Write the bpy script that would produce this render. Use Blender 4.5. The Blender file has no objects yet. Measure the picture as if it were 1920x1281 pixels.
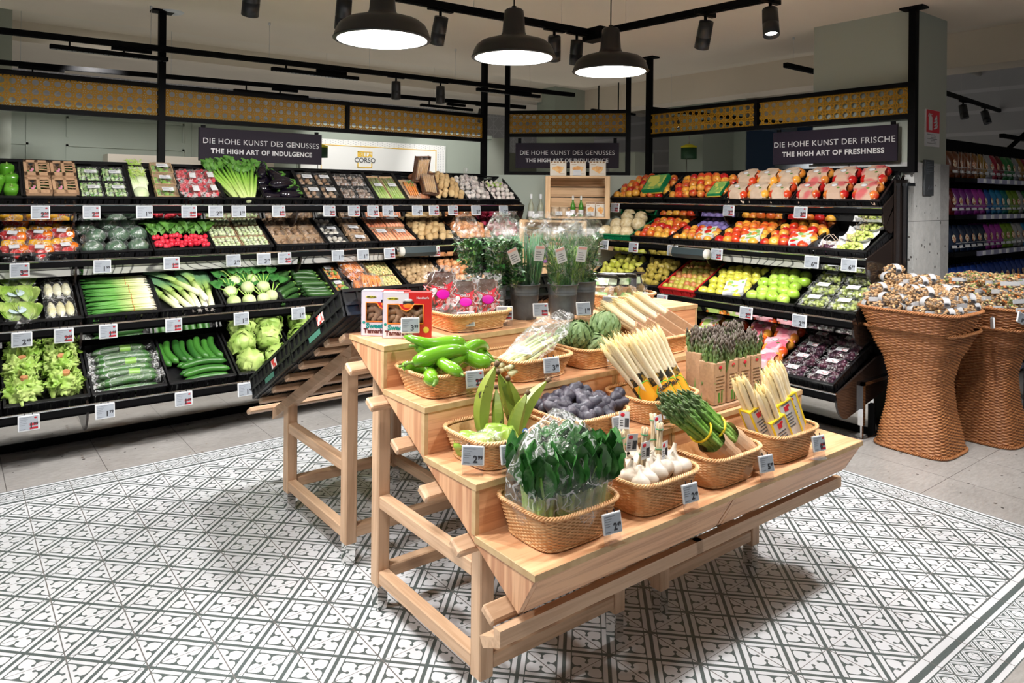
import bpy, math, random
from math import pi, sin, cos, radians, sqrt
from mathutils import Vector, Matrix, noise

# ---------------------------------------------------------------- scene, camera, light, exposure
SC = bpy.context.scene
COL = SC.collection
SC.view_settings.view_transform = 'Standard'
SC.view_settings.look = 'None'
SC.view_settings.gamma = 1
SC.view_settings.exposure = 0.08
try: SC.view_settings.use_curve_mapping = False
except Exception: pass

CAM_H = 1.4697
YAW = 0.926526
cam_data = bpy.data.cameras.new('camera')
cam_data.lens = 1341.42 * 36 / 1920
cam_data.sensor_width = 36
cam_data.shift_x = (960 - 906.1) / 1920
cam_data.shift_y = -(640.5 - 367.1) / 1920
cam_data.clip_end = 100
camera = bpy.data.objects.new('camera', cam_data)
COL.objects.link(camera)
fw = Vector((cos(YAW), sin(YAW), 0)); rt = Vector((sin(YAW), -cos(YAW), 0)); up = Vector((0, 0, 1))
R3 = Matrix((rt, up, -fw)).transposed() @ Matrix.Rotation(0.010, 3, 'Z')
camera.matrix_world = Matrix.Translation((0, 0, CAM_H)) @ R3.to_4x4()
SC.camera = camera

world = bpy.data.worlds.new('store_ambience')
SC.world = world
world.use_nodes = True
world.node_tree.nodes['Background'].inputs[0].default_value = (0.86, 0.93, 1.0, 1)
world.node_tree.nodes['Background'].inputs[1].default_value = 0.13

def spot_light(x, y, z, tx, ty, tz, power, ang=60, blend=0.6, size=0.05, col=(1, 0.97, 0.94)):
    d = bpy.data.lights.new('spot', 'SPOT')
    d.energy = power; d.spot_size = radians(ang); d.spot_blend = blend; d.shadow_soft_size = size; d.color = col
    o = bpy.data.objects.new('spot_light', d); COL.objects.link(o)
    o.location = (x, y, z)
    o.rotation_euler = (Vector((tx, ty, tz)) - Vector((x, y, z))).to_track_quat('-Z', 'Y').to_euler()
    return o
# heads on the track behind the display table wash the left rack, heads on the cross track the right rack
for (x, y, tx, ty, p) in [(0.25, 3.1, 0.2, 4.9, 60), (1.09, 3.15, 1.0, 4.9, 62), (2.04, 3.05, 1.9, 4.95, 62), (2.85, 3.05, 2.9, 4.95, 60), (3.05, 3.4, 3.7, 4.95, 46),
                          (3.15, 2.75, 4.8, 3.9, 46), (3.13, 2.2, 4.8, 3.1, 52), (3.12, 1.9, 4.75, 2.4, 44)]:
    spot_light(x, y, 2.20, tx, ty, 0.8, p * 1.5, 88, 0.8)
# spots over the table, floor and column, many added as fill without a fitting
for (x, y, tx, ty, p, a) in [(0.6, 2.9, 1.5, 1.75, 60, 70), (1.5, 3.05, 1.95, 1.8, 55, 62), (2.6, 2.9, 2.3, 1.8, 50, 62), (0.35, 1.9, 1.3, 1.6, 34, 75), (1.6, 1.12, 1.6, 1.15, 30, 110), (2.45, 1.12, 2.4, 1.2, 30, 100),
                             (-0.6, 2.4, 0.4, 2.7, 50, 95), (0.35, 2.75, 0.5, 2.7, 34, 110), (3.2, 1.05, 3.1, 1.0, 52, 110), (0.2, 0.9, 0.3, 1.2, 20, 110), (3.9, 1.3, 4.6, 1.85, 48, 75), (4.5, 0.5, 5.35, 2.05, 40, 60), (5.6, 0.6, 6.6, 2.0, 7, 80)]:
    spot_light(x, y, 2.24, tx, ty, 0.5, p * 2.0, a, 0.7)
# unseen wide spots added behind the viewer; their bounce lifts the ceiling
for (x, y) in [(-2.2, -0.5), (-2.4, 2.2), (0.6, -2.0)]:
    spot_light(x, y, 2.6, x, y, 0, 80, 120, 0.9, 0.12)
# added fill for the room behind the screens, then its back wall spots
for (x, y, p) in [(1.9, 6.8, 160), (3.6, 6.8, 150), (5.4, 6.9, 160), (6.9, 5.6, 200), (1.5, 9.6, 260), (4.5, 9.6, 260), (7.5, 9.8, 260), (8.8, 4.6, 200), (-0.3, 6.4, 160)]:
    spot_light(x, y + .3, 2.25, x, y, 0, p * .9, 118, 0.9, 0.12)
spot_light(0.9, 6.2, 2.5, 1.2, 8.0, 1.75, 55, 80, 0.5, 0.03)
spot_light(3.7, 6.6, 2.5, 4.2, 8.0, 1.8, 75, 80, 0.6, 0.03)
spot_light(5.4, 6.6, 2.5, 5.5, 8.0, 1.7, 55, 70, 0.5, 0.03)

# ---------------------------------------------------------------- materials
MATS = {}
class V:
    """tiny node expression helper"""
    def __init__(s, nt, sock): s.nt, s.k = nt, sock
    def _m(s, op, *o):
        n = s.nt.nodes.new('ShaderNodeMath'); n.operation = op
        for i, q in enumerate((s,) + o):
            if isinstance(q, V): s.nt.links.new(q.k, n.inputs[i])
            else: n.inputs[i].default_value = q
        return V(s.nt, n.outputs[0])
    def __add__(s, o): return s._m('ADD', o)
    def __sub__(s, o): return s._m('SUBTRACT', o)
    def __mul__(s, o): return s._m('MULTIPLY', o)
    def __truediv__(s, o): return s._m('DIVIDE', o)
    def lt(s, o): return s._m('LESS_THAN', o)
    def gt(s, o): return s._m('GREATER_THAN', o)
    def mn(s, o): return s._m('MINIMUM', o)
    def mx(s, o): return s._m('MAXIMUM', o)
    def fr(s): return s._m('FRACT')
    def ab(s): return s._m('ABSOLUTE')
    def fl(s): return s._m('FLOOR')
    def sq(s): return s._m('SQRT')
    def sn(s): return s._m('SINE')

def base_mat(name):
    m = bpy.data.materials.new(name); m.use_nodes = True
    nt = m.node_tree; nt.nodes.clear()
    out = nt.nodes.new('ShaderNodeOutputMaterial')
    b = nt.nodes.new('ShaderNodeBsdfPrincipled')
    nt.links.new(b.outputs[0], out.inputs[0])
    return m, nt, b, out
def coords(nt, kind='Object'):
    n = nt.nodes.new('ShaderNodeTexCoord'); return n.outputs[kind]
def mapped(nt, sock, scale=(1, 1, 1), loc=None):
    n = nt.nodes.new('ShaderNodeMapping'); nt.links.new(sock, n.inputs[0]); n.inputs['Scale'].default_value = scale
    if loc: n.inputs['Location'].default_value = loc
    return n.outputs[0]
def tex_noise(nt, vec, scale=5, detail=3, rough=0.5):
    n = nt.nodes.new('ShaderNodeTexNoise'); nt.links.new(vec, n.inputs['Vector'])
    n.inputs['Scale'].default_value = scale; n.inputs['Detail'].default_value = detail; n.inputs['Roughness'].default_value = rough
    return n.outputs[0]
def ramp(nt, fac, stops):
    n = nt.nodes.new('ShaderNodeValToRGB'); nt.links.new(fac, n.inputs[0])
    e = n.color_ramp.elements
    while len(e) > 1: e.remove(e[-1])
    e[0].position = stops[0][0]; e[0].color = (*stops[0][1], 1)
    for p, c in stops[1:]:
        q = e.new(p); q.color = (*c, 1)
    return n.outputs[0]
def mixc(nt, fac, a, b):
    n = nt.nodes.new('ShaderNodeMix'); n.data_type = 'RGBA'
    for i, q in ((0, fac), (6, a), (7, b)):
        if isinstance(q, V): nt.links.new(q.k, n.inputs[i])
        elif hasattr(q, 'links') or isinstance(q, bpy.types.NodeSocket): nt.links.new(q, n.inputs[i])
        elif i == 0: n.inputs[0].default_value = q
        else: n.inputs[i].default_value = (*q, 1)
    return n.outputs[2]
def bump(nt, h, strength=0.3, dist=0.01):
    n = nt.nodes.new('ShaderNodeBump'); nt.links.new(h, n.inputs['Height']); n.inputs['Strength'].default_value = strength; n.inputs['Distance'].default_value = dist
    return n.outputs[0]
def rnd_offset(nt, vec):
    oi = nt.nodes.new('ShaderNodeObjectInfo')
    ad = nt.nodes.new('ShaderNodeVectorMath'); ad.operation = 'ADD'
    sc = nt.nodes.new('ShaderNodeVectorMath'); sc.operation = 'SCALE'
    cb = nt.nodes.new('ShaderNodeCombineXYZ')
    nt.links.new(oi.outputs['Random'], cb.inputs[0]); nt.links.new(oi.outputs['Random'], cb.inputs[1])
    nt.links.new(cb.outputs[0], sc.inputs[0]); sc.inputs['Scale'].default_value = 37.0
    nt.links.new(vec, ad.inputs[0]); nt.links.new(sc.outputs[0], ad.inputs[1])
    return ad.outputs[0], oi.outputs['Random']

def mat(name, c, rough=0.5, metal=0.0, c2=None, ns=20, bs=0.0, stretch=(1, 1, 1), rnd=0.0, coat=0.0, sss=0.0, spec=None, detail=3, lo=0.35, hi=0.65, emit=None, bscale=None, trans=0.0):
    """principled material; c2 = second colour mixed by noise; rnd = how much the per-object random shifts the mix"""
    if name in MATS: return MATS[name]
    m, nt, b, out = base_mat(name)
    b.inputs['Base Color'].default_value = (*c, 1)
    b.inputs['Roughness'].default_value = rough; b.inputs['Metallic'].default_value = metal
    if coat: b.inputs['Coat Weight'].default_value = coat; b.inputs['Coat Roughness'].default_value = 0.15
    if spec is not None: b.inputs['Specular IOR Level'].default_value = spec
    if trans: b.inputs['Transmission Weight'].default_value = trans
    if c2 or bs:
        vec, rr = rnd_offset(nt, coords(nt))
        v = mapped(nt, vec, stretch)
        n = tex_noise(nt, v, ns, detail)
        if c2:
            f = V(nt, n)
            if rnd: f = f + (V(nt, rr) - 0.5) * rnd
            nt.links.new(ramp(nt, f.k, [(lo, c), (hi, c2)]), b.inputs['Base Color'])
        if bs:
            n2 = n if not bscale else tex_noise(nt, v, bscale, 3)
            nt.links.new(bump(nt, n2, bs), b.inputs['Normal'])
    if emit:
        b.inputs['Emission Color'].default_value = (*emit[0], 1); b.inputs['Emission Strength'].default_value = emit[1]
    MATS[name] = m
    return m

def film_mat(name, base=0.07, rough=0.12, tint=(0.97, 0.98, 0.98), ns=45, bs=0.8, milky=0.0, edge=0.5, crease_glint=0.22):
    if name in MATS: return MATS[name]
    m = bpy.data.materials.new(name); m.use_nodes = True
    nt = m.node_tree; nt.nodes.clear()
    out = nt.nodes.new('ShaderNodeOutputMaterial')
    tr = nt.nodes.new('ShaderNodeBsdfTransparent'); tr.inputs[0].default_value = (*tint, 1)
    gl = nt.nodes.new('ShaderNodeBsdfGlossy'); gl.inputs['Roughness'].default_value = rough; gl.inputs[0].default_value = (1, 1, 1, 1)
    n = tex_noise(nt, coords(nt), ns, 4, 0.6)
    bp = bump(nt, n, bs, 0.02); nt.links.new(bp, gl.inputs['Normal'])
    lw = nt.nodes.new('ShaderNodeLayerWeight'); lw.inputs[0].default_value = 0.35; nt.links.new(bp, lw.inputs['Normal'])
    f = (V(nt, lw.outputs['Facing']) * (edge * .5)) + base
    mx = nt.nodes.new('ShaderNodeMixShader'); nt.links.new(f.mn(1.0).k, mx.inputs[0])
    nt.links.new(tr.outputs[0], mx.inputs[1]); nt.links.new(gl.outputs[0], mx.inputs[2])
    last = mx.outputs[0]
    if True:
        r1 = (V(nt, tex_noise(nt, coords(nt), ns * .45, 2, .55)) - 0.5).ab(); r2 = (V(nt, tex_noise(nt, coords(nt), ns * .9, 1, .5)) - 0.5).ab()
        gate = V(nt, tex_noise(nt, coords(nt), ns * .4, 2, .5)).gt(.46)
        cr_ = r1.lt(0.010).mx(r2.lt(0.012) * gate) * crease_glint  # white streaks along film creases, painting in the highlights of crumpled bags
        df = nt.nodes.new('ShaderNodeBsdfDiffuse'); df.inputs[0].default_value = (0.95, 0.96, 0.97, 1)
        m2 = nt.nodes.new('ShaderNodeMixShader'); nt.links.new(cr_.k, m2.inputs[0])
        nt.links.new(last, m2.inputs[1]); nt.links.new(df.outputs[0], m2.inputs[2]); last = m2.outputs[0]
    if milky:
        df = nt.nodes.new('ShaderNodeBsdfDiffuse'); df.inputs[0].default_value = (0.9, 0.92, 0.93, 1)
        m2 = nt.nodes.new('ShaderNodeMixShader'); m2.inputs[0].default_value = milky
        nt.links.new(last, m2.inputs[1]); nt.links.new(df.outputs[0], m2.inputs[2]); last = m2.outputs[0]
    nt.links.new(last, out.inputs[0])
    MATS[name] = m
    return m

def wood_mat(name, c1, c2, axis, rough=0.45, scale=1.0, world_space=True):
    """long grain running along the axis 0/1/2"""
    if name in MATS: return MATS[name]
    m, nt, b, out = base_mat(name)
    st = [9 * scale] * 3; st[axis] = 0.55 * scale
    vec = coords(nt)
    v = mapped(nt, vec, st)
    n1 = tex_noise(nt, v, 2.2, 4, 0.55)
    w = (V(nt, n1) * 26.0).sn() * 0.5 + 0.5
    st2 = [80.0] * 3; st2[axis] = 2.5
    n2 = tex_noise(nt, mapped(nt, vec, st2), 2.0, 3, 0.6)
    n3 = tex_noise(nt, vec, 1.7, 2)
    f = w * 0.42 + V(nt, n2) * 0.5 + (V(nt, n3) - 0.5) * 0.5
    nt.links.new(ramp(nt, f.k, [(0.15, c2), (0.62, c1)]), b.inputs['Base Color'])
    b.inputs['Roughness'].default_value = rough
    nt.links.new(bump(nt, n2, 0.12, 0.003), b.inputs['Normal'])
    MATS[name] = m
    return m

# ---------------------------------------------------------------- mesh helpers
class G:
    def __init__(s): s.v = []; s.f = []; s.m = []; s.k = 0; s.sm = []; s.smooth = True; s.X = None
    def add(s, vs, fs, M=None):
        o = len(s.v)
        if M is not None: vs = [M @ Vector(p) for p in vs]
        if s.X is not None: vs = [s.X @ Vector(p) for p in vs]
        s.v += [tuple(p) for p in vs]
        s.f += [tuple(o + i for i in q) for q in fs]
        s.m += [s.k] * len(fs); s.sm += [s.smooth] * len(fs)
        return s
    def box(s, a, b, M=None, bev=0.0):
        x0, y0, z0 = a; x1, y1, z1 = b
        t = s.smooth; s.smooth = False
        if bev <= 0:
            s.add([(x0, y0, z0), (x1, y0, z0), (x1, y1, z0), (x0, y1, z0), (x0, y0, z1), (x1, y0, z1), (x1, y1, z1), (x0, y1, z1)],
                  [(0, 3, 2, 1), (4, 5, 6, 7), (0, 1, 5, 4), (1, 2, 6, 5), (2, 3, 7, 6), (3, 0, 4, 7)], M)
        else:
            c = min(bev, (x1 - x0) / 2.01, (y1 - y0) / 2.01, (z1 - z0) / 2.01)
            vs = []; idx = {}
            for i, x in enumerate((x0, x1)):
                for j, y in enumerate((y0, y1)):
                    for k, z in enumerate((z0, z1)):
                        sx = c if i == 0 else -c; sy = c if j == 0 else -c; sz = c if k == 0 else -c
                        idx[i, j, k] = len(vs)
                        vs += [(x, y + sy, z + sz), (x + sx, y, z + sz), (x + sx, y + sy, z)]
            I = lambda i, j, k, a: idx[i, j, k] + a
            fs = [(I(0,0,0,0), I(0,0,1,0), I(0,1,1,0), I(0,1,0,0)), (I(1,0,0,0), I(1,1,0,0), I(1,1,1,0), I(1,0,1,0)),
                  (I(0,0,0,1), I(1,0,0,1), I(1,0,1,1), I(0,0,1,1)), (I(0,1,0,1), I(0,1,1,1), I(1,1,1,1), I(1,1,0,1)),
                  (I(0,0,0,2), I(0,1,0,2), I(1,1,0,2), I(1,0,0,2)), (I(0,0,1,2), I(1,0,1,2), I(1,1,1,2), I(0,1,1,2))]
            for j in (0, 1):
                for k in (0, 1): fs.append((I(0,j,k,1), I(1,j,k,1), I(1,j,k,2), I(0,j,k,2)))
            for i in (0, 1):
                for k in (0, 1): fs.append((I(i,0,k,0), I(i,1,k,0), I(i,1,k,2), I(i,0,k,2)))
            for i in (0, 1):
                for j in (0, 1): fs.append((I(i,j,0,0), I(i,j,1,0), I(i,j,1,1), I(i,j,0,1)))
            for q in idx: fs.append((idx[q], idx[q] + 1, idx[q] + 2))
            s.add(vs, fs, M)
        s.smooth = t
        return s
    def prism(s, poly, x0, x1, M=None):
        """polygon in the (y, z) plane swept along x"""
        t = s.smooth; s.smooth = False
        n = len(poly)
        vs = [(x0, y, z) for y, z in poly] + [(x1, y, z) for y, z in poly]
        fs = [tuple(range(n - 1, -1, -1)), tuple(range(n, 2 * n))] + [(i, (i + 1) % n, n + (i + 1) % n, n + i) for i in range(n)]
        s.add(vs, fs, M); s.smooth = t
        return s
    def tube(s, pts, r, n=8, cap=True, flat=1.0, M=None, closed=False):
        pts = [Vector(p) for p in pts]
        if not hasattr(r, '__len__'): r = [r] * len(pts)
        vs = []; up = Vector((0, 0, 1)); L = len(pts)
        for i, p in enumerate(pts):
            if closed: d = pts[(i + 1) % L] - pts[i - 1]
            else: d = pts[min(i + 1, L - 1)] - pts[max(i - 1, 0)]
            if d.length < 1e-9: d = Vector((0, 0, 1))
            d.normalize()
            if i == 0:
                a = d.cross(up)
                if a.length < 0.1: a = d.cross(Vector((0, 1, 0)))
            else: a = a - d * a.dot(d)
            a.normalize(); b = d.cross(a)
            for k in range(n):
                t = 2 * pi * k / n
                vs.append(p + (a * cos(t) + b * sin(t) * flat) * r[i])
        fs = []
        for i in range(L if closed else L - 1):
            j = (i + 1) % L
            for k in range(n):
                fs.append((i * n + k, i * n + (k + 1) % n, j * n + (k + 1) % n, j * n + k))
        if cap and not closed:
            fs.append(tuple(range(n - 1, -1, -1))); fs.append(tuple((L - 1) * n + k for k in range(n)))
        return s.add(vs, fs, M)
    def lathe(s, prof, n=16, M=None, fn=None):
        """profile of (r, z)"""
        vs = []
        for r, z in prof:
            for k in range(n):
                t = 2 * pi * k / n
                p = (r * cos(t), r * sin(t), z)
                vs.append(fn(p, t) if fn else p)
        fs = []
        for i in range(len(prof) - 1):
            for k in range(n):
                fs.append((i * n + k, i * n + (k + 1) % n, (i + 1) * n + (k + 1) % n, (i + 1) * n + k))
        return s.add(vs, fs, M)
    def ball(s, c, r, nu=12, nv=8, amp=0.0, fq=3.0, seed=0.0, M=None, fn=None):
        """ellipsoid, optionally lumpy"""
        if not hasattr(r, '__len__'): r = (r, r, r)
        vs = []
        for i in range(nv + 1):
            ph = pi * i / nv
            for k in range(nu):
                t = 2 * pi * k / nu
                d = Vector((sin(ph) * cos(t), sin(ph) * sin(t), cos(ph)))
                q = 1.0
                if amp: q += amp * noise.noise(d * fq + Vector((seed * 7.3, seed * 3.1, seed)))
                p = Vector((d.x * r[0] * q, d.y * r[1] * q, d.z * r[2] * q))
                if fn: p = fn(p, d)
                vs.append(p + Vector(c))
        fs = []
        for i in range(nv):
            for k in range(nu):
                fs.append((i * nu + k, (i + 1) * nu + k, (i + 1) * nu + (k + 1) % nu, i * nu + (k + 1) % nu))
        return s.add(vs, fs, M)
    def grid(s, fn, nu, nv, closed=False):
        vs = [fn(i / nu, j / nv) for j in range(nv + 1) for i in range(nu + (0 if closed else 1))]
        w = nu if closed else nu + 1
        fs = []
        for j in range(nv):
            for i in range(nu):
                a = j * w + i; b = j * w + (i + 1) % w
                fs.append((a, b, b + w, a + w))
        return s.add(vs, fs)
    def mesh(s, name, mats):
        me = bpy.data.meshes.new(name)
        me.from_pydata(s.v, [], s.f)
        if not isinstance(mats, (list, tuple)): mats = [mats]
        for q in mats: me.materials.append(q)
        me.polygons.foreach_set('material_index', s.m)
        me.polygons.foreach_set('use_smooth', s.sm)
        me.update()
        return me
    def ob(s, name, mats, parent=None, M=None):
        return put(s.mesh(name, mats), name, M, parent)

def put(me, name, M=None, parent=None):
    o = bpy.data.objects.new(name, me); COL.objects.link(o)
    if parent is not None: o.parent = parent
    if M is not None: o.matrix_basis = M
    return o
def T(o, label, cat, group=None):
    o['label'] = label; o['category'] = cat
    if group: o['group'] = group
    return o
def S(o):
    o['kind'] = 'structure'; return o
def empty(name, M=None):
    o = bpy.data.objects.new(name, None); COL.objects.link(o); o.empty_display_size = 0.05
    if M is not None: o.matrix_basis = M
    return o
def dup(root, M, label=None, group=None):
    r = root.copy(); COL.objects.link(r); r.matrix_basis = M
    if label: r['label'] = label
    if group: r['group'] = group
    for ch in root.children:
        c = ch.copy(); COL.objects.link(c); c.parent = r
        for g in ch.children:
            e = g.copy(); COL.objects.link(e); e.parent = c
    return r
def TR(x, y, z): return Matrix.Translation((x, y, z))
def RO(a, ax): return Matrix.Rotation(a, 4, ax)
def SCL(x, y=None, z=None):
    if y is None: y = z = x
    return Matrix.Diagonal((x, y, z, 1))
def dirM(p, d, roll=0.0):
    """local x axis along d, at p"""
    d = Vector(d).normalized(); q = d.to_track_quat('X', 'Z')
    return Matrix.Translation(p) @ q.to_matrix().to_4x4() @ RO(roll, 'X')
TXT = {}
def text_mesh(s, size, material, align='CENTER', bold=0.0, spacing=1.0):
    key = (s, size, material.name, align, bold, spacing)
    if key in TXT: return TXT[key]
    cu = bpy.data.curves.new('lettering', 'FONT')
    cu.body = s; cu.size = size; cu.align_x = align; cu.align_y = 'CENTER'; cu.offset = bold; cu.extrude = 0.0003; cu.space_character = spacing
    cu.resolution_u = 3
    o = bpy.data.objects.new('lettering', cu); COL.objects.link(o)
    dg = bpy.context.evaluated_depsgraph_get()
    me = bpy.data.meshes.new_from_object(o.evaluated_get(dg)); me.name = 'lettering'
    bpy.data.objects.remove(o); bpy.data.curves.remove(cu)
    me.materials.clear(); me.materials.append(material)
    TXT[key] = me
    return me
RX90 = RO(pi / 2, 'X')   # text lying in XY stands up facing -Y
# ---------------------------------------------------------------- shared materials
M_black = mat('black_metal', (0.004, 0.004, 0.0045), 0.5, spec=0.06)
M_blackpl = mat('black_plastic', (0.009, 0.009, 0.010), 0.35, bs=0.05, ns=60)
M_chrome = mat('chrome', (0.75, 0.76, 0.78), 0.12, 1.0)
M_mirror = mat('polished_steel', (0.72, 0.72, 0.70), 0.05, 1.0)
M_steel = mat('brushed_steel', (0.6, 0.6, 0.6), 0.3, 1.0)
M_white = mat('white_plastic', (0.68, 0.70, 0.72), 0.4)
M_paper = mat('white_paper', (0.66, 0.67, 0.69), 0.6)
M_screen = mat('label_screen', (0.30, 0.33, 0.37), 0.35)
M_ink = mat('black_ink', (0.02, 0.02, 0.025), 0.6)
M_grey = mat('grey_ink', (0.12, 0.13, 0.15), 0.6)
M_red = mat('red_ink', (0.35, 0.006, 0.015), 0.5)
M_acryl = film_mat('clear_acrylic', 0.08, 0.05, (0.96, 0.97, 0.97), 5, 0.0, crease_glint=0)
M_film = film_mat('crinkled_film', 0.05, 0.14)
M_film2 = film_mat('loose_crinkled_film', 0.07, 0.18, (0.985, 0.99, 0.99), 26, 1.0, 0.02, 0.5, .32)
M_shell = film_mat('clear_shell', 0.06, 0.08, (0.95, 0.96, 0.96), 25, 0.3)
M_glass = mat('glass', (0.9, 0.95, 0.92), 0.03, trans=0.0, spec=0.5)
M_oakX = wood_mat('larch_board', (0.77, 0.44, 0.235), (0.56, 0.27, 0.13), 0)
M_oakZ = wood_mat('larch_panel_upright', (0.73, 0.42, 0.235), (0.48, 0.22, 0.11), 2)
M_edge = mat('board_edge', (0.60, 0.42, 0.22), 0.5, c2=(0.50, 0.33, 0.16), ns=30)
M_beechX = wood_mat('beech_bar', (0.66, 0.44, 0.28), (0.52, 0.32, 0.19), 0, 0.5)
M_beechY = wood_mat('beech_rail', (0.66, 0.44, 0.28), (0.52, 0.32, 0.19), 1, 0.5)
M_beechZ = wood_mat('beech_post', (0.66, 0.44, 0.28), (0.52, 0.32, 0.19), 2, 0.5)
M_sage = mat('sage_paint', (0.37, 0.42, 0.36), 0.6, bs=0.03, ns=80)
M_sageD = mat('sage_paint_column', (0.40, 0.43, 0.37), 0.6, bs=0.03, ns=80)
M_card = mat('kraft_card', (0.50, 0.31, 0.18), 0.7, c2=(0.43, 0.26, 0.15), ns=90, bs=0.1)

# ---------------------------------------------------------------- floor
m, nt, b, out = base_mat('floor_tiles')
geo = nt.nodes.new('ShaderNodeNewGeometry')
sp = nt.nodes.new('ShaderNodeSeparateXYZ'); nt.links.new(geo.outputs['Position'], sp.inputs[0])
WX, WY = V(nt, sp.outputs[0]), V(nt, sp.outputs[1])
TS = 0.2; OX, OY = 0.31306, 2.98426
x = (WX - OX) / TS; y = (WY - OY) / TS
def lattice(x, y, k=1.0):
    a = ((x + y) * k).fr(); c = ((x - y) * k).fr()
    pa = (a - 0.5).ab(); pb = (c - 0.5).ab()
    return pa, pb, pa.mx(pb)
pa, pb, pm = lattice(x, y)
thick = pm.gt(0.457)
thin = pm.gt(0.322) * pm.lt(0.356)
butt = (pa.gt(0.345) * (pb - 0.345).ab().lt(0.012)) * pm.lt(0.462)
def disc(ax, ay, r):
    dx = pa - ax; dy = pb - ay
    return (dx * dx + dy * dy).lt(r * r)
inner = pm.lt(0.325)
petals = disc(0.16, 0.16, 0.163).mx(disc(0.235, 0.235, 0.095)).mx(disc(0.0, 0.0, 0.16))
bulbs = disc(0.155, 0.0, 0.042).mx(disc(0.0, 0.155, 0.042)).mx(pa.lt(0.019) * pb.gt(0.15)).mx(pb.lt(0.019) * pa.gt(0.15))
motif_dark = inner * (petals * (bulbs * -1.0 + 1.0) * -1.0 + 1.0)
dark = thick.mx(thin).mx(butt).mx(motif_dark)
# border row
d1 = (OX + TS * 18) ; dx_ = (WX * -1.0 + 3.913); dyn = WY - 0.784; dyf = WY * -1.0 + 4.184
dd = dx_.mn(dyn).mn(dyf) / TS
qa, qb, qm = lattice(x, y, 2.0)
def band(lo, hi): return dd.gt(lo) * dd.lt(hi)
bline = band(0.0, 0.02).mx(band(0.10, 0.17)).mx(band(0.24, 0.26)).mx(band(0.68, 0.70)).mx(band(0.76, 0.86)).mx(band(0.975, 1.01))
bdia = band(0.26, 0.68) * (qm.gt(0.46).mx(qm.lt(0.30) * ((qa * qa + qb * qb).gt(0.068).mx((qa * qb).lt(0.0016) * qm.gt(0.1)))).mx(qm.gt(0.36) * qm.lt(0.385)))
isb = dd.lt(1.0)
dark = dark * (isb * -1.0 + 1.0) + isb * bline.mx(bdia)
gu = (x.fr() - 0.5).ab(); gv = (y.fr() - 0.5).ab()
grout = gu.gt(0.4905).mx(gv.gt(0.4945))
wear = tex_noise(nt, geo.outputs['Position'], 3.0, 4)
white = ramp(nt, wear, [(0.3, (0.66, 0.68, 0.71)), (0.7, (0.74, 0.76, 0.79))])
wear2 = tex_noise(nt, geo.outputs['Position'], 260.0, 2)
pat = mixc(nt, dark, white, ramp(nt, wear2, [(0.3, (0.075, 0.098, 0.096)), (0.7, (0.12, 0.145, 0.142))]))
pat = mixc(nt, grout, pat, (0.17, 0.165, 0.16))
# terrazzo
n1 = tex_noise(nt, geo.outputs['Position'], 2.3, 5, 0.6)
n1b = tex_noise(nt, mapped(nt, geo.outputs['Position'], (6, 22, 6)), 3, 4, 0.7)
ter = ramp(nt, (V(nt, n1) * 0.5 + V(nt, n1b) * 0.5).k, [(0.35, (0.27, 0.255, 0.24)), (0.65, (0.44, 0.425, 0.41))])
vo = nt.nodes.new('ShaderNodeTexVoronoi'); nt.links.new(geo.outputs['Position'], vo.inputs['Vector']); vo.inputs['Scale'].default_value = 34
vc = nt.nodes.new('ShaderNodeSeparateColor'); nt.links.new(vo.outputs['Color'], vc.inputs[0])
wob = tex_noise(nt, geo.outputs['Position'], 90, 3)
speck = (V(nt, vo.outputs['Distance']) + V(nt, wob) * 0.35).lt((V(nt, vc.outputs[0]) - 0.62) * 1.25)
ter = mixc(nt, speck, ter, ramp(nt, vc.outputs[1], [(0.3, (0.05, 0.045, 0.04)), (0.6, (0.17, 0.13, 0.10)), (0.9, (0.42, 0.38, 0.33))]))
tg = ((WX - 0.25) / 0.445).fr(); tg2 = ((WY - 1.54) / 0.66).fr()
tl = ((tg - 0.5).ab().gt(0.496)).mx((tg2 - 0.5).ab().gt(0.4975))
ter = mixc(nt, tl, ter, (0.11, 0.10, 0.095))
fin = mixc(nt, dd.lt(0.0), pat, ter)
nt.links.new(fin, b.inputs['Base Color'])
b.inputs['Roughness'].default_value = 0.38
nt.links.new(bump(nt, wear2, 0.05, 0.002), b.inputs['Normal'])
MATS['floor'] = m
g = G(); g.box((-4, -3, -0.05), (16, 14, 0.0)); S(g.ob('floor', m))

# ---------------------------------------------------------------- ceiling
M_ceil = mat('ceiling_paint', (0.80, 0.70, 0.58), 0.8, c2=(0.76, 0.665, 0.55), ns=1.2)
M_ceil2 = mat('ceiling_paint_upper', (0.80, 0.72, 0.61), 0.8, c2=(0.75, 0.67, 0.57), ns=1.2)
CZ = 2.73
g = G()
g.prism([(-3, CZ), (5.95, CZ), (5.95, CZ + 0.22), (-3, CZ + 0.22)], -4, 5.9)
S(g.ob('ceiling', M_ceil))
g = G(); g.box((-4, 5.95, 3.05), (16, 14, 3.15)); g.box((5.9, -3, 3.05), (16, 5.95, 3.15)); g.box((-4, 5.9, CZ + .2), (5.95, 5.96, 3.06)); g.box((5.88, -3, CZ + .2), (5.95, 5.96, 3.06))
S(g.ob('ceiling', M_ceil2))
g = G(); g.box((-4, 7.9, 2.86), (16, 8.25, 3.06)); S(g.ob('ceiling', M_ceil2))
g = G(); g.box((7.6, -3, 2.72), (8.0, 8.0, 3.06)); S(g.ob('ceiling', M_ceil))
g = G(); g.box((9.8, -3, 2.55), (10.3, 8.0, 3.06)); S(g.ob('ceiling', M_ceil2))

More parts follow.
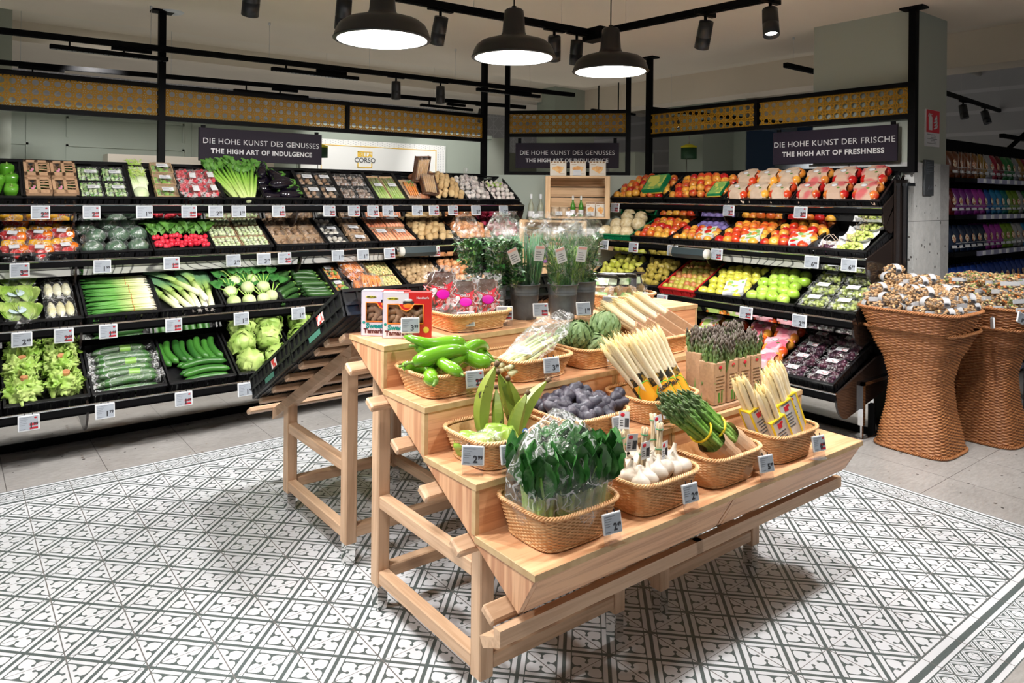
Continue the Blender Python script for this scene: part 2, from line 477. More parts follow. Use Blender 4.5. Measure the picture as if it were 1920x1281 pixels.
# ---------------------------------------------------------------- back wall with panel mouldings, pale notice board and far tiled wall
g = G(); g.box((-1.5, 8.0, 0), (6.1, 8.12, 2.29)); S(g.ob('wall_back', M_sage))
g = G()
for x0, x1, z0, z1 in [(-1, 0.62, 0, 1.93), (0.93, 2.02, 0, 1.93), (2.2, 3.3, 0, 1.93), (0.93, 2.02, 2.0, 2.2)]:
    for a, c in (((x0, 7.985, z1 - .02), (x1, 8, z1)), ((x0, 7.985, z0), (x0 + .02, 8, z1)), ((x1 - .02, 7.985, z0), (x1, 8, z1))):
        g.box(a, c)
g.box((-1.5, 7.95, 2.26), (6.12, 8.14, 2.31)); g.box((0.6, 7.99, 0), (0.62, 8.0, 2.26)); g.box((2.1, 7.99, 0), (2.12, 8.0, 2.26))
S(g.ob('trim_1', M_sage))
M_cream = mat('cream_ledge', (0.80, 0.72, 0.62), 0.5)
g = G(); g.box((1.25, 7.72, 1.66), (2.9, 7.98, 1.84)); T(g.ob('ledge_cabinet', M_cream), 'long cream cabinet top against the sage wall behind the fennel', 'cabinet')
# step to the right of it: lower sage partition
g = G(); g.box((6.1, 8.0, 0), (6.45, 9.6, 2.29)); g.box((6.45, 9.0, 0), (8.6, 9.1, 2.17)); g.box((8.6, 8.9, 0), (8.9, 9.2, 2.2)); S(g.ob('wall_partition', M_sageD))
# tiled grey wall
m, nt, b, out = base_mat('hexagon_wallpaper')
v = mapped(nt, coords(nt), (1, 1, 1))
s2 = nt.nodes.new('ShaderNodeSeparateXYZ'); nt.links.new(v, s2.inputs[0])
hx, hz = V(nt, s2.outputs[0]) * 4.0, V(nt, s2.outputs[2]) * 4.0
ha = (hx.fr() - .5).ab(); hb = (hz.fr() - .5).ab()
ln = ha.mx(hb).gt(0.47).mx((ha + hb - 0.55).ab().lt(0.035))
nt.links.new(mixc(nt, ln, (0.42, 0.42, 0.45), (0.56, 0.56, 0.59)), b.inputs['Base Color']); b.inputs['Roughness'].default_value = 0.6
MATS['hexwall'] = m
g = G(); g.box((-4, 11.0, 0), (9.6, 11.1, 3.06)); S(g.ob('wall_far', m))
g = G(); g.box((-1.6, 5.9, 0), (-1.5, 11, 3.06)); S(g.ob('wall_left', M_sage))
# left pillar seen at the picture edge
g = G(); g.box((0.0, 7.1, 1.68), (0.43, 7.5, 3.05)); S(g.ob('wall_pillar', M_sageD))
M_conc = mat('raw_concrete', (0.30, 0.30, 0.295), 0.75, c2=(0.40, 0.39, 0.38), ns=6, bs=0.3, detail=6)
g = G(); g.box((-0.02, 7.08, 0), (0.45, 7.52, 1.72)); S(g.ob('wall_pillar', M_conc))
# green column behind the middle screen and broad column behind the right screen
g = G(); g.box((6.99, 7.6, 0), (7.41, 8.0, 3.05)); S(g.ob('wall_column', M_sage))
g = G(); g.box((7.42, 7.62, 0), (7.80, 8.02, 3.05)); S(g.ob('wall_column', M_sageD))
g = G(); g.box((8.65, 6.3, 0), (9.4, 6.9, 3.05)); g.box((9.4, 6.1, 0), (9.42, 6.9, 3.05)); S(g.ob('wall_column', M_sage))
g = G(); g.box((9.6, 6.7, 0), (9.75, 11, 3.06)); g.box((9.6, 2.6, 0), (9.75, 4.2, 3.06)); S(g.ob('wall_far_right', m))
g = G(); g.box((14, -3, 0), (14.1, 14, 3.06)); S(g.ob('wall_far_end', mat('dim_wall', (0.16, 0.17, 0.18), 0.8)))
# window with cold daylight in the far room
M_day = mat('daylight_pane', (0.05, 0.2, 0.4), 0.3, emit=((0.10, 0.42, 0.95), 1.3))
g = G(); g.box((9.9, 7.4, 1.2), (9.94, 8.3, 2.35)); w1 = S(g.ob('window_1', M_day))
g = G()
for yy in (7.38, 7.62, 7.85, 8.28): g.box((9.84, yy, 1.2), (9.9, yy + .04, 2.38))
for zz in (1.2, 1.62, 1.9, 2.33): g.box((9.84, 7.38, zz), (9.9, 8.32, zz + .05))
g.ob('window_frame', M_black, w1)

# ---------------------------------------------------------------- low partition behind the racks
FL_Y, FR_X = 5.32, 5.06
g = G(); g.box((-1.5, FL_Y - .03, 0), (4.02, FL_Y + .05, 1.665)); S(g.ob('wall_rack_left', M_sage))
g = G(); g.box((FR_X - .03, 2.115, 0), (FR_X + .0, 4.25, 1.66)); S(g.ob('wall_rack_right', M_sage))
g = G()
c1 = Vector((4.02, FL_Y, 0)); c2 = Vector((FR_X, 4.25, 0)); dv = (c2 - c1); ang = math.atan2(dv.y, dv.x); LCH = dv.length
MCH = TR(c1.x, c1.y, 0) @ RO(ang, 'Z')
g.box((0, -0.03, 0), (LCH, 0.05, 1.665), MCH); S(g.ob('wall_corner', M_sage))

# ---------------------------------------------------------------- big column on the right
g = G(); g.box((5.09, 2.07, 1.70), (5.62, 2.75, CZ)); S(g.ob('wall_column_right', M_sageD))
m, nt, b, out = base_mat('exposed_concrete')
cc = coords(nt)
nn = tex_noise(nt, mapped(nt, cc, (1, 1, .5)), 3.5, 6, 0.6)
nn2 = tex_noise(nt, cc, 18, 5, 0.7)
sx = nt.nodes.new('ShaderNodeSeparateXYZ'); nt.links.new(cc, sx.inputs[0])
edge = (V(nt, sx.outputs[0]) + V(nt, nn) * 0.12 + V(nt, nn2) * 0.03).gt(5.50 + 0.075)
pl = ramp(nt, nn2, [(0.3, (0.42, 0.43, 0.42)), (0.7, (0.55, 0.55, 0.54))])
rw = ramp(nt, nn2, [(0.3, (0.26, 0.255, 0.25)), (0.7, (0.36, 0.355, 0.35))])
vo = nt.nodes.new('ShaderNodeTexVoronoi'); nt.links.new(cc, vo.inputs['Vector']); vo.inputs['Scale'].default_value = 24
vc = nt.nodes.new('ShaderNodeSeparateColor'); nt.links.new(vo.outputs['Color'], vc.inputs[0])
pit = V(nt, vo.outputs['Distance']).lt((V(nt, vc.outputs[0]) - 0.72) * 1.1)
col_ = mixc(nt, edge, pl, rw)
col_ = mixc(nt, pit, col_, (0.10, 0.095, 0.09))
seam = ((V(nt, sx.outputs[2]) - 1.33).ab()).lt(0.0025)
col_ = mixc(nt, seam, col_, (0.16, 0.16, 0.16))
nt.links.new(col_, b.inputs['Base Color']); b.inputs['Roughness'].default_value = 0.7
nt.links.new(bump(nt, nn2, 0.4, 0.01), b.inputs['Normal'])
g = G(); g.box((5.075, 2.055, 0), (5.635, 2.77, 1.72)); S(g.ob('wall_column_right', m))
# dark info plate and fire-extinguisher sign on the column
M_slate = mat('slate_plate', (0.045, 0.05, 0.055), 0.5)
g = G(); g.box((5.30, 1.945, 1.47), (5.375, 1.96, 1.71), bev=.002); MPL = TR(5.2, .092, .03) @ SCL(1.87, 1, 1) @ TR(-5.30, 0, 0)
o = T(g.ob('info_plate', M_slate, None, MPL), 'narrow dark grey plate on the concrete part of the right column', 'sign')
g = G()
for k in range(7): g.box((5.31, 1.943, 1.69 - k * .012), (5.335 + .02 * ((k * 7) % 3), 1.9445, 1.694 - k * .012))
for k in range(4): g.tube([(5.32 + k * .009, 1.943, 1.50), (5.326 + k * .009, 1.943, 1.53 + .008 * (k % 2)), (5.33 + k * .009, 1.943, 1.505)], 0.0012, 4)
g.ob('lettering', M_grey, o)
g = G(); g.box((5.405, 1.975, 1.835), (5.475, 1.983, 2.085)); MSG = TR(5.266, .087, 0) @ SCL(3.17, 1, 1) @ TR(-5.405, 0, 0)
fs = T(g.ob('fire_extinguisher_sign', M_paper, None, MSG), 'red fire extinguisher sign above small white instruction sheet on column', 'sign')
M_sred = mat('sign_red', (0.62, 0.02, 0.04), 0.5)
g = G(); g.box((5.408, 1.972, 1.93), (5.472, 1.975, 2.082)); rp = g.ob('red_panel', M_sred, fs)
g = G()
g.box((5.417, 1.969, 1.945), (5.433, 1.972, 2.035)); g.ball((5.425, 1.971, 2.036), (.006, .0015, .014)); g.tube([(5.425, 1.970, 2.045), (5.418, 1.970, 2.058), (5.413, 1.970, 2.035)], .002, 6)
g.box((5.419, 1.970, 2.05), (5.433, 1.972, 2.056))
for k in range(4):
    g.tube([(5.442 + .004 * (k % 2), 1.970, 1.955 + k * .02), (5.452, 1.970, 1.962 + k * .022), (5.462 - .002 * k, 1.970, 1.985 + k * .022)], [.0035, .005, .0012], 6)
g.ob('pictogram', M_paper, rp)
g = G()
for k in range(7): g.box((5.412 + (.02 if k % 3 else 0), 1.9735, 1.915 - k * .01), (5.45 + .004 * (k % 4), 1.975, 1.918 - k * .01))
g.ob('small_print', M_grey, fs)

# ---------------------------------------------------------------- screens: black frames with gold cane panels
m, nt, b, out = base_mat('gold_cane_sheet')
cc = coords(nt)
s3 = nt.nodes.new('ShaderNodeSeparateXYZ'); nt.links.new(cc, s3.inputs[0])
PIT = 0.0605
u = V(nt, s3.outputs[0]) / PIT; w = V(nt, s3.outputs[2]) / PIT
fu = u.fr() - 0.5; fv = w.fr() - 0.5
big = (fu * fu + fv * fv).lt(0.31 ** 2)
def dots(px, pz, r):
    a_ = (fu.ab() - px); b_ = (fv.ab() - pz)
    return (a_ * a_ + b_ * b_).lt(r * r)
sm = dots(0.5, 0.16, 0.075).mx(dots(0.16, 0.5, 0.075)).mx(dots(0.40, 0.40, 0.055)).mx(dots(0.5, 0.5, 0.04))
hole = big.mx(sm)
b.inputs['Base Color'].default_value = (0.33, 0.165, 0.012, 1); b.inputs['Roughness'].default_value = 0.6; b.inputs['Specular IOR Level'].default_value = 0.15
trn = nt.nodes.new('ShaderNodeBsdfTransparent'); mxs = nt.nodes.new('ShaderNodeMixShader')
nt.links.new(hole.k, mxs.inputs[0]); nt.links.new(b.outputs[0], mxs.inputs[1]); nt.links.new(trn.outputs[0], mxs.inputs[2]); nt.links.new(mxs.outputs[0], out.inputs[0])
M_gold = m
M_plaque = mat('aubergine_plaque', (0.020, 0.015, 0.024), 0.5, spec=0.1)
M_letter = mat('silver_lettering', (0.55, 0.55, 0.56), 0.4)
def screen(name, M, L, zb, zg0, zg1, posts, mids, label, sign=None, ceil_posts=()):
    """x runs along the screen, y is depth; posts = x of full posts"""
    t = empty(name, M); T(t, label, 'screen')
    P = 0.045
    g = G(); g.box((0, -P/2, zb - .02), (L, P/2, zb + .02)); g.ob('bottom_rail', M_black, t)
    g = G(); g.box((0, -P/2, zg0 - .032), (L, P/2, zg0)); g.ob('middle_rail', M_black, t)
    g = G(); g.box((0, -P/2, zg1), (L, P/2, zg1 + .03)); g.ob('top_rail', M_black, t)
    for x in posts:
        hi = CZ - 0.012 if x in ceil_posts else zg1 + .03
        g = G(); g.box((x - P/2, -P/2 - .001, zb - .02), (x + P/2, P/2 + .001, hi))
        if x in ceil_posts: g.box((x - .07, -.05, CZ - .014), (x + .07, .05, CZ))
        g.ob('post', M_black, t)
    xs = sorted(list(posts) + list(mids))
    for x in mids:
        g = G(); g.box((x - .012, -P/2 - .001, zg0 - .03), (x + .012, P/2 + .001, zg1 + .03)); g.ob('post', M_black, t)
    for a_, b_ in zip(xs[:-1], xs[1:]):
        g = G(); W = b_ - a_ - P * .9
        n_ = int((W - .01) / PIT) * PIT
        H_ = zg1 - zg0
        # sheet is its own object so the hole pattern starts at its margin
        off = (W - n_) / 2
        g.box((-off, -.002, -(H_ - 3 * PIT) / 2), (W - off, .002, H_ - (H_ - 3 * PIT) / 2))
        o = g.ob('gold_sheet', M_gold, t, TR(a_ + P * .45 + off, 0, zg0 + (H_ - 3 * PIT) / 2))
    if sign:
        sx0, sx1, sz0, sz1, l1, l2 = sign
        s = empty('hanging_sign', M)
        T(s, sign_label(l1, l2, name), 'sign')
        g = G(); g.box((sx0, -.05, sz0), (sx1, -.03, sz1), bev=.002); g.ob('plaque', M_plaque, s)
        for xx in (sx0 + .02, sx1 - .05):
            g = G(); g.box((xx, -.03, sz0 + .05), (xx + .03, -.02, zg0 - .045)); g.ob('bracket', M_black, s)
        H_ = sz1 - sz0; cx_ = (sx0 + sx1) / 2
        put(text_mesh(l1, H_ * .235, M_letter, spacing=1.08), 'lettering', TR(cx_, -.052, sz0 + H_ * .60) @ RX90, s)
        put(text_mesh(l2, H_ * .20, M_letter, bold=.0016, spacing=1.12), 'lettering', TR(cx_, -.052, sz0 + H_ * .30) @ RX90, s)
    return t
def sign_label(l1, l2, name):
    return {'left_screen': 'dark plaque reading THE HIGH ART OF INDULGENCE above the celery on the left rack',
            'corner_screen': 'dark plaque reading THE HIGH ART OF INDULGENCE partly hidden by cake boxes in the corner',
            'right_screen': 'dark plaque reading THE HIGH ART OF FRESHNESS above the apples'}[name]
screen('left_screen', TR(0, FL_Y - .01, 0), 4.0, 1.65, 2.0, 2.19, [-0.6, 1.19, 3.99], [2.6], 'long black framed gold cane screen standing behind the left vegetable rack',
       (1.43, 2.36, 1.70, 1.935, 'DIE HOHE KUNST DES GENUSSES', 'THE HIGH ART OF INDULGENCE'), ceil_posts=(1.19, 3.99))
screen('corner_screen', MCH @ TR(.2, 0, 0), 1.10, 1.675, 2.048, 2.228, [0, 1.10], [], 'short black framed gold cane screen across the corner between the racks',
       (.085, 1.02, 1.728, 1.957, 'DIE HOHE KUNST DES GENUSSES', 'THE HIGH ART OF INDULGENCE'), ceil_posts=(0, 1.10))
MR = RO(-pi / 2, 'Z')            # right rack frame: local x = -Y, local y = X
screen('right_screen', MR @ TR(-4.25, FR_X - .01, 0), 2.20, 1.67, 2.035, 2.213, [0, 2.195], [1.07], 'black framed gold cane screen standing behind the fruit rack',
       (1.235, 2.12, 1.725, 1.968, 'DIE HOHE KUNST DER FRISCHE', 'THE HIGH ART OF FRESHNESS'), ceil_posts=(0, 2.195))

# notice board on the back wall, seen under the left screen
M_board = mat('notice_board_white', (0.86, 0.87, 0.85), 0.4)
M_yel = mat('board_yellow', (0.85, 0.55, 0.05), 0.5)
g = G(); g.box((3.3, 7.94, 1.2), (5.33, 7.98, 2.13), bev=.004); nb = T(g.ob('notice_board', M_board), 'white notice board with yellow outline on the sage wall behind the mushrooms', 'board')
g = G()
g.box((3.3, 7.932, 2.055), (5.18, 7.94, 2.063)); g.box((5.17, 7.932, 1.2), (5.178, 7.94, 2.06)); g.box((3.55, 7.932, 1.2), (3.558, 7.94, 2.06))
g.ob('outline', M_yel, nb)
g = G()
for i in range(60):
    for k in range(4):
        if (i + k) % 2 == 0: g.box((3.33 + i * .0335, 7.936, 2.075 + k * .013), (3.342 + i * .0335, 7.94, 2.081 + k * .013))
for i in range(40):
    for k in range(3): g.box((5.205 + k * .04, 7.936, 2.05 - i * .022), (5.217 + k * .04, 7.94, 2.058 - i * .022))
g.ob('dot_pattern', mat('dot_grey', (0.45, 0.46, 0.5), .6), nb)
lx = 4.03
g = G()
g.box((lx, 7.93, 1.99), (lx + .2, 7.94, 2.0)); g.box((lx, 7.93, 1.80), (lx + .2, 7.94, 1.81))
for xx in (lx, lx + .19): g.box((xx, 7.93, 1.93), (xx + .01, 7.94, 2.0)); g.box((xx, 7.93, 1.80), (xx + .01, 7.94, 1.86))
emb = g.ob('emblem', M_yel, nb)
put(text_mesh('BILLA', .072, M_yel, bold=.003), 'lettering', TR(lx + .1, 7.93, 1.955) @ RX90, nb)
put(text_mesh('CORSO', .085, M_ink), 'lettering', TR(lx + .1, 7.93, 1.89) @ RX90, nb)
put(text_mesh('LUKULLEN UND GESUND FÜR ALLE TAGE', .06, M_ink, spacing=1.3), 'lettering', TR(4.45, 7.93, 1.735) @ RX90, nb)

# ---------------------------------------------------------------- the two produce racks
LROWS = [(4.93, 1.435, 5.21, 1.65), (4.85, 1.11, 5.24, 1.305), (4.62, .757, 5.0, .955), (4.37, .37, 4.76, .57)]
RROWS = [(4.74, 1.465, 5.02, 1.66), (4.53, 1.15, 4.95, 1.325), (4.37, .785, 4.76, .975), (4.18, .378, 4.67, .57)]
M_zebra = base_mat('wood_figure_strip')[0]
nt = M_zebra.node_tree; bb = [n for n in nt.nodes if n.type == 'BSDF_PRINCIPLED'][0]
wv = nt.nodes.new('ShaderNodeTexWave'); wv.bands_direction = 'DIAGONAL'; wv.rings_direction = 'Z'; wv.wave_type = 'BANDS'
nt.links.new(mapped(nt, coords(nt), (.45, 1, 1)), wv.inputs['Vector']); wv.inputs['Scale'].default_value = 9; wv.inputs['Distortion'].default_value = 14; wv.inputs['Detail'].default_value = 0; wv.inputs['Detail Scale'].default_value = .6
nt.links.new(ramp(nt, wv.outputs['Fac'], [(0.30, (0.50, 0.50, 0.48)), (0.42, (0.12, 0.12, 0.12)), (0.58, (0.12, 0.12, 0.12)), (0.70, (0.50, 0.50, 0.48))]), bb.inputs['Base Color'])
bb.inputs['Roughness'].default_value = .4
def rack(name, M, rows, x0, x1, back, plinth_y, label, zeb, ends, cuts):
    t = empty(name, M); T(t, label, 'rack')
    g = G(); g.box((x0, back - .03, .25), (x1, back - .005, 1.60)); g.ob('back_panel', M_black, t)
    for i, (yf, zf, yb, zb) in enumerate(rows):
        a = math.atan2(zb - zf, yb - yf)
        r0 = x0 + (cuts[i][0] if cuts else 0); r1 = x1 - (cuts[i][1] if cuts else 0)
        D = TR(0, yf, zf) @ RO(a, 'X')
        g = G(); g.box((r0, .01, -.088), (r1, hyp(rows[i]), -.078), D); sh = g.ob('shelf_deck', M_black, t)
        g = G(); g.box((r0, yf - .035, zf - .052), (r1, yf - .015, zf - .040), bev=.003); g.ob('chrome_rail', M_chrome, sh)
        g = G(); g.box((r0, yf - .030, zf - .085), (r1, yf - .012, zf - .053)); g.box((r0, yf - .012, zf - .10), (r1, yf + .05, zf - .085)); g.ob('rail_body', M_black, sh)
        if i < 3:
            g = G(); z1 = zf - .085; z0 = z1 - .055
            g.prism([(yf - .012, z1), (yf - .006, z1), (yf + .048, z0), (yf + .042, z0)], r0, r1); g.ob('mirror_strip', M_mirror, sh)
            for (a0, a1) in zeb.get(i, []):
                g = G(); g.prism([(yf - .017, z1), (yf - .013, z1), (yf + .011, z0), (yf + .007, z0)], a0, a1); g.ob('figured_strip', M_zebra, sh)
        # brackets with a curved lower edge
        for xe in ends:
            pts = [(yf - .03, zf - .05)]
            n = 8
            for k in range(n + 1):
                q = k / n; ang_ = -pi + q * pi / 2
                pts.append((yf + .10 + .12 * cos(ang_), zf - .07 + (.14) * sin(ang_)))
            pts += [(back - .02, zf - .05 - .02), (back - .02, zb - .03), (yb, zb - .08)]
            xx = min(max(xe, r0), r1)
            g = G(); g.prism(pts, xx - .006, xx + .006); g.ob('shelf_bracket', M_dkgloss, t)
    g = G(); g.box((x0, plinth_y, .045), (x1, plinth_y + .012, .275)); g.ob('plinth_mirror', M_mirror, t)
    g = G(); g.box((x0, plinth_y - .006, 0), (x1, plinth_y + .03, .045)); g.ob('toe_strip', M_black, t)
    for xe in ends[1:]:
        g = G(); g.box((xe - .02, plinth_y - .02, 0), (xe + .02, plinth_y - .006, .20)); g.ob('foot_post', M_black, t)
    return t
def hyp(r): return sqrt((r[2] - r[0]) ** 2 + (r[3] - r[1]) ** 2)
M_dkgloss = mat('dark_gloss_panel', (0.02, 0.014, 0.012), 0.12)
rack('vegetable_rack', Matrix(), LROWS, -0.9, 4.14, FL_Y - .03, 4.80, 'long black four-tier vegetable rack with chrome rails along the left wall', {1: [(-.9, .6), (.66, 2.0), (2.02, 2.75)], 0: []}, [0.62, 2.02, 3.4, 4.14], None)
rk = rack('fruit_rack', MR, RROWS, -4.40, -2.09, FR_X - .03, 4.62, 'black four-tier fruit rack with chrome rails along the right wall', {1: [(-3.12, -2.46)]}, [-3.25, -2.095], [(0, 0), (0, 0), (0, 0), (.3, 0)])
# upright chrome post and glossy end wall of the fruit rack
g = G(); g.box((4.86, 2.075, 0.0), (5.04, 2.085, 1.60)); g.ob('end_panel', M_dkgloss, rk, MR.inverted())
g = G(); g.box((4.945, 2.045, .02), (4.965, 2.065, 1.58)); g.box((4.94, 2.04, 1.56), (5.06, 2.07, 1.58)); g.ob('end_post', M_chrome, rk, MR.inverted())
g = G()
g.box((4.44, 2.07, .10), (4.47, 2.10, .36)); g.box((4.45, 2.08, .0), (4.47, 2.09, .10)); g.box((4.44, 2.07, 0.0), (4.95, 2.10, .02)); g.box((4.44, 2.07, .34), (5.0, 2.10, .36))
g.ob('foot_frame', M_chrome, rk, MR.inverted())

# ---------------------------------------------------------------- crates
def crate_mesh(name, w, d, h=.075, m=None, solid=False):
    """open tray: x across, y up the slope, lip at z=0, floor at -h; ribbed perforated walls"""
    m = m or M_blackpl
    g = G(); t = .008; L = .012
    g.box((0, 0, -h), (w, d, -h + .005))
    def wall(a, b):     # a,b corners in plan, slotted
        (xa, ya), (xb, yb) = a, b
        n = max(4, int((abs(xb - xa) + abs(yb - ya)) / .028))
        for z0, z1 in ((-h, -h + .022), (-.016, 0)):
            g.box((min(xa, xb), min(ya, yb), z0), (max(xa, xb), max(ya, yb), z1))
        for k in range(n + 1):
            q = k / n
            if abs(xb - xa) > abs(yb - ya):
                cx = xa + (xb - xa) * q; wd = .014 if (k in (0, n)) else (.009 if k % 3 else .016)
                g.box((max(cx - wd, xa), ya, -h), (min(cx + wd, xb), yb, -.01))
            else:
                cy = ya + (yb - ya) * q; wd = .014 if (k in (0, n)) else (.009 if k % 3 else .016)
                g.box((xa, max(cy - wd, ya), -h), (xb, min(cy + wd, yb), -.01))
    wall((0, 0), (w, t)); wall((0, 0), (t, d)); wall((w - t, 0), (w, d))
    # back wall with hand hole
    hw = w * .17
    g.box((0, d - t, -h), (w, d, -.034)); g.box((0, d - t, -.034), (w / 2 - hw, d, -.0)); g.box((w / 2 + hw, d - t, -.034), (w, d, 0)); g.box((0, d - t, -.008), (w, d, 0))
    # rim
    g.box((-.002, -.006, -.006), (w + .002, L, 0.002)); g.box((-.002, 0, -.006), (L - .002, d, .002)); g.box((w - L + .002, 0, -.006), (w + .002, d, .002))
    return g.mesh(name, m)
CRATES = {}
def frame(side, row, s0):
    yf, zf, yb, zb = (LROWS if side == 'L' else RROWS)[row]
    a = math.atan2(zb - zf, yb - yf)
    return (Matrix() if side == 'L' else MR) @ TR(s0, yf, zf) @ RO(a, 'X'), hyp((yf, zf, yb, zb))
def crate(side, row, s0, w, what, col=None, name='crate', h=.075):
    M, d = frame(side, row, s0)
    key = (round(w, 2), round(d, 2), col.name if col else '', h)
    if key not in CRATES: CRATES[key] = crate_mesh('crate', w - .006, d, h, col)
    cname = {None: 'black'}.get(col, None) or ('red' if 'red' in col.name else 'green')
    o = put(CRATES[key], name, M); T(o, '%s plastic crate of %s' % (cname, what), 'crate', 'produce crates on the racks')
    return M, w - .006, d
# ---------------------------------------------------------------- produce shapes
RND = random.Random(7)
def vgrad(name, axis, stops, rough=0.45, ns=30, amt=0.15, bs=0.0, st=(1, 1, 1), rnd=0.0, coat=0.0):
    """real colour change along the length of a vegetable"""
    if name in MATS: return MATS[name]
    m, nt, b, out = base_mat(name)
    cc = coords(nt); s_ = nt.nodes.new('ShaderNodeSeparateXYZ'); nt.links.new(cc, s_.inputs[0])
    vec, rr = rnd_offset(nt, cc)
    n = tex_noise(nt, mapped(nt, vec, st), ns, 3)
    lo, hi = stops[0][0], stops[-1][0]
    f = (V(nt, s_.outputs[axis]) - lo) / (hi - lo) + (V(nt, n) - 0.5) * amt
    if rnd: f = f + (V(nt, rr) - .5) * rnd
    nt.links.new(ramp(nt, f.k, [((p - lo) / (hi - lo), c) for p, c in stops]), b.inputs['Base Color'])
    b.inputs['Roughness'].default_value = rough
    if coat: b.inputs['Coat Weight'].default_value = coat
    if bs: nt.links.new(bump(nt, n, bs), b.inputs['Normal'])
    MATS[name] = m; return m

M_stem = mat('stem_brown', (0.12, 0.07, 0.03), 0.7)
M_stemg = mat('stem_green', (0.16, 0.30, 0.05), 0.6)
M_leaf = mat('leaf_green', (0.05, 0.17, 0.02), 0.5, c2=(0.12, 0.30, 0.04), ns=25, bs=0.3)
M_leafD = mat('dark_leaf', (0.02, 0.11, 0.02), 0.35, c2=(0.06, 0.22, 0.045), ns=30, bs=0.35)
M_leafL = mat('light_leaf', (0.24, 0.42, 0.05), 0.5, c2=(0.46, 0.58, 0.18), ns=14, bs=0.35)
M_leafY = mat('pale_leaf', (0.38, 0.50, 0.11), 0.5, c2=(0.60, 0.64, 0.30), ns=14, bs=0.35)
M_cabb = mat('cabbage_leaf', (0.24, 0.40, 0.07), 0.42, c2=(0.44, 0.56, 0.17), ns=9, bs=0.25, stretch=(1, 1, .3))
M_appR = mat('red_apple_skin', (0.50, 0.012, 0.012), 0.28, c2=(0.80, 0.42, 0.06), ns=14, rnd=.55, coat=.3, lo=.45, hi=.75, stretch=(1, 1, .35))
M_appO = mat('orange_red_apple_skin', (0.62, 0.05, 0.012), 0.3, c2=(0.85, 0.42, 0.05), ns=14, rnd=.6, coat=.3, lo=.35, hi=.7, stretch=(1, 1, .35))
M_appG = mat('green_apple_skin', (0.33, 0.56, 0.05), 0.28, c2=(0.48, 0.66, 0.12), ns=12, rnd=.2, coat=.3)
M_appY = mat('yellow_apple_skin', (0.62, 0.62, 0.07), 0.3, c2=(0.75, 0.66, 0.10), ns=12, rnd=.4, coat=.3)
M_pear = mat('pear_skin', (0.45, 0.42, 0.07), 0.4, c2=(0.50, 0.20, 0.07), ns=9, rnd=.7, lo=.4, hi=.75)
M_pearY = mat('ochre_pear_skin', (0.46, 0.36, 0.06), 0.45, c2=(0.36, 0.27, 0.05), ns=20)
M_pearG = mat('yellow_green_pear_skin', (0.45, 0.48, 0.05), 0.4, c2=(0.58, 0.56, 0.12), ns=14)
M_melon = mat('melon_rind', (0.62, 0.48, 0.24), 0.55, c2=(0.78, 0.68, 0.46), ns=45, bs=0.5)
M_pot = mat('potato_skin', (0.44, 0.28, 0.12), 0.6, c2=(0.56, 0.40, 0.20), ns=18, bs=0.15, rnd=.3)
M_potD = mat('brown_potato_skin', (0.30, 0.19, 0.09), 0.6, c2=(0.42, 0.29, 0.15), ns=18, bs=0.15, rnd=.3)
M_sweet = mat('sweet_potato_skin', (0.36, 0.13, 0.06), 0.6, c2=(0.46, 0.20, 0.10), ns=18, bs=0.15)
M_onion = mat('onion_skin', (0.62, 0.24, 0.09), 0.3, c2=(0.72, 0.36, 0.16), ns=10, rnd=.3, stretch=(1, 1, .2))
M_onionR = mat('red_onion_skin', (0.22, 0.008, 0.03), 0.28, c2=(0.42, 0.04, 0.09), ns=10, rnd=.4, stretch=(1, 1, .2))
M_pepG = mat('green_pepper_skin', (0.05, 0.22, 0.012), 0.2, c2=(0.11, 0.34, 0.025), ns=6, coat=.5)
M_pepR = mat('red_pepper_skin', (0.55, 0.012, 0.01), 0.2, coat=.5)
M_pepY = mat('yellow_pepper_skin', (0.80, 0.42, 0.02), 0.2, coat=.5)
M_egg = mat('eggplant_skin', (0.006, 0.004, 0.010), 0.12, coat=.6)
M_cuc = mat('cucumber_skin', (0.018, 0.09, 0.014), 0.35, c2=(0.05, 0.19, 0.025), ns=9, stretch=(.25, 1, 1), bs=.15)
M_zuc = mat('zucchini_skin', (0.015, 0.055, 0.012), 0.35, c2=(0.04, 0.11, 0.025), ns=40, stretch=(.2, 1, 1))
M_rad = mat('radish_skin', (0.58, 0.008, 0.03), 0.3, c2=(0.70, 0.05, 0.08), ns=8)
M_kohl = mat('kohlrabi_skin', (0.42, 0.52, 0.20), 0.45, c2=(0.64, 0.70, 0.42), ns=10)
M_carr = mat('carrot_skin', (0.78, 0.20, 0.02), 0.45, c2=(0.85, 0.28, 0.04), ns=15, rnd=.3)
M_carrp = mat('pale_carrot_skin', (0.72, 0.22, 0.10), 0.45, c2=(0.80, 0.36, 0.20), ns=15, rnd=.3)
M_garl = mat('garlic_skin', (0.74, 0.70, 0.64), 0.5, c2=(0.60, 0.50, 0.48), ns=14, stretch=(1, 1, .2))
M_mushB = mat('brown_mushroom', (0.30, 0.17, 0.09), 0.6, c2=(0.48, 0.32, 0.20), ns=25, rnd=.3)
M_mushW = mat('white_mushroom', (0.68, 0.64, 0.57), 0.6, c2=(0.56, 0.50, 0.42), ns=25)
M_grapeG = mat('green_grape', (0.40, 0.50, 0.10), 0.25, c2=(0.55, 0.60, 0.20), ns=20, coat=.3)
M_grapeB = mat('dark_plum', (0.05, 0.012, 0.035), 0.3, c2=(0.10, 0.03, 0.05), ns=20)
M_ww = mat('wrapped_dark_melon', (0.045, 0.11, 0.06), 0.3, c2=(0.08, 0.16, 0.09), ns=20, coat=.8)
M_chic = vgrad('chicory_leaf', 0, [(-.07, (0.85, 0.82, 0.62)), (.03, (0.80, 0.76, 0.42)), (.07, (0.66, 0.62, 0.12))])
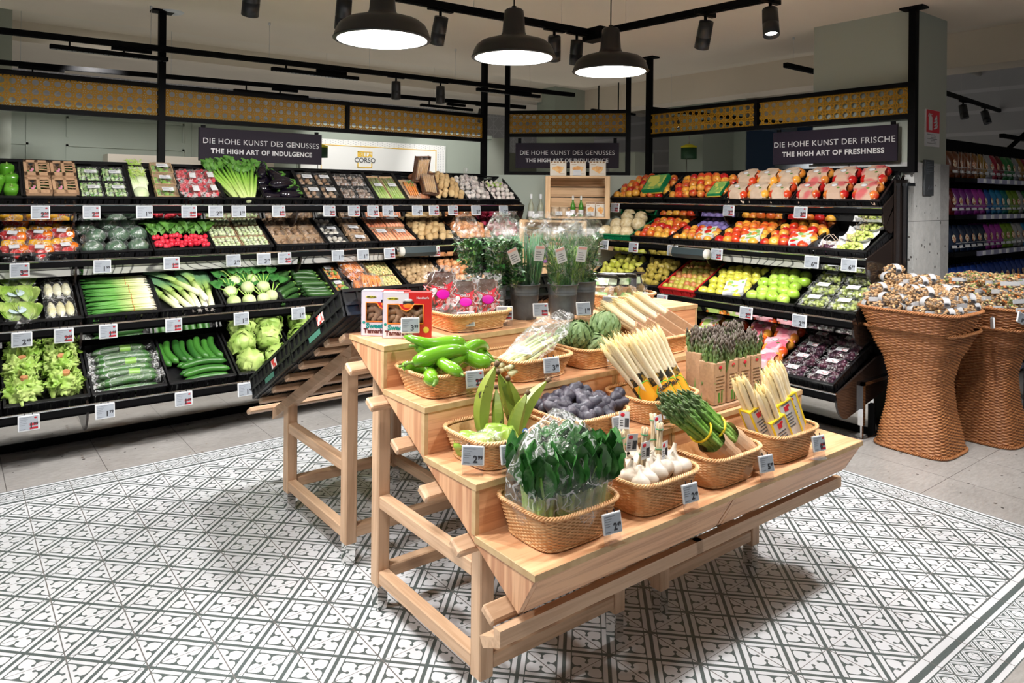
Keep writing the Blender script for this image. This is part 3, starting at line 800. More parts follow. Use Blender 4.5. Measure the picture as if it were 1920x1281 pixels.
M_leekm = vgrad('leek_leaf', 0, [(-.20, (0.80, 0.80, 0.68)), (-.10, (0.72, 0.76, 0.42)), (.0, (0.36, 0.52, 0.12)), (.10, (0.13, 0.28, 0.12)), (.2, (0.10, 0.22, 0.14))], ns=60, st=(.1, 1, 1))
M_spr = vgrad('spring_onion_stalk', 0, [(-.17, (0.05, 0.22, 0.04)), (-.02, (0.12, 0.36, 0.05)), (.07, (0.58, 0.68, 0.25)), (.16, (0.85, 0.80, 0.62))], ns=60, st=(.1, 1, 1))
M_cel = vgrad('celery_stalk', 0, [(-.14, (0.55, 0.66, 0.24)), (.02, (0.28, 0.52, 0.07)), (.14, (0.10, 0.34, 0.03))], ns=60, st=(.1, 1, 1), bs=.2)
M_fen = mat('fennel_bulb', (0.70, 0.76, 0.55), 0.45, c2=(0.52, 0.66, 0.30), ns=10, stretch=(1, .4, 1))
M_trayB = mat('brown_tray', (0.16, 0.07, 0.035), 0.4)
M_trayK = mat('black_tray', (0.012, 0.012, 0.014), 0.3)
M_trayC = mat('cardboard_tray', (0.50, 0.33, 0.19), 0.7)
M_veggr = mat('chopped_green', (0.10, 0.30, 0.04), 0.5, c2=(0.55, 0.65, 0.35), ns=30)
M_pinkc = mat('pink_print_card', (0.72, 0.16, 0.24), 0.5, c2=(0.82, 0.45, 0.50), ns=12, detail=1, lo=.45, hi=.55)
M_greenbox = mat('green_print_box', (0.0, 0.20, 0.07), 0.45)
M_redbox = mat('red_print_box', (0.55, 0.02, 0.02), 0.45)
M_purp = mat('purple_moulded_tray', (0.22, 0.17, 0.42), 0.6)
M_leaflet = mat('fruit_leaflet', (0.78, 0.80, 0.70), 0.5, c2=(0.25, 0.50, 0.12), ns=22, detail=1, lo=.52, hi=.58)
M_blue = mat('blue_print', (0.03, 0.12, 0.35), 0.5)

def apple_prof(R, dip=.22, base=.1, n=10, tall=.92):
    p = []
    for i in range(n + 1):
        t = pi * i / n
        r = R * sin(t) * (1 + .06 * cos(t))
        z = -R * tall * cos(t)
        if t > pi * .72: z -= R * dip * ((t - pi * .72) / (pi * .28)) ** 1.5
        if t < pi * .2: z += R * base * (1 - t / (pi * .2))
        p.append((max(r, .0008), z))
    return p
def mesh_apple(name, R, m, dip=.22, tall=.92, seed=0):
    g = G(); ax = RND.random()
    g.lathe(apple_prof(R, dip, .12, 10, tall), 14, fn=lambda p, t: (p[0] * (1 + .025 * cos(5 * t)), p[1] * (1 + .025 * cos(5 * t + .6)), p[2]))
    g.k = 1; z = R * (tall - dip) - .002
    g.tube([(0, 0, z), (.001, 0, z + R * .2), (.004, .001, z + R * .42)], [.0014, .0012, .0018], 5)
    return g.mesh(name, [m, M_stem])
def mesh_pear(name, R, m):
    prof = []
    for i in range(12):
        t = i / 11
        z = -R + t * R * 2.5
        r = R * (sin(min(1, t * 1.55) * pi / 2 * 1.0) if t < .45 else (1 - .62 * ((t - .45) / .55) ** .9) * (1 if t < .95 else .5))
        if t == 0: r = .001
        prof.append((r, z))
    prof.append((.001, R * 1.52))
    g = G(); g.lathe(prof, 12); g.k = 1; g.tube([(0, 0, R * 1.48), (.002, 0, R * 1.85)], [.0016, .002], 5)
    return g.mesh(name, [m, M_stem])
def mesh_lump(name, r, m, amp=.18, seed=0, fq=1.4, nu=14, nv=10):
    g = G(); g.ball((0, 0, 0), r, nu, nv, amp, fq, seed); return g.mesh(name, m)
def mesh_onion(name, R, m):
    g = G()
    g.lathe([(.001, -R * .9), (R * .3, -R * .86), (R * .75, -R * .6), (R, -.05 * R), (R * .92, R * .4), (R * .6, R * .78), (R * .22, R * 1.0), (R * .10, R * 1.25), (R * .13, R * 1.42), (.001, R * 1.43)], 12)
    return g.mesh(name, m)
def mesh_bell(name, R, m):
    g = G()
    g.lathe([(.001, -R * 1.05), (R * .45, -R * 1.15), (R * .75, -R), (R * .85, -R * .4), (R, R * .3), (R * .92, R * .8), (R * .6, R * 1.05), (R * .25, R * .9), (.001, R * .85)], 16,
            fn=lambda p, t: (p[0] * (1 + .09 * cos(4 * t)), p[1] * (1 + .09 * cos(4 * t)), p[2]))
    g.k = 1; g.lathe([(R * .3, R * .9), (R * .12, R * .98), (R * .1, R * 1.3), (.001, R * 1.32)], 8)
    return g.mesh(name, [m, M_stemg])
def mesh_long(name, L, R, m, bend=.02, tip=.25, n=10, k=10, rough_end=None, knob=False):
    pts = []; rs = []
    for i in range(n + 1):
        t = i / n; x = (t - .5) * L
        pts.append((x, bend * sin(pi * t), 0))
        e = min(t, 1 - t) / tip
        rs.append(R * (sqrt(max(0.03, 1 - (1 - min(1, e)) ** 2))))
    g = G(); g.tube(pts, rs, k)
    if knob:
        g.k = 1; g.tube([(L / 2 - .004, 0, 0), (L / 2 + .012, -.002, 0)], [R * .42, R * .36], 6)
    return g.mesh(name, [m, M_stemg])
def mesh_eggplant(name, L=.20, R=.042):
    g = G(); pts = []; rs = []
    for i in range(12):
        t = i / 11; pts.append(((t - .5) * L, .012 * sin(pi * t), 0)); rs.append(R * (max(.05, sin(pi * min(1, t * 1.15) ** .8 * .5)) if t < .8 else 1) * (1 - .38 * max(0, t - .45) / .55) * (1 if t > .05 else .5))
    rs = [R * sqrt(max(.02, 1 - (1 - min(1, (i / 11) / .35)) ** 2)) * (1 - .42 * max(0, i / 11 - .4) / .6) for i in range(12)]
    g.tube(pts, rs, 14)
    g.k = 1
    g.ball((L / 2 - .006, 0, 0), (.020, .027, .027), 10, 6)
    for a in range(5):
        t = a * 2 * pi / 5
        g.tube([(L / 2 - .01, cos(t) * .022, sin(t) * .022), (L / 2 - .045, cos(t) * .032, sin(t) * .032)], [.012, .001], 5)
    g.tube([(L / 2, 0, 0), (L / 2 + .03, .006, .004)], [.008, .007], 7)
    return g.mesh(name, [M_egg, M_leaf])
def leaf(g, M, L, W, curl=.3, ruf=.0, nu=6, nv=10, seed=0, cup=.25, tipw=.7, arc=0.6):
    """leaf along +x from origin, arching up then over"""
    def f(u, v):
        t = v; s_ = (u - .5) * 2
        wd = W * (sin(pi * min(1, t ** tipw)) ** .8 if t < 1 else 0) + .0008
        if t > .999: wd = .001
        x = L * t * (1 - .15 * curl * t); z = L * (arc * .5 * sin(pi * t * .5) - curl * t * t)
        y = s_ * wd * .5
        z += cup * wd * s_ * s_ * .6
        if ruf:
            q = noise.noise(Vector((t * 9, s_ * 4 + seed, seed * 3.7)))
            z += ruf * q * (abs(s_) ** 1.2); y += ruf * .4 * noise.noise(Vector((t * 7, s_ + 9, seed * 2.2)))
        return M @ Vector((x, y, z))
    g.grid(f, nu, nv)
def ball_leaf(g, R, axis, spread, seed, ruf=.006, nu=8, nv=8, lift=0.0):
    """one cupped leaf hugging a head"""
    q = Vector(axis).normalized().to_track_quat('Z', 'X').to_matrix()
    def f(u, v):
        a = (u - .5) * 2 * spread; b = (v - .35) * 1.9 * spread
        w = 1 - .35 * abs(v - .5)
        d = Vector((sin(a) * w, sin(b), cos(a) * cos(b)))
        if d.length < 1e-6: d = Vector((0, 0, 1))
        d.normalize()
        e = max(abs(u - .5), abs(v - .5)) * 2
        n1 = noise.noise(Vector((u * 5 + seed, v * 5, seed * 1.7)))
        r = R * (1 + lift * e * e) + ruf * n1 * (1 + 3 * e ** 3) + (ruf * .9) * abs(sin(u * 3.14 * 6)) * .25
        return q @ (d * r)
    g.grid(f, nu, nv)
def mesh_cabbage(name, R, seed, m, n=9, ruf=.006, core=True, lift=.06, open_=False):
    g = G(); rr = random.Random(seed)
    g.ball((0, 0, 0), R * .95, 16, 12, .06, 2.2, seed)
    for k in range(n):
        a = k * 2.4; z = -.5 + 1.2 * (k / n)
        ball_leaf(g, R * (1.0 + .015 * (k % 3)), (cos(a) * sqrt(1 - z * z), sin(a) * sqrt(1 - z * z), z), .75, seed + k * 1.3, ruf, 9, 9, lift)
    return g.mesh(name, m)
def mesh_lettuce(name, R, seed, m):
    g = G(); rr = random.Random(seed)
    g.ball((0, 0, 0), R * .8, 14, 10, .1, 3, seed)
    for k in range(15):
        a = k * 2.4; z = -.35 + 1.15 * (k / 15)
        ball_leaf(g, R * (.86 + .12 * rr.random()), (cos(a) * sqrt(max(0, 1 - z * z)), sin(a) * sqrt(max(0, 1 - z * z)), z), .60, seed + k * 2.1, .013, 12, 12, .07)
    g.k = 1
    g.smooth = False
    g.lathe([(.001, R * 1.02), (.017, R * 1.0), (.018, R * .8)], 10)
    return g.mesh(name, [m, MATS['core_cut']])
mat('core_cut', (0.55, 0.27, 0.12), .6, c2=(0.42, 0.17, 0.07), ns=60)

def heap(g, w, d, z, n, rad, amp=.25, seed=0, squash=.9, nu=8, nv=6, fn=None):
    rr = random.Random(seed)
    nx = max(1, int(w / (rad * 1.8))); ny = max(1, int(d / (rad * 1.8)))
    for i in range(nx):
        for j in range(ny):
            x = (i + .5) * w / nx + rr.uniform(-1, 1) * rad * .3; y = (j + .5) * d / ny + rr.uniform(-1, 1) * rad * .3
            g.ball((x, y, z + rr.uniform(0, rad * .5)), (rad, rad, rad * squash), nu, nv, amp, 2, seed + i * 7 + j)
def film_sheet(g, w, d, z, amp=.006, seed=0, n=8, drop=.02):
    """crinkled film pulled over a tray and down its sides"""
    t = g.smooth; g.smooth = False
    def f(u, v):
        e = max(abs(u - .5), abs(v - .5)) * 2
        zz = z + amp * noise.noise(Vector((u * 5 + seed, v * 5, seed * 2.3))) - (drop if e > .98 else 0) + (.004 * (1 - e * e))
        return Vector((u * w, v * d, zz))
    g.grid(f, n, n); g.smooth = t
def pack(name, w, d, h, tray, fill, rad=.02, lab=None, seed=0, amp=.25, film=M_film, squash=.9, labcol=None, kind='balls', over=.6):
    """origin at lower left corner, x across, y deep; tray + contents + film + label"""
    g = G(); t = .004
    g.k = 0
    g.prism([(0.006, 0), (d - .006, 0), (d, h), (d - t, h), (d - .01, t), (.01, t), (t, h), (0, h)], 0.004, w - .004)
    g.box((0.002, 0.004, 0), (t + .002, d - .004, h)); g.box((w - t - .002, 0.004, 0), (w - .002, d - .004, h))
    g.k = 1
    if kind == 'balls': heap(g, w - 2 * rad * .6, d - 2 * rad * .6, h * over, 0, rad, amp, seed, squash)
    elif kind == 'sticks':
        rr = random.Random(seed); n = int(w / (rad * 2))
        for k in range(n):
            x = (k + .5) * w / n
            g.tube([(x, .012, h * over + .004), (x + rr.uniform(-.006, .006), d - .012, h * over + rr.uniform(0, .008))], [rad, rad * .6], 7)
    elif kind == 'leafy':
        rr = random.Random(seed)
        for k in range(14):
            leaf(g, TR(rr.uniform(.2, .8) * w, rr.uniform(.15, .8) * d, h * .7) @ RO(rr.uniform(0, 6.28), 'Z'), .05, .035, .4, .012, 4, 5, seed + k)
    if g.m and g.m[-1] == 1 and kind != 'leafy':
        pass
    off = [(x, y, z) for x, y, z in g.v]
    g.k = 2; film_sheet(g, w, d, h + rad * .75, .006, seed, 7, h * .5)
    if lab:
        g.k = 3; x0, y0, x1, y1 = lab
        g.box((x0 * w, y0 * d, h + rad * .75 + .006), (x1 * w, y1 * d, h + rad * .75 + .008))
        g.k = 4
        for q in range(3): g.box((x0 * w + .004, (y0 + (y1 - y0) * (.25 + .22 * q)) * d, h + rad * .75 + .008), (x0 * w + (x1 - x0) * w * (.8 - .2 * (q % 2)), (y0 + (y1 - y0) * (.32 + .22 * q)) * d, h + rad * .75 + .0085))
    # heap is drawn from the corner: shift it inside the tray
    n0 = 0
    return g.mesh(name, [tray, fill, film, labcol or M_paper, M_grey])

def place(me, name, M, label, cat, group=None):
    return T(put(me, name, M), label, cat, group)
def rot_any(r=RND): return RO(r.uniform(0, 6.28), 'Z') @ RO(r.uniform(-.9, .9), 'X') @ RO(r.uniform(-.9, .9), 'Y')
def fruit(M, x0, x1, y0, y1, nx, ny, z, meshes, name, label, cat, group, jit=.006, upright=False, rise=0.0, stagger=True, scale=(.94, 1.06), tip=None, zj=.004, rows2=None):
    for j in range(ny):
        for i in range(nx):
            x = x0 + (i + .5 + (.25 if (stagger and j % 2) else (-.25 if stagger else 0))) * (x1 - x0) / nx
            y = y0 + (j + .5) * (y1 - y0) / ny
            x += RND.uniform(-jit, jit); y += RND.uniform(-jit, jit)
            zz = z + rise * (1 - abs((i + .5) / nx - .5) * 1.6) * (1 - abs((j + .5) / ny - .5) * .8) + RND.uniform(-zj, zj)
            Rm = (RO(RND.uniform(0, 6.28), 'Z') @ RO(RND.uniform(-.3, .3), 'X')) if upright else rot_any()
            if tip is not None: Rm = RO(tip + RND.uniform(-.15, .15), 'Z') @ RO(RND.uniform(-.08, .08), 'Y') @ RO(RND.uniform(0, 6.28), 'X')
            place(RND.choice(meshes), name, M @ TR(x, y, zz) @ Rm @ SCL(RND.uniform(*scale)), label, cat, group)
# ================================================================ left rack contents
F0 = -.07   # crate floor in crate coordinates
cell1 = [.07, .366, .65, .945, 1.24, 1.514, 1.79, 2.10, 2.394, 2.688, 2.96, 3.24, 3.55, 3.83]
def c1(i, what): return crate('L', 0, cell1[i], (cell1[i + 1] if i < 13 else 4.12) - cell1[i], what)
# --- top row
M, w, d = c1(0, 'green bell peppers')
mb = [mesh_bell('bell_pepper', .04, M_pepG)]
for (x, y, z) in [(.06, .08, 0), (.15, .07, 0), (.235, .08, 0), (.08, .18, .0), (.17, .17, .0), (.24, .18, 0), (.13, .27, 0), (.22, .28, 0)]:
    place(mb[0], 'bell_pepper', M @ TR(x, y, F0 + .055 + z) @ RO(RND.uniform(-.5, .5), 'X') @ RO(RND.uniform(0, 6), 'Z'), 'glossy green bell pepper in the top crate at the left edge', 'pepper', 'green bell peppers')
M, w, d = c1(1, 'kraft carton packs of herbs')
g = G(); W_, D_ = .135, .155
g.box((0, 0, 0), (W_, .012, .075)); g.box((0, D_ - .012, 0), (W_, D_, .075)); g.box((0, 0, 0), (.004, D_, .075)); g.box((W_ - .004, 0, 0), (W_, D_, .075)); g.box((0, 0, 0), (W_, D_, .004))
g.box((0, 0, .073), (W_, .035, .077)); g.box((0, D_ - .022, .073), (W_, D_, .077)); g.box((0, 0, .073), (.016, D_, .077)); g.box((W_ - .014, 0, .073), (W_, D_, .077)); g.box((.058, 0, .073), (.076, D_, .077))
for k in range(3): g.box((.076, .055 + k * .028, .073), (W_, .064 + k * .028, .077), TR(.1, .08, 0) @ RO(.12 * (k - 1), 'Z') @ TR(-.1, -.08, 0))
g.k = 1
for k in range(10): leaf(g, TR(.03 + .008 * k, .03 + .011 * k, .05) @ RO(k * 2.1, 'Z'), .05, .03, .3, .01, 3, 4, k)
g.k = 2; g.ball((.037, .045, .0775), (.012, .010, .001), 8, 4); g.ball((.045, .062, .0775), (.008, .014, .001), 8, 4)
g.k = 3; g.ball((.037, .11, .078), (.013, .010, .001), 8, 4); g.tube([(.037, .11, .078), (.037, .085, .078)], .003, 5)
mm = g.mesh('carton_pack', [M_card, M_leafD, mat('pink_print', (.62, .25, .35), .6), M_ink])
for i in range(2):
    for j in range(2): place(mm, 'carton_pack', M @ TR(.008 + i * .139, .02 + j * .162, F0 + .01 + .01 * j), 'kraft carton pack with cut-out windows and pink print on the top left shelf', 'carton', 'kraft carton packs')
M, w, d = c1(2, 'film packs of green beans')
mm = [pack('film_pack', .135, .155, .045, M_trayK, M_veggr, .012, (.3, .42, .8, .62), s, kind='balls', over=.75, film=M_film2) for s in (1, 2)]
for i in range(2):
    for j in range(2): place(mm[(i + j) % 2], 'film_pack', M @ TR(.008 + i * .138, .015 + j * .16, F0 + .022), 'crinkled silvery film pack of green vegetables with a white label', 'pack', 'silvery film packs on the top row')
M, w, d = c1(3, 'fennel and brussels sprouts')
def mesh_fennel():
    g = G(); g.ball((-.05, 0, 0), (.05, .042, .028), 14, 10, .1, 3, 2)
    for k in range(7): g.tube([(-.03, -.03 + k * .01, .0), (.05, -.035 + k * .012, .01), (.11, -.04 + k * .014, .012)], [.011, .009, .006], 7)
    g.k = 1
    rr = random.Random(3)
    for k in range(40): leaf(g, TR(.06 + rr.random() * .09, rr.uniform(-.04, .04), .012) @ RO(rr.uniform(-1, 1), 'Z'), .035, .010, .2, .006, 2, 3, k)
    return g.mesh('fennel', [M_fen, M_leafL])
mf = mesh_fennel()
for x, y in ((.06, .13), ): place(mf, 'fennel_bulb', M @ TR(x, y, F0 + .05) @ RO(pi / 2, 'Z') @ SCL(1.1), 'pale fennel bulb with feathery green stalks at the front', 'fennel')
place(mf, 'fennel_bulb', M @ TR(.075, .25, F0 + .05) @ RO(pi / 2 + .1, 'Z') @ SCL(1.05, 1.0, 1.0), 'fennel bulb behind the front one, only its feathery stalks showing', 'fennel')
ms = pack('sprout_pack', .14, .11, .04, M_trayC, mat('sprout', (.16, .34, .04), .5, c2=(.28, .48, .10), ns=20), .018, (.25, .3, .75, .62), 4)
for j in range(3): place(ms, 'sprout_pack', M @ TR(.145, .02 + j * .115, F0 + .03 + j * .012), ['film pack of brussels sprouts in the front beside the fennel', 'middle film pack of brussels sprouts beside the fennel', 'rearmost film pack of brussels sprouts beside the fennel'][j], 'pack')
M, w, d = c1(4, 'bagged radishes')
mr = G(); rr = random.Random(5)
for k in range(46): mr.ball((rr.uniform(.01, .13), rr.uniform(.01, .14), rr.uniform(0, .045)), .0135, 8, 6)
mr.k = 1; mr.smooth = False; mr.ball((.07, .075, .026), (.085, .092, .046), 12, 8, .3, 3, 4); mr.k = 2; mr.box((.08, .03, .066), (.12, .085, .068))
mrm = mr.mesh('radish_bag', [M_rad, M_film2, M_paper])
for i in range(2):
    for j in range(2): place(mrm, 'radish_bag', M @ TR(-.005 + i * .125, .015 + j * .15, F0 + .03 + .006 * j) @ RO(.1 * (i - j), 'Z'), 'clear bag of bright red radishes on the top row beside the celery', 'bag', 'bags of red radishes')
M, w, d = c1(5, 'celery')
def mesh_celery(seed):
    g = G(); rr = random.Random(seed)
    for k in range(11):
        a = k * 2 * pi / 11; r0 = .022 if k % 2 else .012
        g.tube([(-.14, cos(a) * r0 * .8, sin(a) * r0 * .6), (-.05, cos(a) * r0 * 1.3, sin(a) * r0), (.06, cos(a) * r0 * 1.7, sin(a) * r0 * 1.2), (.13, cos(a) * r0 * 2.2, sin(a) * r0 * 1.5 + .005)], [.009, .011, .009, .006], 7)
    g.k = 1
    for k in range(26): leaf(g, TR(.09 + rr.random() * .08, rr.uniform(-.05, .05), rr.uniform(0, .03)) @ RO(rr.uniform(-.9, .9), 'Z') @ RO(-.3, 'Y'), .05, .03, .25, .014, 3, 4, k)
    g.k = 2; g.ball((-.142, 0, 0), (.004, .02, .016), 10, 6)
    return g.mesh('celery', [M_cel, M_leaf, M_kohl])
mc = [mesh_celery(1), mesh_celery(2)]
for k, (x, y, a) in enumerate([(.04, .19, 1.95), (.105, .17, 1.75), (.165, .165, 1.6), (.22, .18, 1.35)]):
    place(mc[k % 2], 'celery', M @ TR(x, y, F0 + .055 + .02 * (k == 1)) @ RO(a, 'Z') @ RO(-.1, 'Y') @ SCL(1.15), 'green celery head with leafy top leaning in the top row crate', 'celery', 'celery heads')
M, w, d = c1(6, 'eggplants')
me_ = mesh_eggplant('eggplant')
for k, (x, y, z, a) in enumerate([(.07, .06, 0, .2), (.07, .14, 0, .1), (.20, .07, .01, .0), (.21, .15, .0, -.15), (.08, .22, .0, .3), (.20, .23, 0, -.1), (.14, .30, 0, .2), (.14, .12, .055, .1), (.13, .20, .055, 1.9), (.06, .30, .04, 1.2)]):
    place(me_, 'eggplant', M @ TR(x, y, F0 + .05 + z) @ RO(a, 'Z') @ RO(RND.uniform(0, 6), 'X') @ SCL(.9), 'glossy black eggplant with green calyx in the top row', 'eggplant', 'eggplants in one crate')
M, w, d = c1(7, 'labelled brown mushroom packs')
mm = [pack('mushroom_pack', .135, .155, .045, M_trayK, M_mushB, .021, (.25, .38, .8, .62), s) for s in (11, 12)]
for i in range(2):
    for j in range(2): place(mm[(i + j) % 2], 'mushroom_pack', M @ TR(.008 + i * .138, .015 + j * .16, F0 + .022), 'film pack of brown mushrooms with cream label in the top row beside the eggplants', 'pack', 'brown mushroom packs beside the eggplants')
M, w, d = c1(8, 'dark mushroom trays')
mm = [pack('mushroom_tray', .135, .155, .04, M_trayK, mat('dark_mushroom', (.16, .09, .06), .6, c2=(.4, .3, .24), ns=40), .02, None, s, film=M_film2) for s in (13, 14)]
for i in range(2):
    for j in range(2): place(mm[(i + j) % 2], 'mushroom_tray', M @ TR(.008 + i * .138, .015 + j * .16, F0 + .022), 'film wrapped tray of dark mixed mushrooms without label on the top row', 'pack', 'dark mushroom trays')
M, w, d = c1(9, 'soup vegetable packs')
mm = pack('soup_vegetable_pack', .125, .30, .035, M_trayC, M_leafL, .010, (.25, .5, .8, .62), 15, kind='sticks')
for i in range(2): place(mm, 'soup_vegetable_pack', M @ TR(.008 + i * .13, .02, F0 + .022), ['long film pack of leek and soup greens left of the carrot pack', 'second long film pack of soup greens next to the carrot pack'][i], 'pack')
M, w, d = c1(10, 'mixed carrots and sweet potatoes')
g = G(); g.k = 0; g.box((0, 0, 0), (.13, .25, .035)); g.k = 1
for k in range(5): g.tube([(.035 + k * .018, .02, .048), (.03 + k * .02, .16, .05), (.028 + k * .02, .2, .05)], [.004, .011, .008], 7)
g.k = 2
for k in range(8): leaf(g, TR(.05 + .006 * k, .15 + .006 * k, .05) @ RO(k * 1.3, 'Z'), .05, .02, .2, .01, 3, 4, k)
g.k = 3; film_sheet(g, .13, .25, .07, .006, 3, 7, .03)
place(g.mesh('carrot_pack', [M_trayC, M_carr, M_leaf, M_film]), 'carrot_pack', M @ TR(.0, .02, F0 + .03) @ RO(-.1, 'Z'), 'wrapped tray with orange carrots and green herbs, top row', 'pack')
mp = [mesh_lump('sweet_potato', (.055, .032, .03), M_sweet, .2, s) for s in (1, 2)]
for (x, y, z, a) in [(.16, .06, 0, 1), (.22, .09, 0, .4), (.15, .22, .0, 1.2), (.18, .30, .03, .3)]: place(mp[0], 'sweet_potato', M @ TR(x, y, F0 + .045 + z) @ RO(a, 'Z'), 'reddish brown sweet potato loose beside the carrot pack', 'sweet potato', 'sweet potatoes')
g = G(); g.k = 0
def tray_shell(g, W_, D_, H_):
    g.prism([(0.008, 0), (D_ - .008, 0), (D_, H_), (D_ - .004, H_), (D_ - .012, .004), (.012, .004), (.004, H_), (0, H_)], .004, W_ - .004)
    g.box((.002, .004, 0), (.006, D_ - .004, H_)); g.box((W_ - .006, .004, 0), (W_ - .002, D_ - .004, H_))
tray_shell(g, .14, .22, .045); g.k = 1
for k in range(6): g.tube([(.03 + k * .017, .02, .03), (.025 + k * .018, .19, .04)], [.008, .011], 7)
g.k = 2; film_sheet(g, .14, .22, .055, .006, 6, 7, .03)
tb = g.mesh('brown_tray', [M_trayB, mat('tan_roots', (.5, .3, .14), .6), M_film])
place(tb, 'vegetable_tray', M @ TR(.15, .05, F0 + .075) @ RO(-.15, 'Z') @ RO(.25, 'X'), 'brown plastic tray of tan roots standing proud of the top row', 'tray')
place(tb, 'vegetable_tray', M @ TR(.12, .22, F0 + .09) @ RO(.1, 'Z') @ RO(1.2, 'X'), 'upended brown plastic tray leaning at the very back of the top row', 'tray')
M, w, d = c1(11, 'potatoes')
mp = [mesh_lump('potato', (.036, .027, .025), M_pot, .16, s, 1.1) for s in (3, 4, 5)]
fruit(M, .01, w - .01, .02, d - .01, 5, 7, F0 + .055, mp, 'potato', 'tan potato heaped in the top row crate left of the garlic', 'potato', 'potatoes in the top row', .008, rise=.07, tip=1.2)
M, w, d = c1(12, 'netted garlic')
mg = mesh_onion('garlic_bulb', .024, M_garl)
fruit(M, .01, w - .01, .02, d - .01, 5, 6, F0 + .05, [mg], 'garlic_bulb', 'white garlic bulb in the left one of two garlic crates', 'garlic', 'garlic bulbs left crate', .006, rise=.045)
g = G(); g.smooth = False; g.ball((.1, .17, .045), (.15, .17, .06), 14, 10, .25, 3, 7); g.tube([(.1, .3, .06), (.1, .34, .09), (.12, .37, .10)], [.03, .012, .025], 8)
place(g.mesh('film_bag', [M_film2]), 'film_bag', M @ TR(.03, 0, F0 + .02), 'knotted clear bag over the left garlic crate', 'bag')
M, w, d = c1(13, 'garlic with green shoots')
fruit(M, .01, w - .01, .02, d - .06, 5, 5, F0 + .045, [mg], 'garlic_bulb', 'white garlic bulb in the corner crate at the end of the top row', 'garlic', 'garlic bulbs corner crate', .006, rise=.02)
g = G()
for k in range(9): leaf(g, TR(.04 + .02 * k, .2 + .01 * (k % 3), F0 + .07) @ RO(k * 1.9, 'Z'), .06, .02, .3, .01, 3, 4, k)
T(g.ob('garlic_leaves', M_leafL, None, M), 'loose green shoots lying on the corner garlic crate', 'leaves')

# --- second row
def cl(row, s0, w, what, **k): return crate('L', row, s0, w, what, **k)
M, w, d = cl(1, .247, .395, 'bagged mixed peppers')
def pepper_bag(seed):
    g = G(); rr = random.Random(seed)
    for k in range(7):
        g.k = [0, 1, 0, 1, 0, 2, 1][k]
        a = k * 2.4; rad = .0 if k == 0 else .045
        Mx = TR(cos(a) * rad, sin(a) * rad * 1.1, .03 + .012 * (k % 2)) @ RO(rr.uniform(-1, 1), 'X') @ RO(a, 'Z')
        R = .032
        g.lathe([(.001, -R * 1.05), (R * .75, -R), (R * .85, -R * .4), (R, R * .3), (R * .92, R * .8), (R * .4, R * .95), (.001, R * .85)], 12, Mx, fn=lambda p, t: (p[0] * (1 + .1 * cos(4 * t)), p[1] * (1 + .1 * cos(4 * t)), p[2]))
    g.k = 3; g.smooth = False; g.ball((0, 0, .033), (.085, .10, .05), 14, 9, .3, 3, seed)
    g.k = 4; g.box((-.03, -.06, .078), (.02, -.02, .080))
    return g.mesh('pepper_bag', [M_pepR, M_pepY, mat('orange_pepper', (.7, .16, .01), .2, coat=.5), M_film2, M_paper])
mm = [pepper_bag(1), pepper_bag(5)]
for k, (x, y, z) in enumerate([(.07, .08, 0), (.20, .07, 0), (.32, .09, 0), (.08, .22, .01), (.21, .23, .01), (.33, .24, .01), (.10, .36, .03), (.26, .37, .03)]):
    place(mm[k % 2], 'pepper_bag', M @ TR(x, y, F0 + .02 + z) @ RO(RND.uniform(-.4, .4), 'Z'), 'clear bag of red and yellow peppers', 'bag', 'bags of red and yellow peppers')
M, w, d = cl(1, .645, .405, 'film wrapped green melons')
mm = [mesh_lump('wrapped_melon', (.062, .052, .05), M_ww, .08, s, 1.5) for s in (1, 2)]
g = G(); g.smooth = False; g.ball((0, 0, 0), (.065, .055, .053), 12, 9, .12, 4, 3); g.tube([(-.06, 0, .0), (-.085, .01, .01)], [.02, .03], 6)
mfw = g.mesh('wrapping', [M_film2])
for k, (x, y, z) in enumerate([(.07, .06, 0), (.20, .055, 0), (.33, .07, 0), (.10, .17, .02), (.23, .16, .035), (.34, .19, .02), (.06, .28, .02), (.19, .29, .04), (.31, .30, .04), (.25, .38, .05)]):
    o = place(mm[k % 2], 'wrapped_melon', M @ TR(x, y, F0 + .055 + z) @ RO(RND.uniform(-.6, .6), 'Z'), 'dark green round melon in shiny film in the second row', 'melon', 'film wrapped green melons')
    put(mfw, 'wrapping', Matrix(), o)
M, w, d = cl(1, 1.055, .365, 'radish bunches')
mrd = mesh_lump('radish', (.017, .017, .018), M_rad, .08, 2)
g = G(); rr = random.Random(8)
for k in range(44):
    leaf(g, TR(rr.uniform(-.06, .06), rr.uniform(-.02, .09), rr.uniform(0, .035)) @ RO(rr.uniform(.6, 2.5), 'Z') @ RO(-.5, 'Y'), rr.uniform(.09, .15), .045, .55, .02, 4, 6, k)
bl = g.mesh('radish_leaves', [M_leaf])
for k, (x, a) in enumerate([(.07, .1), (.18, 0), (.29, -.1)]):
    t = empty('radish_bunch', M @ TR(x, .10, F0 + .03) @ RO(a, 'Z')); T(t, 'bunch of red radishes with green leaves behind', 'radish bunch', 'radish bunches')
    put(bl, 'leaves', TR(0, .08, .04), t)
    for q in range(15):
        put(mrd, 'radish', TR(((q % 5) - 2) * .024 + RND.uniform(-.009, .009), (q // 5) * .028 - .04 + RND.uniform(-.009, .009), .02 + .014 * (q // 5) + RND.uniform(0, .022)) @ rot_any(), t)
M, w, d = cl(1, 1.425, .41, 'bagged salad greens')
mm = [pack('salad_pack', .19, .135, .035, M_trayC, mat('pale_sprouts', (.42, .55, .24), .5, c2=(.70, .74, .52), ns=60, detail=4), .014, None, s, film=M_film2, over=1.1) for s in (21, 22)]
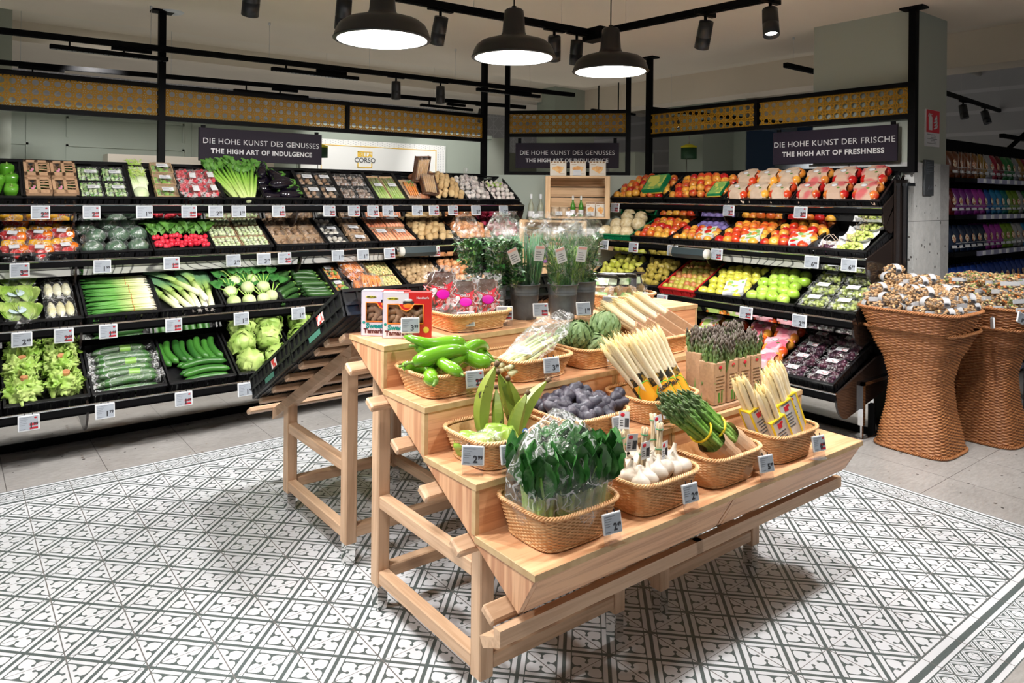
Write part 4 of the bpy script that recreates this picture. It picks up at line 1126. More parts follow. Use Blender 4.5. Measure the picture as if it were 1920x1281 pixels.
for i in range(2):
    for j in range(3): place(mm[(i + j) % 2], 'salad_pack', M @ TR(.01 + i * .195, .015 + j * .14, F0 + .02 + .006 * j), 'film pack of pale green cut salad right of the radish bunches', 'pack', 'pale green salad packs')
M, w, d = cl(1, 1.845, .395, 'brown mushroom packs')
mm = [pack('mushroom_pack', .125, .14, .035, M_trayC, M_mushB, .019, None, s, film=M_film) for s in (31, 32, 33)]
for i in range(3):
    for j in range(3): place(mm[(i + j) % 3], 'mushroom_pack', M @ TR(.006 + i * .127, .01 + j * .14, F0 + .02 + .006 * j), 'film pack of brown mushrooms filling the second row crate', 'pack', 'brown mushroom packs second row')
M, w, d = cl(1, 2.245, .405, 'white and brown mushrooms')
mw = [pack('mushroom_tray', .17, .13, .04, M_trayK, M_mushW, .021, (.3, .3, .7, .6) if s == 42 else None, s) for s in (41, 42)]
mk = [pack('mushroom_tray', .15, .13, .035, M_trayC, M_mushB, .018, (.2, .3, .7, .6), s) for s in (43, 44)]
for j in range(3): place(mw[j % 2], 'mushroom_tray', M @ TR(.01, .015 + j * .135, F0 + .02), 'black tray of white mushrooms in film', 'pack', 'white mushroom trays')
for j in range(3): place(mk[j % 2], 'mushroom_tray', M @ TR(.2, .02 + j * .135, F0 + .025 + .01 * j) @ RO(-.12, 'Z'), 'cardboard tray of small brown mushrooms beside the white ones', 'pack', 'small brown mushroom trays')
M, w, d = cl(1, 2.655, .36, 'film packs of pink carrots')
mm = [pack('carrot_pack', .16, .20, .03, M_trayC, M_carrp, .013, (.25, .6, .75, .85), s, kind='sticks', film=M_film2, over=1.0) for s in (51, 52)]
for i in range(2):
    for j in range(2): place(mm[(i + j) % 2], 'carrot_pack', M @ TR(.01 + i * .17, .01 + j * .205, F0 + .03 + .01 * j), 'film pack of pinkish orange carrots between mushrooms and potatoes', 'pack', 'pinkish carrot packs')
M, w, d = cl(1, 3.02, .385, 'potatoes')
mp = [mesh_lump('potato', (.047, .034, .031), M_pot, .16, s, 1.1) for s in (6, 7, 8)]
fruit(M, .02, w - .02, .02, d - .02, 5, 7, F0 + .05, mp, 'potato', 'large tan potato in the second row beside the onions', 'potato', 'large potatoes', .012, rise=.04, tip=.9)
M, w, d = cl(1, 3.41, .385, 'yellow onions')
mo = mesh_onion('onion', .033, M_onion)
fruit(M, .015, w - .015, .02, d - .02, 6, 7, F0 + .045, [mo], 'onion', 'coppery yellow onion in the second row', 'onion', 'yellow onions', .006, rise=.05)
M, w, d = cl(1, 3.80, .37, 'red onions')
mo2 = mesh_onion('onion', .033, M_onionR)
fruit(M, .015, w - .015, .02, d - .02, 5, 7, F0 + .045, [mo2], 'onion', 'dark red onion at the end of the second row', 'onion', 'red onions', .006, rise=.05)

# --- third row
M, w, d = cl(2, .24, .40, 'salad hearts and chicory')
def mesh_heart_pack(seed):
    g = G()
    for k in range(2):
        Mx = TR(.05 + .075 * k, .09, .035) @ RO(.15 * (k - .5), 'Z')
        for q in range(9):
            leaf(g, Mx @ TR(0, -.07, -.01 + .003 * q) @ RO(pi / 2 + (q - 4) * .13, 'Z'), .15, .07, .12, .016, 5, 7, seed + q + k * 5, cup=.5)
    g.k = 1; g.smooth = False; g.ball((.09, .09, .04), (.095, .105, .045), 14, 9, .22, 3, seed)
    g.k = 2; g.ball((.075, .07, .082), (.042, .035, .003), 14, 6)
    return g.mesh('salad_heart_pack', [M_leafL, M_film2, mat('pale_blue_label', (.50, .62, .66), .5)])
mh = mesh_heart_pack(1)
for j in range(3): place(mh, 'salad_heart_pack', M @ TR(.005, .0 + j * .15, F0 + .02 + j * .01), ['front bag of salad hearts with round pale blue label', 'middle bag of salad hearts with round pale blue label', 'rear bag of salad hearts under the figured strip'][j], 'bag')
def mesh_chic_pack():
    g = G(); tray_shell(g, .16, .19, .035)
    g.k = 1
    for k in range(3): g.lathe([(.001, -.07), (.016, -.06), (.024, -.02), (.02, .03), (.006, .068), (.001, .07)], 10, TR(.035 + k * .046, .10, .035) @ RO(-pi / 2, 'X'))
    g.k = 2; film_sheet(g, .16, .19, .068, .008, 5, 8, .03)
    return g.mesh('chicory_pack', [M_trayK, M_chicz, M_film2])
M_chicz = mat('chicory', (.80, .74, .40), .45, c2=(.84, .82, .64), ns=8)
mcp = mesh_chic_pack()
for j in range(2): place(mcp, 'chicory_pack', M @ TR(.21, .015 + j * .2, F0 + .02), ['front black tray of three yellow chicory heads', 'rear black tray of yellow chicory heads under film'][j], 'pack')
M, w, d = cl(2, .645, .395, 'spring onions')
def mesh_spring(seed):
    g = G(); rr = random.Random(seed)
    for k in range(12):
        y0 = rr.uniform(-.014, .014); z0 = rr.uniform(-.010, .014)
        g.tube([(-.17 + rr.uniform(0, .03), y0 * 1.8 + rr.uniform(-.012, .012), z0 * .6), (-.08, y0 * 1.5, z0), (.0, y0, z0), (.10, y0, z0), (.15, y0 * 1.1, z0), (.162, y0 * 1.1, z0)], [.003, .0048, .0042, .0048, .0075, .003], 6)
        g.tube([(.162, y0 * 1.1, z0), (.178, y0 * 1.3 + rr.uniform(-.004, .004), z0 - .004)], [.003, .001], 4)
    return g.mesh('spring_onions', [M_spr])
mso = [mesh_spring(s) for s in (1, 2, 3)]
gb = G(); gb.tube([(0.06, cos(t) * .021, sin(t) * .018 + .002) for t in [k * pi / 6 for k in range(12)]], .0016, 4, closed=True); mband = gb.mesh('band', [mat('orange_band', (.6, .15, .03), .5)])
for k in range(17):
    layer = k // 9; j = k % 9
    o = place(mso[k % 3], 'spring_onion_bunch', M @ TR(w / 2 + RND.uniform(-.008, .008), .03 + j * .044 + layer * .02, F0 + .03 + layer * .032) @ RO(RND.uniform(-.05, .05), 'Z') @ SCL(1.08), 'bunch of spring onions lying crosswise with white roots to the right', 'spring onions', 'spring onion bunches')
    put(mband, 'band', Matrix(), o)
M, w, d = cl(2, 1.045, .38, 'leeks')
def mesh_leek(seed):
    g = G(); rr = random.Random(seed)
    g.tube([(-.20, 0, 0), (-.185, 0, 0), (-.05, 0, 0), (.03, 0, 0)], [.012, .019, .017, .017], 12)
    for k in range(6):
        a = (k - 2.5) * .10
        n = 8
        def f(u, v, a=a, k=k):
            x = .0 + v * .2; s_ = (u - .5) * 2
            return Vector((x, s_ * (.018 + .012 * v) + sin(a) * v * .16, .010 + .004 * k - .016 * s_ * s_ * (1 - .5 * v) - .02 * v * v * (k % 2)))
        g.grid(f, 4, n)
    g.k = 1
    for k in range(10): g.tube([(-.2, rr.uniform(-.01, .01), rr.uniform(-.01, .01)), (-.222, rr.uniform(-.016, .016), rr.uniform(-.014, .014))], [.0015, .0006], 3)
    return g.mesh('leek', [M_leekm, M_garl])
ml = [mesh_leek(s) for s in (1, 2, 3)]
for k, (x, a, z, y) in enumerate([(.05, 2.05, 0, .2), (.11, 1.95, .02, .2), (.17, 1.85, .02, .2), (.215, 1.62, .03, .2), (.27, 1.55, .03, .2), (.33, 1.45, .02, .2), (.14, 2.25, .055, .27), (.30, 1.38, .0, .22), (.24, 1.75, .06, .24), (.08, 1.8, .0, .3)]):
    place(ml[k % 3], 'leek', M @ TR(x, y, F0 + .03 + z) @ RO(a, 'Z'), 'leek with white shaft forward and blue-green leaves behind', 'leek', 'leeks in one crate')
M, w, d = cl(2, 1.43, .375, 'kohlrabi')
def mesh_kohl(seed):
    g = G(); rr = random.Random(seed); g.ball((0, 0, 0), (.045, .045, .038), 16, 10, .05, 2, seed)
    g.k = 1
    for k in range(4):
        a = 1.57 + (k - 1.5) * .35
        e = (cos(a) * .13, sin(a) * .13, .03)
        g.tube([(cos(a) * .035, sin(a) * .035, .02), (cos(a) * .09, sin(a) * .09, .04), e], [.0045, .0035, .003], 6)
        g.k = 2; leaf(g, TR(*e) @ RO(a, 'Z'), .10, .07, .3, .014, 5, 6, seed + k); g.k = 1
    return g.mesh('kohlrabi', [M_kohl, M_cel, M_leafD])
mk_ = [mesh_kohl(1), mesh_kohl(2)]
for k, (x, y, z) in enumerate([(.07, .06, 0), (.17, .06, 0), (.27, .065, 0), (.33, .09, .0), (.07, .15, .015), (.18, .15, .04), (.29, .16, .03), (.12, .24, .03), (.24, .25, .03)]):
    place(mk_[k % 2], 'kohlrabi', M @ TR(x, y, F0 + .05 + z) @ RO(RND.uniform(-.3, .3), 'Z'), 'pale green kohlrabi with leaves pointing back', 'kohlrabi', 'kohlrabi in one crate')
M, w, d = cl(2, 1.81, .395, 'zucchini')
mz = [mesh_long('zucchini', .19, .02, M_zuc, b_, .12, 10, 10, knob=True) for b_ in (.006, .015)]
for k in range(7): place(mz[k % 2], 'zucchini', M @ TR(.07 + .01 * (k % 2), .05 + k * .05, F0 + .035 + .012 * (k % 3)) @ RO(.55, 'Z') @ RO(k, 'X'), 'dark green zucchini lying aslant in the left half of its crate', 'zucchini', 'aslant zucchini')
for k in range(13): place(mz[k % 2], 'zucchini', M @ TR(.27, .04 + (k % 9) * .042, F0 + .035 + .035 * (k // 9)) @ RO(-.12 + RND.uniform(-.06, .06), 'Z') @ RO(k, 'X'), 'dark green zucchini lying level in the right half of its crate', 'zucchini', 'level zucchini')
M, w, d = cl(2, 2.215, .60, 'carrots and vegetable packs')
mm = pack('vegetable_pack', .13, .19, .035, M_trayK, mat('mixed_vegetables', (.75, .22, .03), .5, c2=(.16, .36, .06), ns=22, detail=1, lo=.45, hi=.55), .017, (.1, .6, .5, .8), 61)
for j in range(2): place(mm, 'vegetable_pack', M @ TR(.01, .01 + j * .2, F0 + .03) @ RO(.03, 'Z'), ['front film pack of mixed soup vegetables left of the carrot bags', 'rear film pack of mixed soup vegetables left of the carrot bags'][j], 'pack')
def mesh_carrbag(seed):
    g = G(); rr = random.Random(seed)
    for k in range(15):
        x = .02 + (k % 8) * .019; z = .014 + .02 * (k // 8)
        g.tube([(x + rr.uniform(-.008, .008), .0, z), (x, .12, z), (x + .004, .16, z), (x + .004, .175, z)], [.004, .011, .013, .006], 7)
    g.k = 1; g.smooth = False; g.ball((.085, .09, .026), (.10, .12, .04), 14, 9, .22, 3, seed)
    return g.mesh('carrot_bag', [M_carr, M_film2])
mcb = [mesh_carrbag(1), mesh_carrbag(2)]
for k, (x, y, z, a) in enumerate([(.16, .02, 0, -.1), (.17, .2, .01, .1), (.20, .05, .035, -.25), (.16, .24, .045, .15)]):
    place(mcb[k % 2], 'carrot_bag', M @ TR(x, y, F0 + .02 + z) @ RO(a, 'Z'), 'clear bag of orange carrots in the third row', 'bag', 'bags of orange carrots')
mm = pack('printed_pack', .2, .19, .03, M_trayC, mat('patterned_print', (.72, .52, .22), .5, c2=(.42, .45, .18), ns=35, detail=2), .012, None, 71, over=1.2)
for j in range(2): place(mm, 'printed_pack', M @ TR(.36, .02 + j * .2, F0 + .03), ['front flat cream and green patterned pack right of the carrots', 'rear flat cream and green patterned pack right of the carrots'][j], 'pack')
M, w, d = cl(2, 2.82, .38, 'small brown potatoes')
mp = [mesh_lump('potato', (.03, .024, .022), M_potD, .2, s) for s in (1, 2)]
fruit(M, .02, w - .02, .02, d - .02, 8, 9, F0 + .045, mp, 'potato', 'small round brown potato', 'potato', 'small brown potatoes', .008, rise=.05)
M, w, d = cl(2, 3.21, .38, 'onions behind the herbs')
fruit(M, .02, w - .02, .02, d - .02, 5, 6, F0 + .045, [mo], 'onion', 'brown onion in the crate behind the bunched herbs', 'onion', 'onions behind the herbs', .006, rise=.03)

# --- bottom row
M, w, d = cl(3, -.16, .40, 'film wrapped cabbage lettuce')
g = G(); g.ball((0, 0, 0), .085, 16, 12, .08, 2, 3); g.k = 1; g.smooth = False; g.ball((0, 0, 0), .092, 14, 10, .1, 4, 2)
mm = g.mesh('wrapped_lettuce', [M_leafY, M_film2])
for (x, y, s_) in [(.30, .09, 'front'), (.29, .26, 'rear')]: place(mm, 'wrapped_lettuce', M @ TR(x, y, F0 + .085), '%s film wrapped pale lettuce at the left edge of the bottom row' % s_, 'lettuce')
M, w, d = cl(3, .245, .395, 'iceberg lettuce')
mls = [mesh_lettuce('lettuce', .072, s, M_leafL) for s in (1, 2, 3)]
for k, (x, y, z, s_) in enumerate([(.09, .10, 0, 'front left'), (.28, .11, .01, 'front right'), (.09, .25, .015, 'middle left'), (.27, .24, .02, 'middle right'), (.28, .37, .03, 'rear right'), (.11, .38, .02, 'rear left')]):
    place(mls[k % 3], 'lettuce', M @ TR(x, y, F0 + .075 + z) @ RO(-.25 + .3 * (k % 2), 'X') @ RO(k, 'Z') @ SCL(1.1), 'frilly pale green lettuce showing its orange stem cut, %s of six' % s_, 'lettuce')
M, w, d = cl(3, .645, .39, 'film wrapped cucumbers')
mcu = [mesh_long('cucumber', .30, .0225, M_cuc, b_, .12, 12, 10) for b_ in (.008, .02)]
g = G(); g.smooth = False
g.tube([(-.185, 0, 0), (-.155, 0, 0), (-.1, .004, 0), (0, .014, 0), (.1, .004, 0), (.155, 0, 0), (.18, .005, 0)], [.020, .012, .0245, .0255, .0245, .012, .022], 9)
mcw = g.mesh('film_sleeve', [M_film2]); 
M_cucd = mat('cucumber_skin_dark', (0.02, 0.08, 0.02), 0.35, c2=(0.05, 0.15, 0.03), ns=9, stretch=(.25, 1, 1), bs=.15)
mcd = [mesh_long('cucumber', .30, .0225, M_cucd, b_, .12, 12, 10) for b_ in (.008, .02)]
gl_ = G(); gl_.tube([(.0, .010, 0), (.06, .008, 0)], .0262, 10, cap=False); mlab = gl_.mesh('sleeve_label', [mat('green_sleeve', (.18, .36, .06), .4)])
for k in range(13):
    layer = k // 8; j = k % 8
    o = place(mcd[k % 2], 'wrapped_cucumber', M @ TR(w / 2 + RND.uniform(-.012, .012), .04 + j * .05 + layer * .03, F0 + .035 + .04 * layer) @ RO(RND.uniform(-.06, .06), 'Z') @ RO(RND.uniform(-.5, .5), 'X'), 'cucumber in shrink film with twisted ends' + (' and a green sleeve' if k % 2 else ''), 'cucumber', 'film wrapped cucumbers' + (' with sleeve' if k % 2 else ' plain'))
    put(mcw, 'film_sleeve', Matrix(), o)
    if k % 2: put(mlab, 'sleeve_label', Matrix(), o)
M, w, d = cl(3, 1.04, .39, 'loose cucumbers')
mcl = [mesh_long('cucumber', .22, .0215, M_cuc, b_, .14, 12, 10) for b_ in (.02, .03)]
for k in range(8): place(mcl[k % 2], 'cucumber', M @ TR(.035 + k * .044, .29 + .01 * (k % 2), F0 + .045 + .01 * (k % 3)) @ RO(pi / 2 + .1, 'Z') @ RO(0, 'X'), 'green cucumber standing lengthwise at the back of its crate', 'cucumber', 'lengthwise cucumbers')
for k in range(5): place(mcl[k % 2], 'cucumber', M @ TR(.22 + .01 * (k % 2), .035 + k * .038, F0 + .035 + .018 * (k % 2)) @ RO(.04, 'Z') @ SCL(1.25, 1, 1), 'green cucumber lying crosswise at the front of its crate', 'cucumber', 'crosswise cucumbers')
for s0, nm, cnt in ((1.435, 'green cabbages', 0), (1.83, 'round pale cabbages', 1), (2.225, 'cabbages at the shaded end', 1)):
    M, w, d = cl(3, s0, .39, nm)
    mcs = [mesh_cabbage('cabbage', .078, s, M_cabb) for s in (3 + cnt, 8 + cnt)]
    for k, (x, y, z) in enumerate([(.10, .09, 0), (.28, .10, 0), (.09, .25, .02), (.26, .26, .03), (.12, .38, .05), (.30, .37, .05)]):
        place(mcs[k % 2], 'cabbage', M @ TR(x, y, F0 + .08 + z) @ rot_any(), 'green cabbage head among the ' + nm, 'cabbage', nm)
# ================================================================ right rack contents (s = -Y)
def cr(row, y, w, what, **k): return crate('R', row, -y, w, what, **k)
mA = [mesh_apple('apple', .036, M_appR), mesh_apple('apple', .036, M_appO)]
M, w, d = cr(0, 4.42, .58, 'loose red apples beside the cake boxes')
fruit(M, .02, w - .02, .02, d - .01, 7, 5, F0 + .05, mA, 'apple', 'red and yellow apple in the crate nearest the wooden display', 'apple', 'loose red apples far crate', .006, rise=.05)
g = G(); g.box((0, 0, 0), (.19, .20, .045)); g.k = 1; g.box((.012, .012, .045), (.178, .188, .047)); g.k = 2; g.box((.0, -.001, .0), (.19, .0, .012))
mbx = g.mesh('print_box', [M_greenbox, mat('green_yellow_print', (.20, .42, .10), .5, c2=(.60, .62, .12), ns=14, detail=1, lo=.48, hi=.54), M_yel])
place(mbx, 'leaflet_box', M @ TR(.36, .03, F0 + .085) @ RO(.12, 'Z') @ RO(.12, 'X'), 'flat green and yellow printed box lying on the far crate of red apples', 'box')
M, w, d = cr(0, 3.82, .55, 'loose red apples in the second crate')
fruit(M, .02, w - .02, .02, d - .01, 7, 5, F0 + .05, mA, 'apple', 'red apple in the second crate from the wooden display', 'apple', 'loose red apples second crate', .006, rise=.05)
place(mbx, 'leaflet_box', M @ TR(.42, .0, F0 + .085) @ RO(.1, 'Z') @ SCL(.6, .9, .5), 'small green printed box at the edge of the second apple crate', 'box')
def mesh_applepack(seed, skin, card):
    g = G(); rr = random.Random(seed)
    for k in range(4):
        Mx = TR(.042 + (k % 2) * .078, .045 + (k // 2) * .078, .038)
        g.lathe(apple_prof(.036), 12, Mx)
    g.k = 1
    # card saddle draped over the apples, open at the corners
    def f(u, v):
        x = .016 + u * .13; y = .0 + v * .165
        z = .066 + .012 * cos((v - .5) * pi) + .005 * noise.noise(Vector((u * 4, v * 4, seed)))
        if abs(u - .5) > .3 and abs(v - .5) > .22: z -= .035
        if abs(v - .5) > .45: z -= .03
        return Vector((x, y, z))
    t = g.smooth; g.smooth = False; g.grid(f, 9, 11); g.smooth = t
    g.k = 2; g.ball((.07, .085, .081), (.02, .016, .002), 10, 4); g.k = 3; g.ball((.1, .06, .078), (.01, .008, .002), 8, 4)
    return g.mesh('apple_pack', [skin, card, M_paper, M_leaf])
M_cardp = mat('pale_kraft_print', (.52, .38, .27), .7, c2=(.62, .48, .36), ns=14)
ap1 = [mesh_applepack(s, M_appO, M_cardp) for s in (1, 2)]
ap2 = [mesh_applepack(s, M_appR, mat('kraft_red_print', (.55, .38, .28), .7, c2=(.55, .12, .12), ns=9, detail=1, lo=.52, hi=.6)) for s in (3, 4)]
for y0, wd, mm, lb in ((3.265, .545, ap1, 'kraft pack of yellow-red apples in the third crate of the top fruit row'), (2.71, .60, ap2, 'kraft pack of red apples in the crate at the column end')):
    M, w, d = cr(0, y0, wd, lb.split(' in the ')[0].replace('kraft pack', 'kraft packs') + (' at the column end' if y0 < 3 else ''))
    for j in range(2):
        for i in range(3): place(mm[(i + j) % 2], 'apple_pack', M @ TR(.01 + i * (w - .02) / 3, .0 + j * .155, F0 + .035 + .018 * j) @ RO(RND.uniform(-.06, .06), 'Z') @ SCL(1.12), lb, 'pack', 'apple packs ' + str(round(y0)))
# second row
M, w, d = cr(1, 4.40, .40, 'honey melons', col=M_greenbox)
mml = mesh_lump('melon', (.062, .058, .06), M_melon, .03, 1)
for k, (x, y, z) in enumerate([(.07, .06, 0), (.19, .065, 0), (.31, .06, 0), (.10, .18, .015), (.22, .18, .03), (.33, .20, .02), (.13, .30, .03), (.27, .32, .03)]):
    place(mml, 'melon', M @ TR(x, y, F0 + .065 + z) @ rot_any(), 'pale netted melon in the green crate', 'melon', 'netted melons')
def leaflet(M, x, y, lab):
    g = G(); g.prism([(-.0, 0), (.19, 0), (.17, .03), (.0, .026)], 0, .14); g.k = 1; g.box((.01, .01, .027), (.13, .16, .0285), RO(.01, 'X'))
    T(g.ob('price_leaflet', [M_paper, M_leaflet], None, M @ TR(x, y, F0 + .06) @ RO(.35, 'Z')), lab, 'leaflet')
for y0, nm, sk, skn, ex in ((3.995, 'peach coloured apples', [M_appO, M_appR], 'orange-red apple in the narrow crate beside the melons', 0), (3.60, 'red apples with purple tray', [M_appR], 'red apple in front of the purple moulded tray', 1), (3.215, 'orange apples', [M_appO, M_appO, M_appR], 'orange-red apple in the crate right of the purple tray', 2), (2.845, 'bright red apples', [M_appR, M_appO], 'bright red and yellow apple in the crate beside the grapes', 2)):
    M, w, d = cr(1, y0, .38, nm)
    ms_ = [mesh_apple('apple', .037, q) for q in sk]
    fruit(M, .015, w - .015, .02, (d - .02) if ex != 1 else d * .5, 5, 6 if ex != 1 else 3, F0 + .05, ms_, 'apple', skn, 'apple', nm, .005, rise=.03)
    if ex == 1:
        g = G()
        g.box((0, 0, 0), (.30, .21, .006))
        for i in range(5):
            for j in range(3): g.ball((.035 + i * .058, .035 + j * .07, .0), (.026, .03, .020), 10, 6)
        T(g.ob('moulded_tray', M_purp, None, M @ TR(.05, d * .52, F0 + .055)), 'purple moulded fruit tray lying empty at the back of its crate', 'tray')
    if ex: leaflet(M, w - .15, .02, 'white and green leaflet on the crate of ' + nm)
M, w, d = cr(1, 2.485, .39, 'white and blue grapes')
def grapes(name, m, n, rx, ry, rz, seed, r=.0115):
    g = G(); rr = random.Random(seed)
    for k in range(n):
        a = rr.uniform(0, 6.28); q = sqrt(rr.random()); z = rr.uniform(0, 1)
        g.ball((cos(a) * q * rx, sin(a) * q * ry, z * rz * (1 - .7 * q)), (r, r, r * 1.15), 8, 6)
    g.k = 1
    for k in range(4): g.tube([(rr.uniform(-.03, .03), rr.uniform(-.03, .03), rz * .8), (rr.uniform(-.04, .04), ry, rz * 1.2), (rr.uniform(-.06, .06), ry * 1.6, rz * 1.3)], .0016, 4)
    return g.mesh(name, [m, mat('dry_stalk', (.45, .33, .20), .7)])
mgw = grapes('grapes', M_grapeG, 90, .075, .06, .05, 1)
g = G(); g.smooth = False; g.grid(lambda u, v: Vector(((u - .5) * .2, (v - .5) * .17, .03 * (abs(u - .5) * 2) ** 3 + .03 * (abs(v - .5) * 2) ** 3 + .006 * noise.noise(Vector((u * 6, v * 6, 2))))), 8, 8)
mgp = g.mesh('paper_wrap', [M_paper])
for k, (x, y, z, nm) in enumerate([(.24, .09, .0, 'front'), (.25, .22, .02, 'middle'), (.28, .35, .04, 'rear')]):
    o = place(mgw, 'grape_bunch', M @ TR(x, y, F0 + .035 + z), '%s bunch of green grapes on white paper in the open grape crate' % nm, 'grapes'); put(mgp, 'paper_wrap', TR(0, 0, -.012), o)
mgb = grapes('grapes', M_grapeB, 50, .06, .045, .03, 2)
o = place(mgb, 'grape_bunch', M @ TR(.09, .09, F0 + .02), 'bunch of dark blue grapes beside the green ones', 'grapes'); put(mgp, 'paper_wrap', TR(0, 0, -.008), o)
g = G()
for s_ in (0, .025): g.tube([(.05 + s_, .1, 0), (.06 + s_, .12, .06), (.10 + s_, .13, .085), (.14 + s_, .11, .05), (.15 + s_, .09, 0)], .0018, 5)
T(g.ob('string_handle', mat('string', (.62, .50, .40), .8), None, M @ TR(0, 0, F0 + .03)), 'looped string handles standing over the blue grapes', 'string')
# third row
M, w, d = cr(2, 4.34, .40, 'yellow-green pears')
mpg = mesh_pear('pear', .034, M_pearG)
def pears(M, w, d, me, nx, ny, lab, grp, **k):
    fruit(M, .02, w - .02, .02, d - .02, nx, ny, F0 + .045, [me], 'pear', lab, 'pear', grp, .005, **k)
pears(M, w, d, mpg, 5, 5, 'yellow-green pear in the crate behind the kiwi packs', 'yellow-green pears', rise=.03)
M, w, d = cr(2, 3.94, .36, 'ochre pears')
pears(M, w, d, mesh_pear('pear', .034, M_pearY), 5, 5, 'ochre pear in the dark crate beside the red crate', 'ochre pears', rise=.02)
M, w, d = cr(2, 3.575, .335, 'small green-red pears', col=M_redbox)
pears(M, w, d, mesh_lump('pear', (.027, .027, .031), M_pear, .06, 2), 6, 8, 'small green and red pear in the red crate', 'small green-red pears', rise=.02)
M, w, d = cr(2, 3.235, .385, 'yellow apples')
fruit(M, .02, w - .02, .02, d - .02, 5, 6, F0 + .05, [mesh_apple('apple', .037, M_appY)], 'apple', 'yellow apple between the red pear crate and the green apples', 'apple', 'yellow apples', .005, rise=.02)
leaflet(M, w - .15, .0, 'white and red leaflet on the crate of yellow apples')
M, w, d = cr(2, 2.845, .38, 'bright green apples')
fruit(M, .02, w - .06, .02, d - .02, 4, 5, F0 + .055, [mesh_apple('apple', .043, M_appG)], 'apple', 'bright green apple left of the grape boxes', 'apple', 'green apples', .005, rise=.03)
M, w, d = cr(2, 2.46, .38, 'boxed green grapes')
def clam(name, w, d, h, fill, r, seed, ring=None):
    g = G(); rr = random.Random(seed)
    for k in range(70):
        g.ball((rr.uniform(.018, w - .018), rr.uniform(.018, d - .018), rr.uniform(.012, h - .014)), (r, r, r), 7, 5)
    g.k = 1; g.box((.006, .006, .002), (w - .006, d - .006, h * .96), bev=.016); g.box((0, 0, h * .52), (w, d, h * .58), bev=.003)
    g.smooth = False; g.grid(lambda u, v: Vector((.008 + u * (w - .016), .008 + v * (d - .016), h + .003 * noise.noise(Vector((u * 5, v * 5, seed))))), 6, 6)
    g.k = 2; g.box((w * .3, d * .35, h + .004), (w * .72, d * .68, h + .005)); g.k = 3
    for q in range(3): g.box((w * .34, d * (.4 + .08 * q), h + .005), (w * (.60 - .08 * (q % 2)), d * (.425 + .08 * q), h + .0055))
    if ring: g.k = 4; g.tube([(w * .62 + cos(t) * .016, d * .5 + sin(t) * .013, h + .0055) for t in [k * .5 + .6 for k in range(11)]], .0018, 4)
    return g.mesh(name, [fill, M_shell, M_paper, M_grey, M_red])
mcg = [clam('grape_box', .18, .125, .062, M_grapeG, .0115, s) for s in (1, 2)]
for j in range(3):
    for i in range(2): place(mcg[(i + j) % 2], 'grape_box', M @ TR(.0 + i * .19, .01 + j * .13, F0 + .04 + .016 * j) @ RO(.02 * (i - j), 'Z'), 'clear lidded box of green grapes with white label', 'box', 'boxes of green grapes')
for i in range(2): place(mcg[i], 'grape_box', M @ TR(.01 + i * .18, .41, F0 + .03), 'clear box of green grapes pushed to the dark back of the shelf', 'box', 'grape boxes at the back')
# bottom row
M, w, d = cr(3, 3.30, .40, 'printed packs of yellow-red apples')
ap3 = [mesh_applepack(s, M_appO, mat('green_pink_print', (.40, .55, .14), .6, c2=(.80, .60, .62), ns=16, detail=1, lo=.48, hi=.55)) for s in (5, 6)]
ap4 = [mesh_applepack(s, M_appO, M_pinkc) for s in (7, 8)]
for j in range(3):
    for i in range(2): place(ap3[(i + j) % 2], 'apple_pack', M @ TR(.02 + i * .18, .0 + j * .145, F0 + .03 + .012 * j) @ SCL(1.12), 'green and pink printed pack of orange-red apples, bottom fruit row', 'pack', 'green and pink apple packs')
M, w, d = cr(3, 2.895, .40, 'pink printed apple packs')
for j in range(3):
    for i in range(2): place(ap4[(i + j) % 2], 'apple_pack', M @ TR(.01 + i * .19, .0 + j * .155, F0 + .035 + .015 * j) @ RO(.05 * (i - .5), 'Z') @ SCL(1.15), 'bright pink printed pack of orange-red apples', 'pack', 'pink apple packs')
M, w, d = cr(3, 2.49, .375, 'boxed dark plums')
mcp2 = [clam('plum_box', .17, .125, .058, M_grapeB, .017, s, True) for s in (3, 4)]
for j in range(4):
    for i in range(2): place(mcp2[(i + j) % 2], 'plum_box', M @ TR(.0 + i * .19, .005 + j * .13, F0 + .03 + .01 * j) @ RO(.02 * (i - j), 'Z'), 'clear lidded box of dark plums with white label and red ring', 'box', 'boxes of dark plums')

# ================================================================ price labels
PRC = {}
g = G(); g.box((-.048, 0, -.040), (.048, .010, .040), bev=.003); g.k = 1; g.box((-.042, -.0012, -.034), (.042, .0005, .034)); g.k = 2
for k in range(2): g.box((-.02 + k * .035, .002, .040), (-.017 + k * .035, .006, .052))
ME_TAG = g.mesh('label_body', [M_white, M_screen, M_ink])
g = G()
for k, (a, b_) in enumerate([(-.038, .012), (-.038, -.004), (-.038, -.012), (-.038, -.008), (-.038, -.016)]): g.box((a, -.0018, .027 - k * .009), (b_, -.001, .0285 - k * .009))
g.box((-.038, -.0018, -.030), (-.014, -.001, -.028))
ME_TXT = g.mesh('small_print', [M_grey])
g = G(); g.box((.004, -.0016, -.014), (.040, -.0009, -.002)); g.k = 0; g.box((.004, -.0016, -.032), (.040, -.0009, -.022)); g.ball((.030, -.0012, .024), (.007, .001, .005), 8, 4)
ME_PROMO = g.mesh('promotion_mark', [M_red])
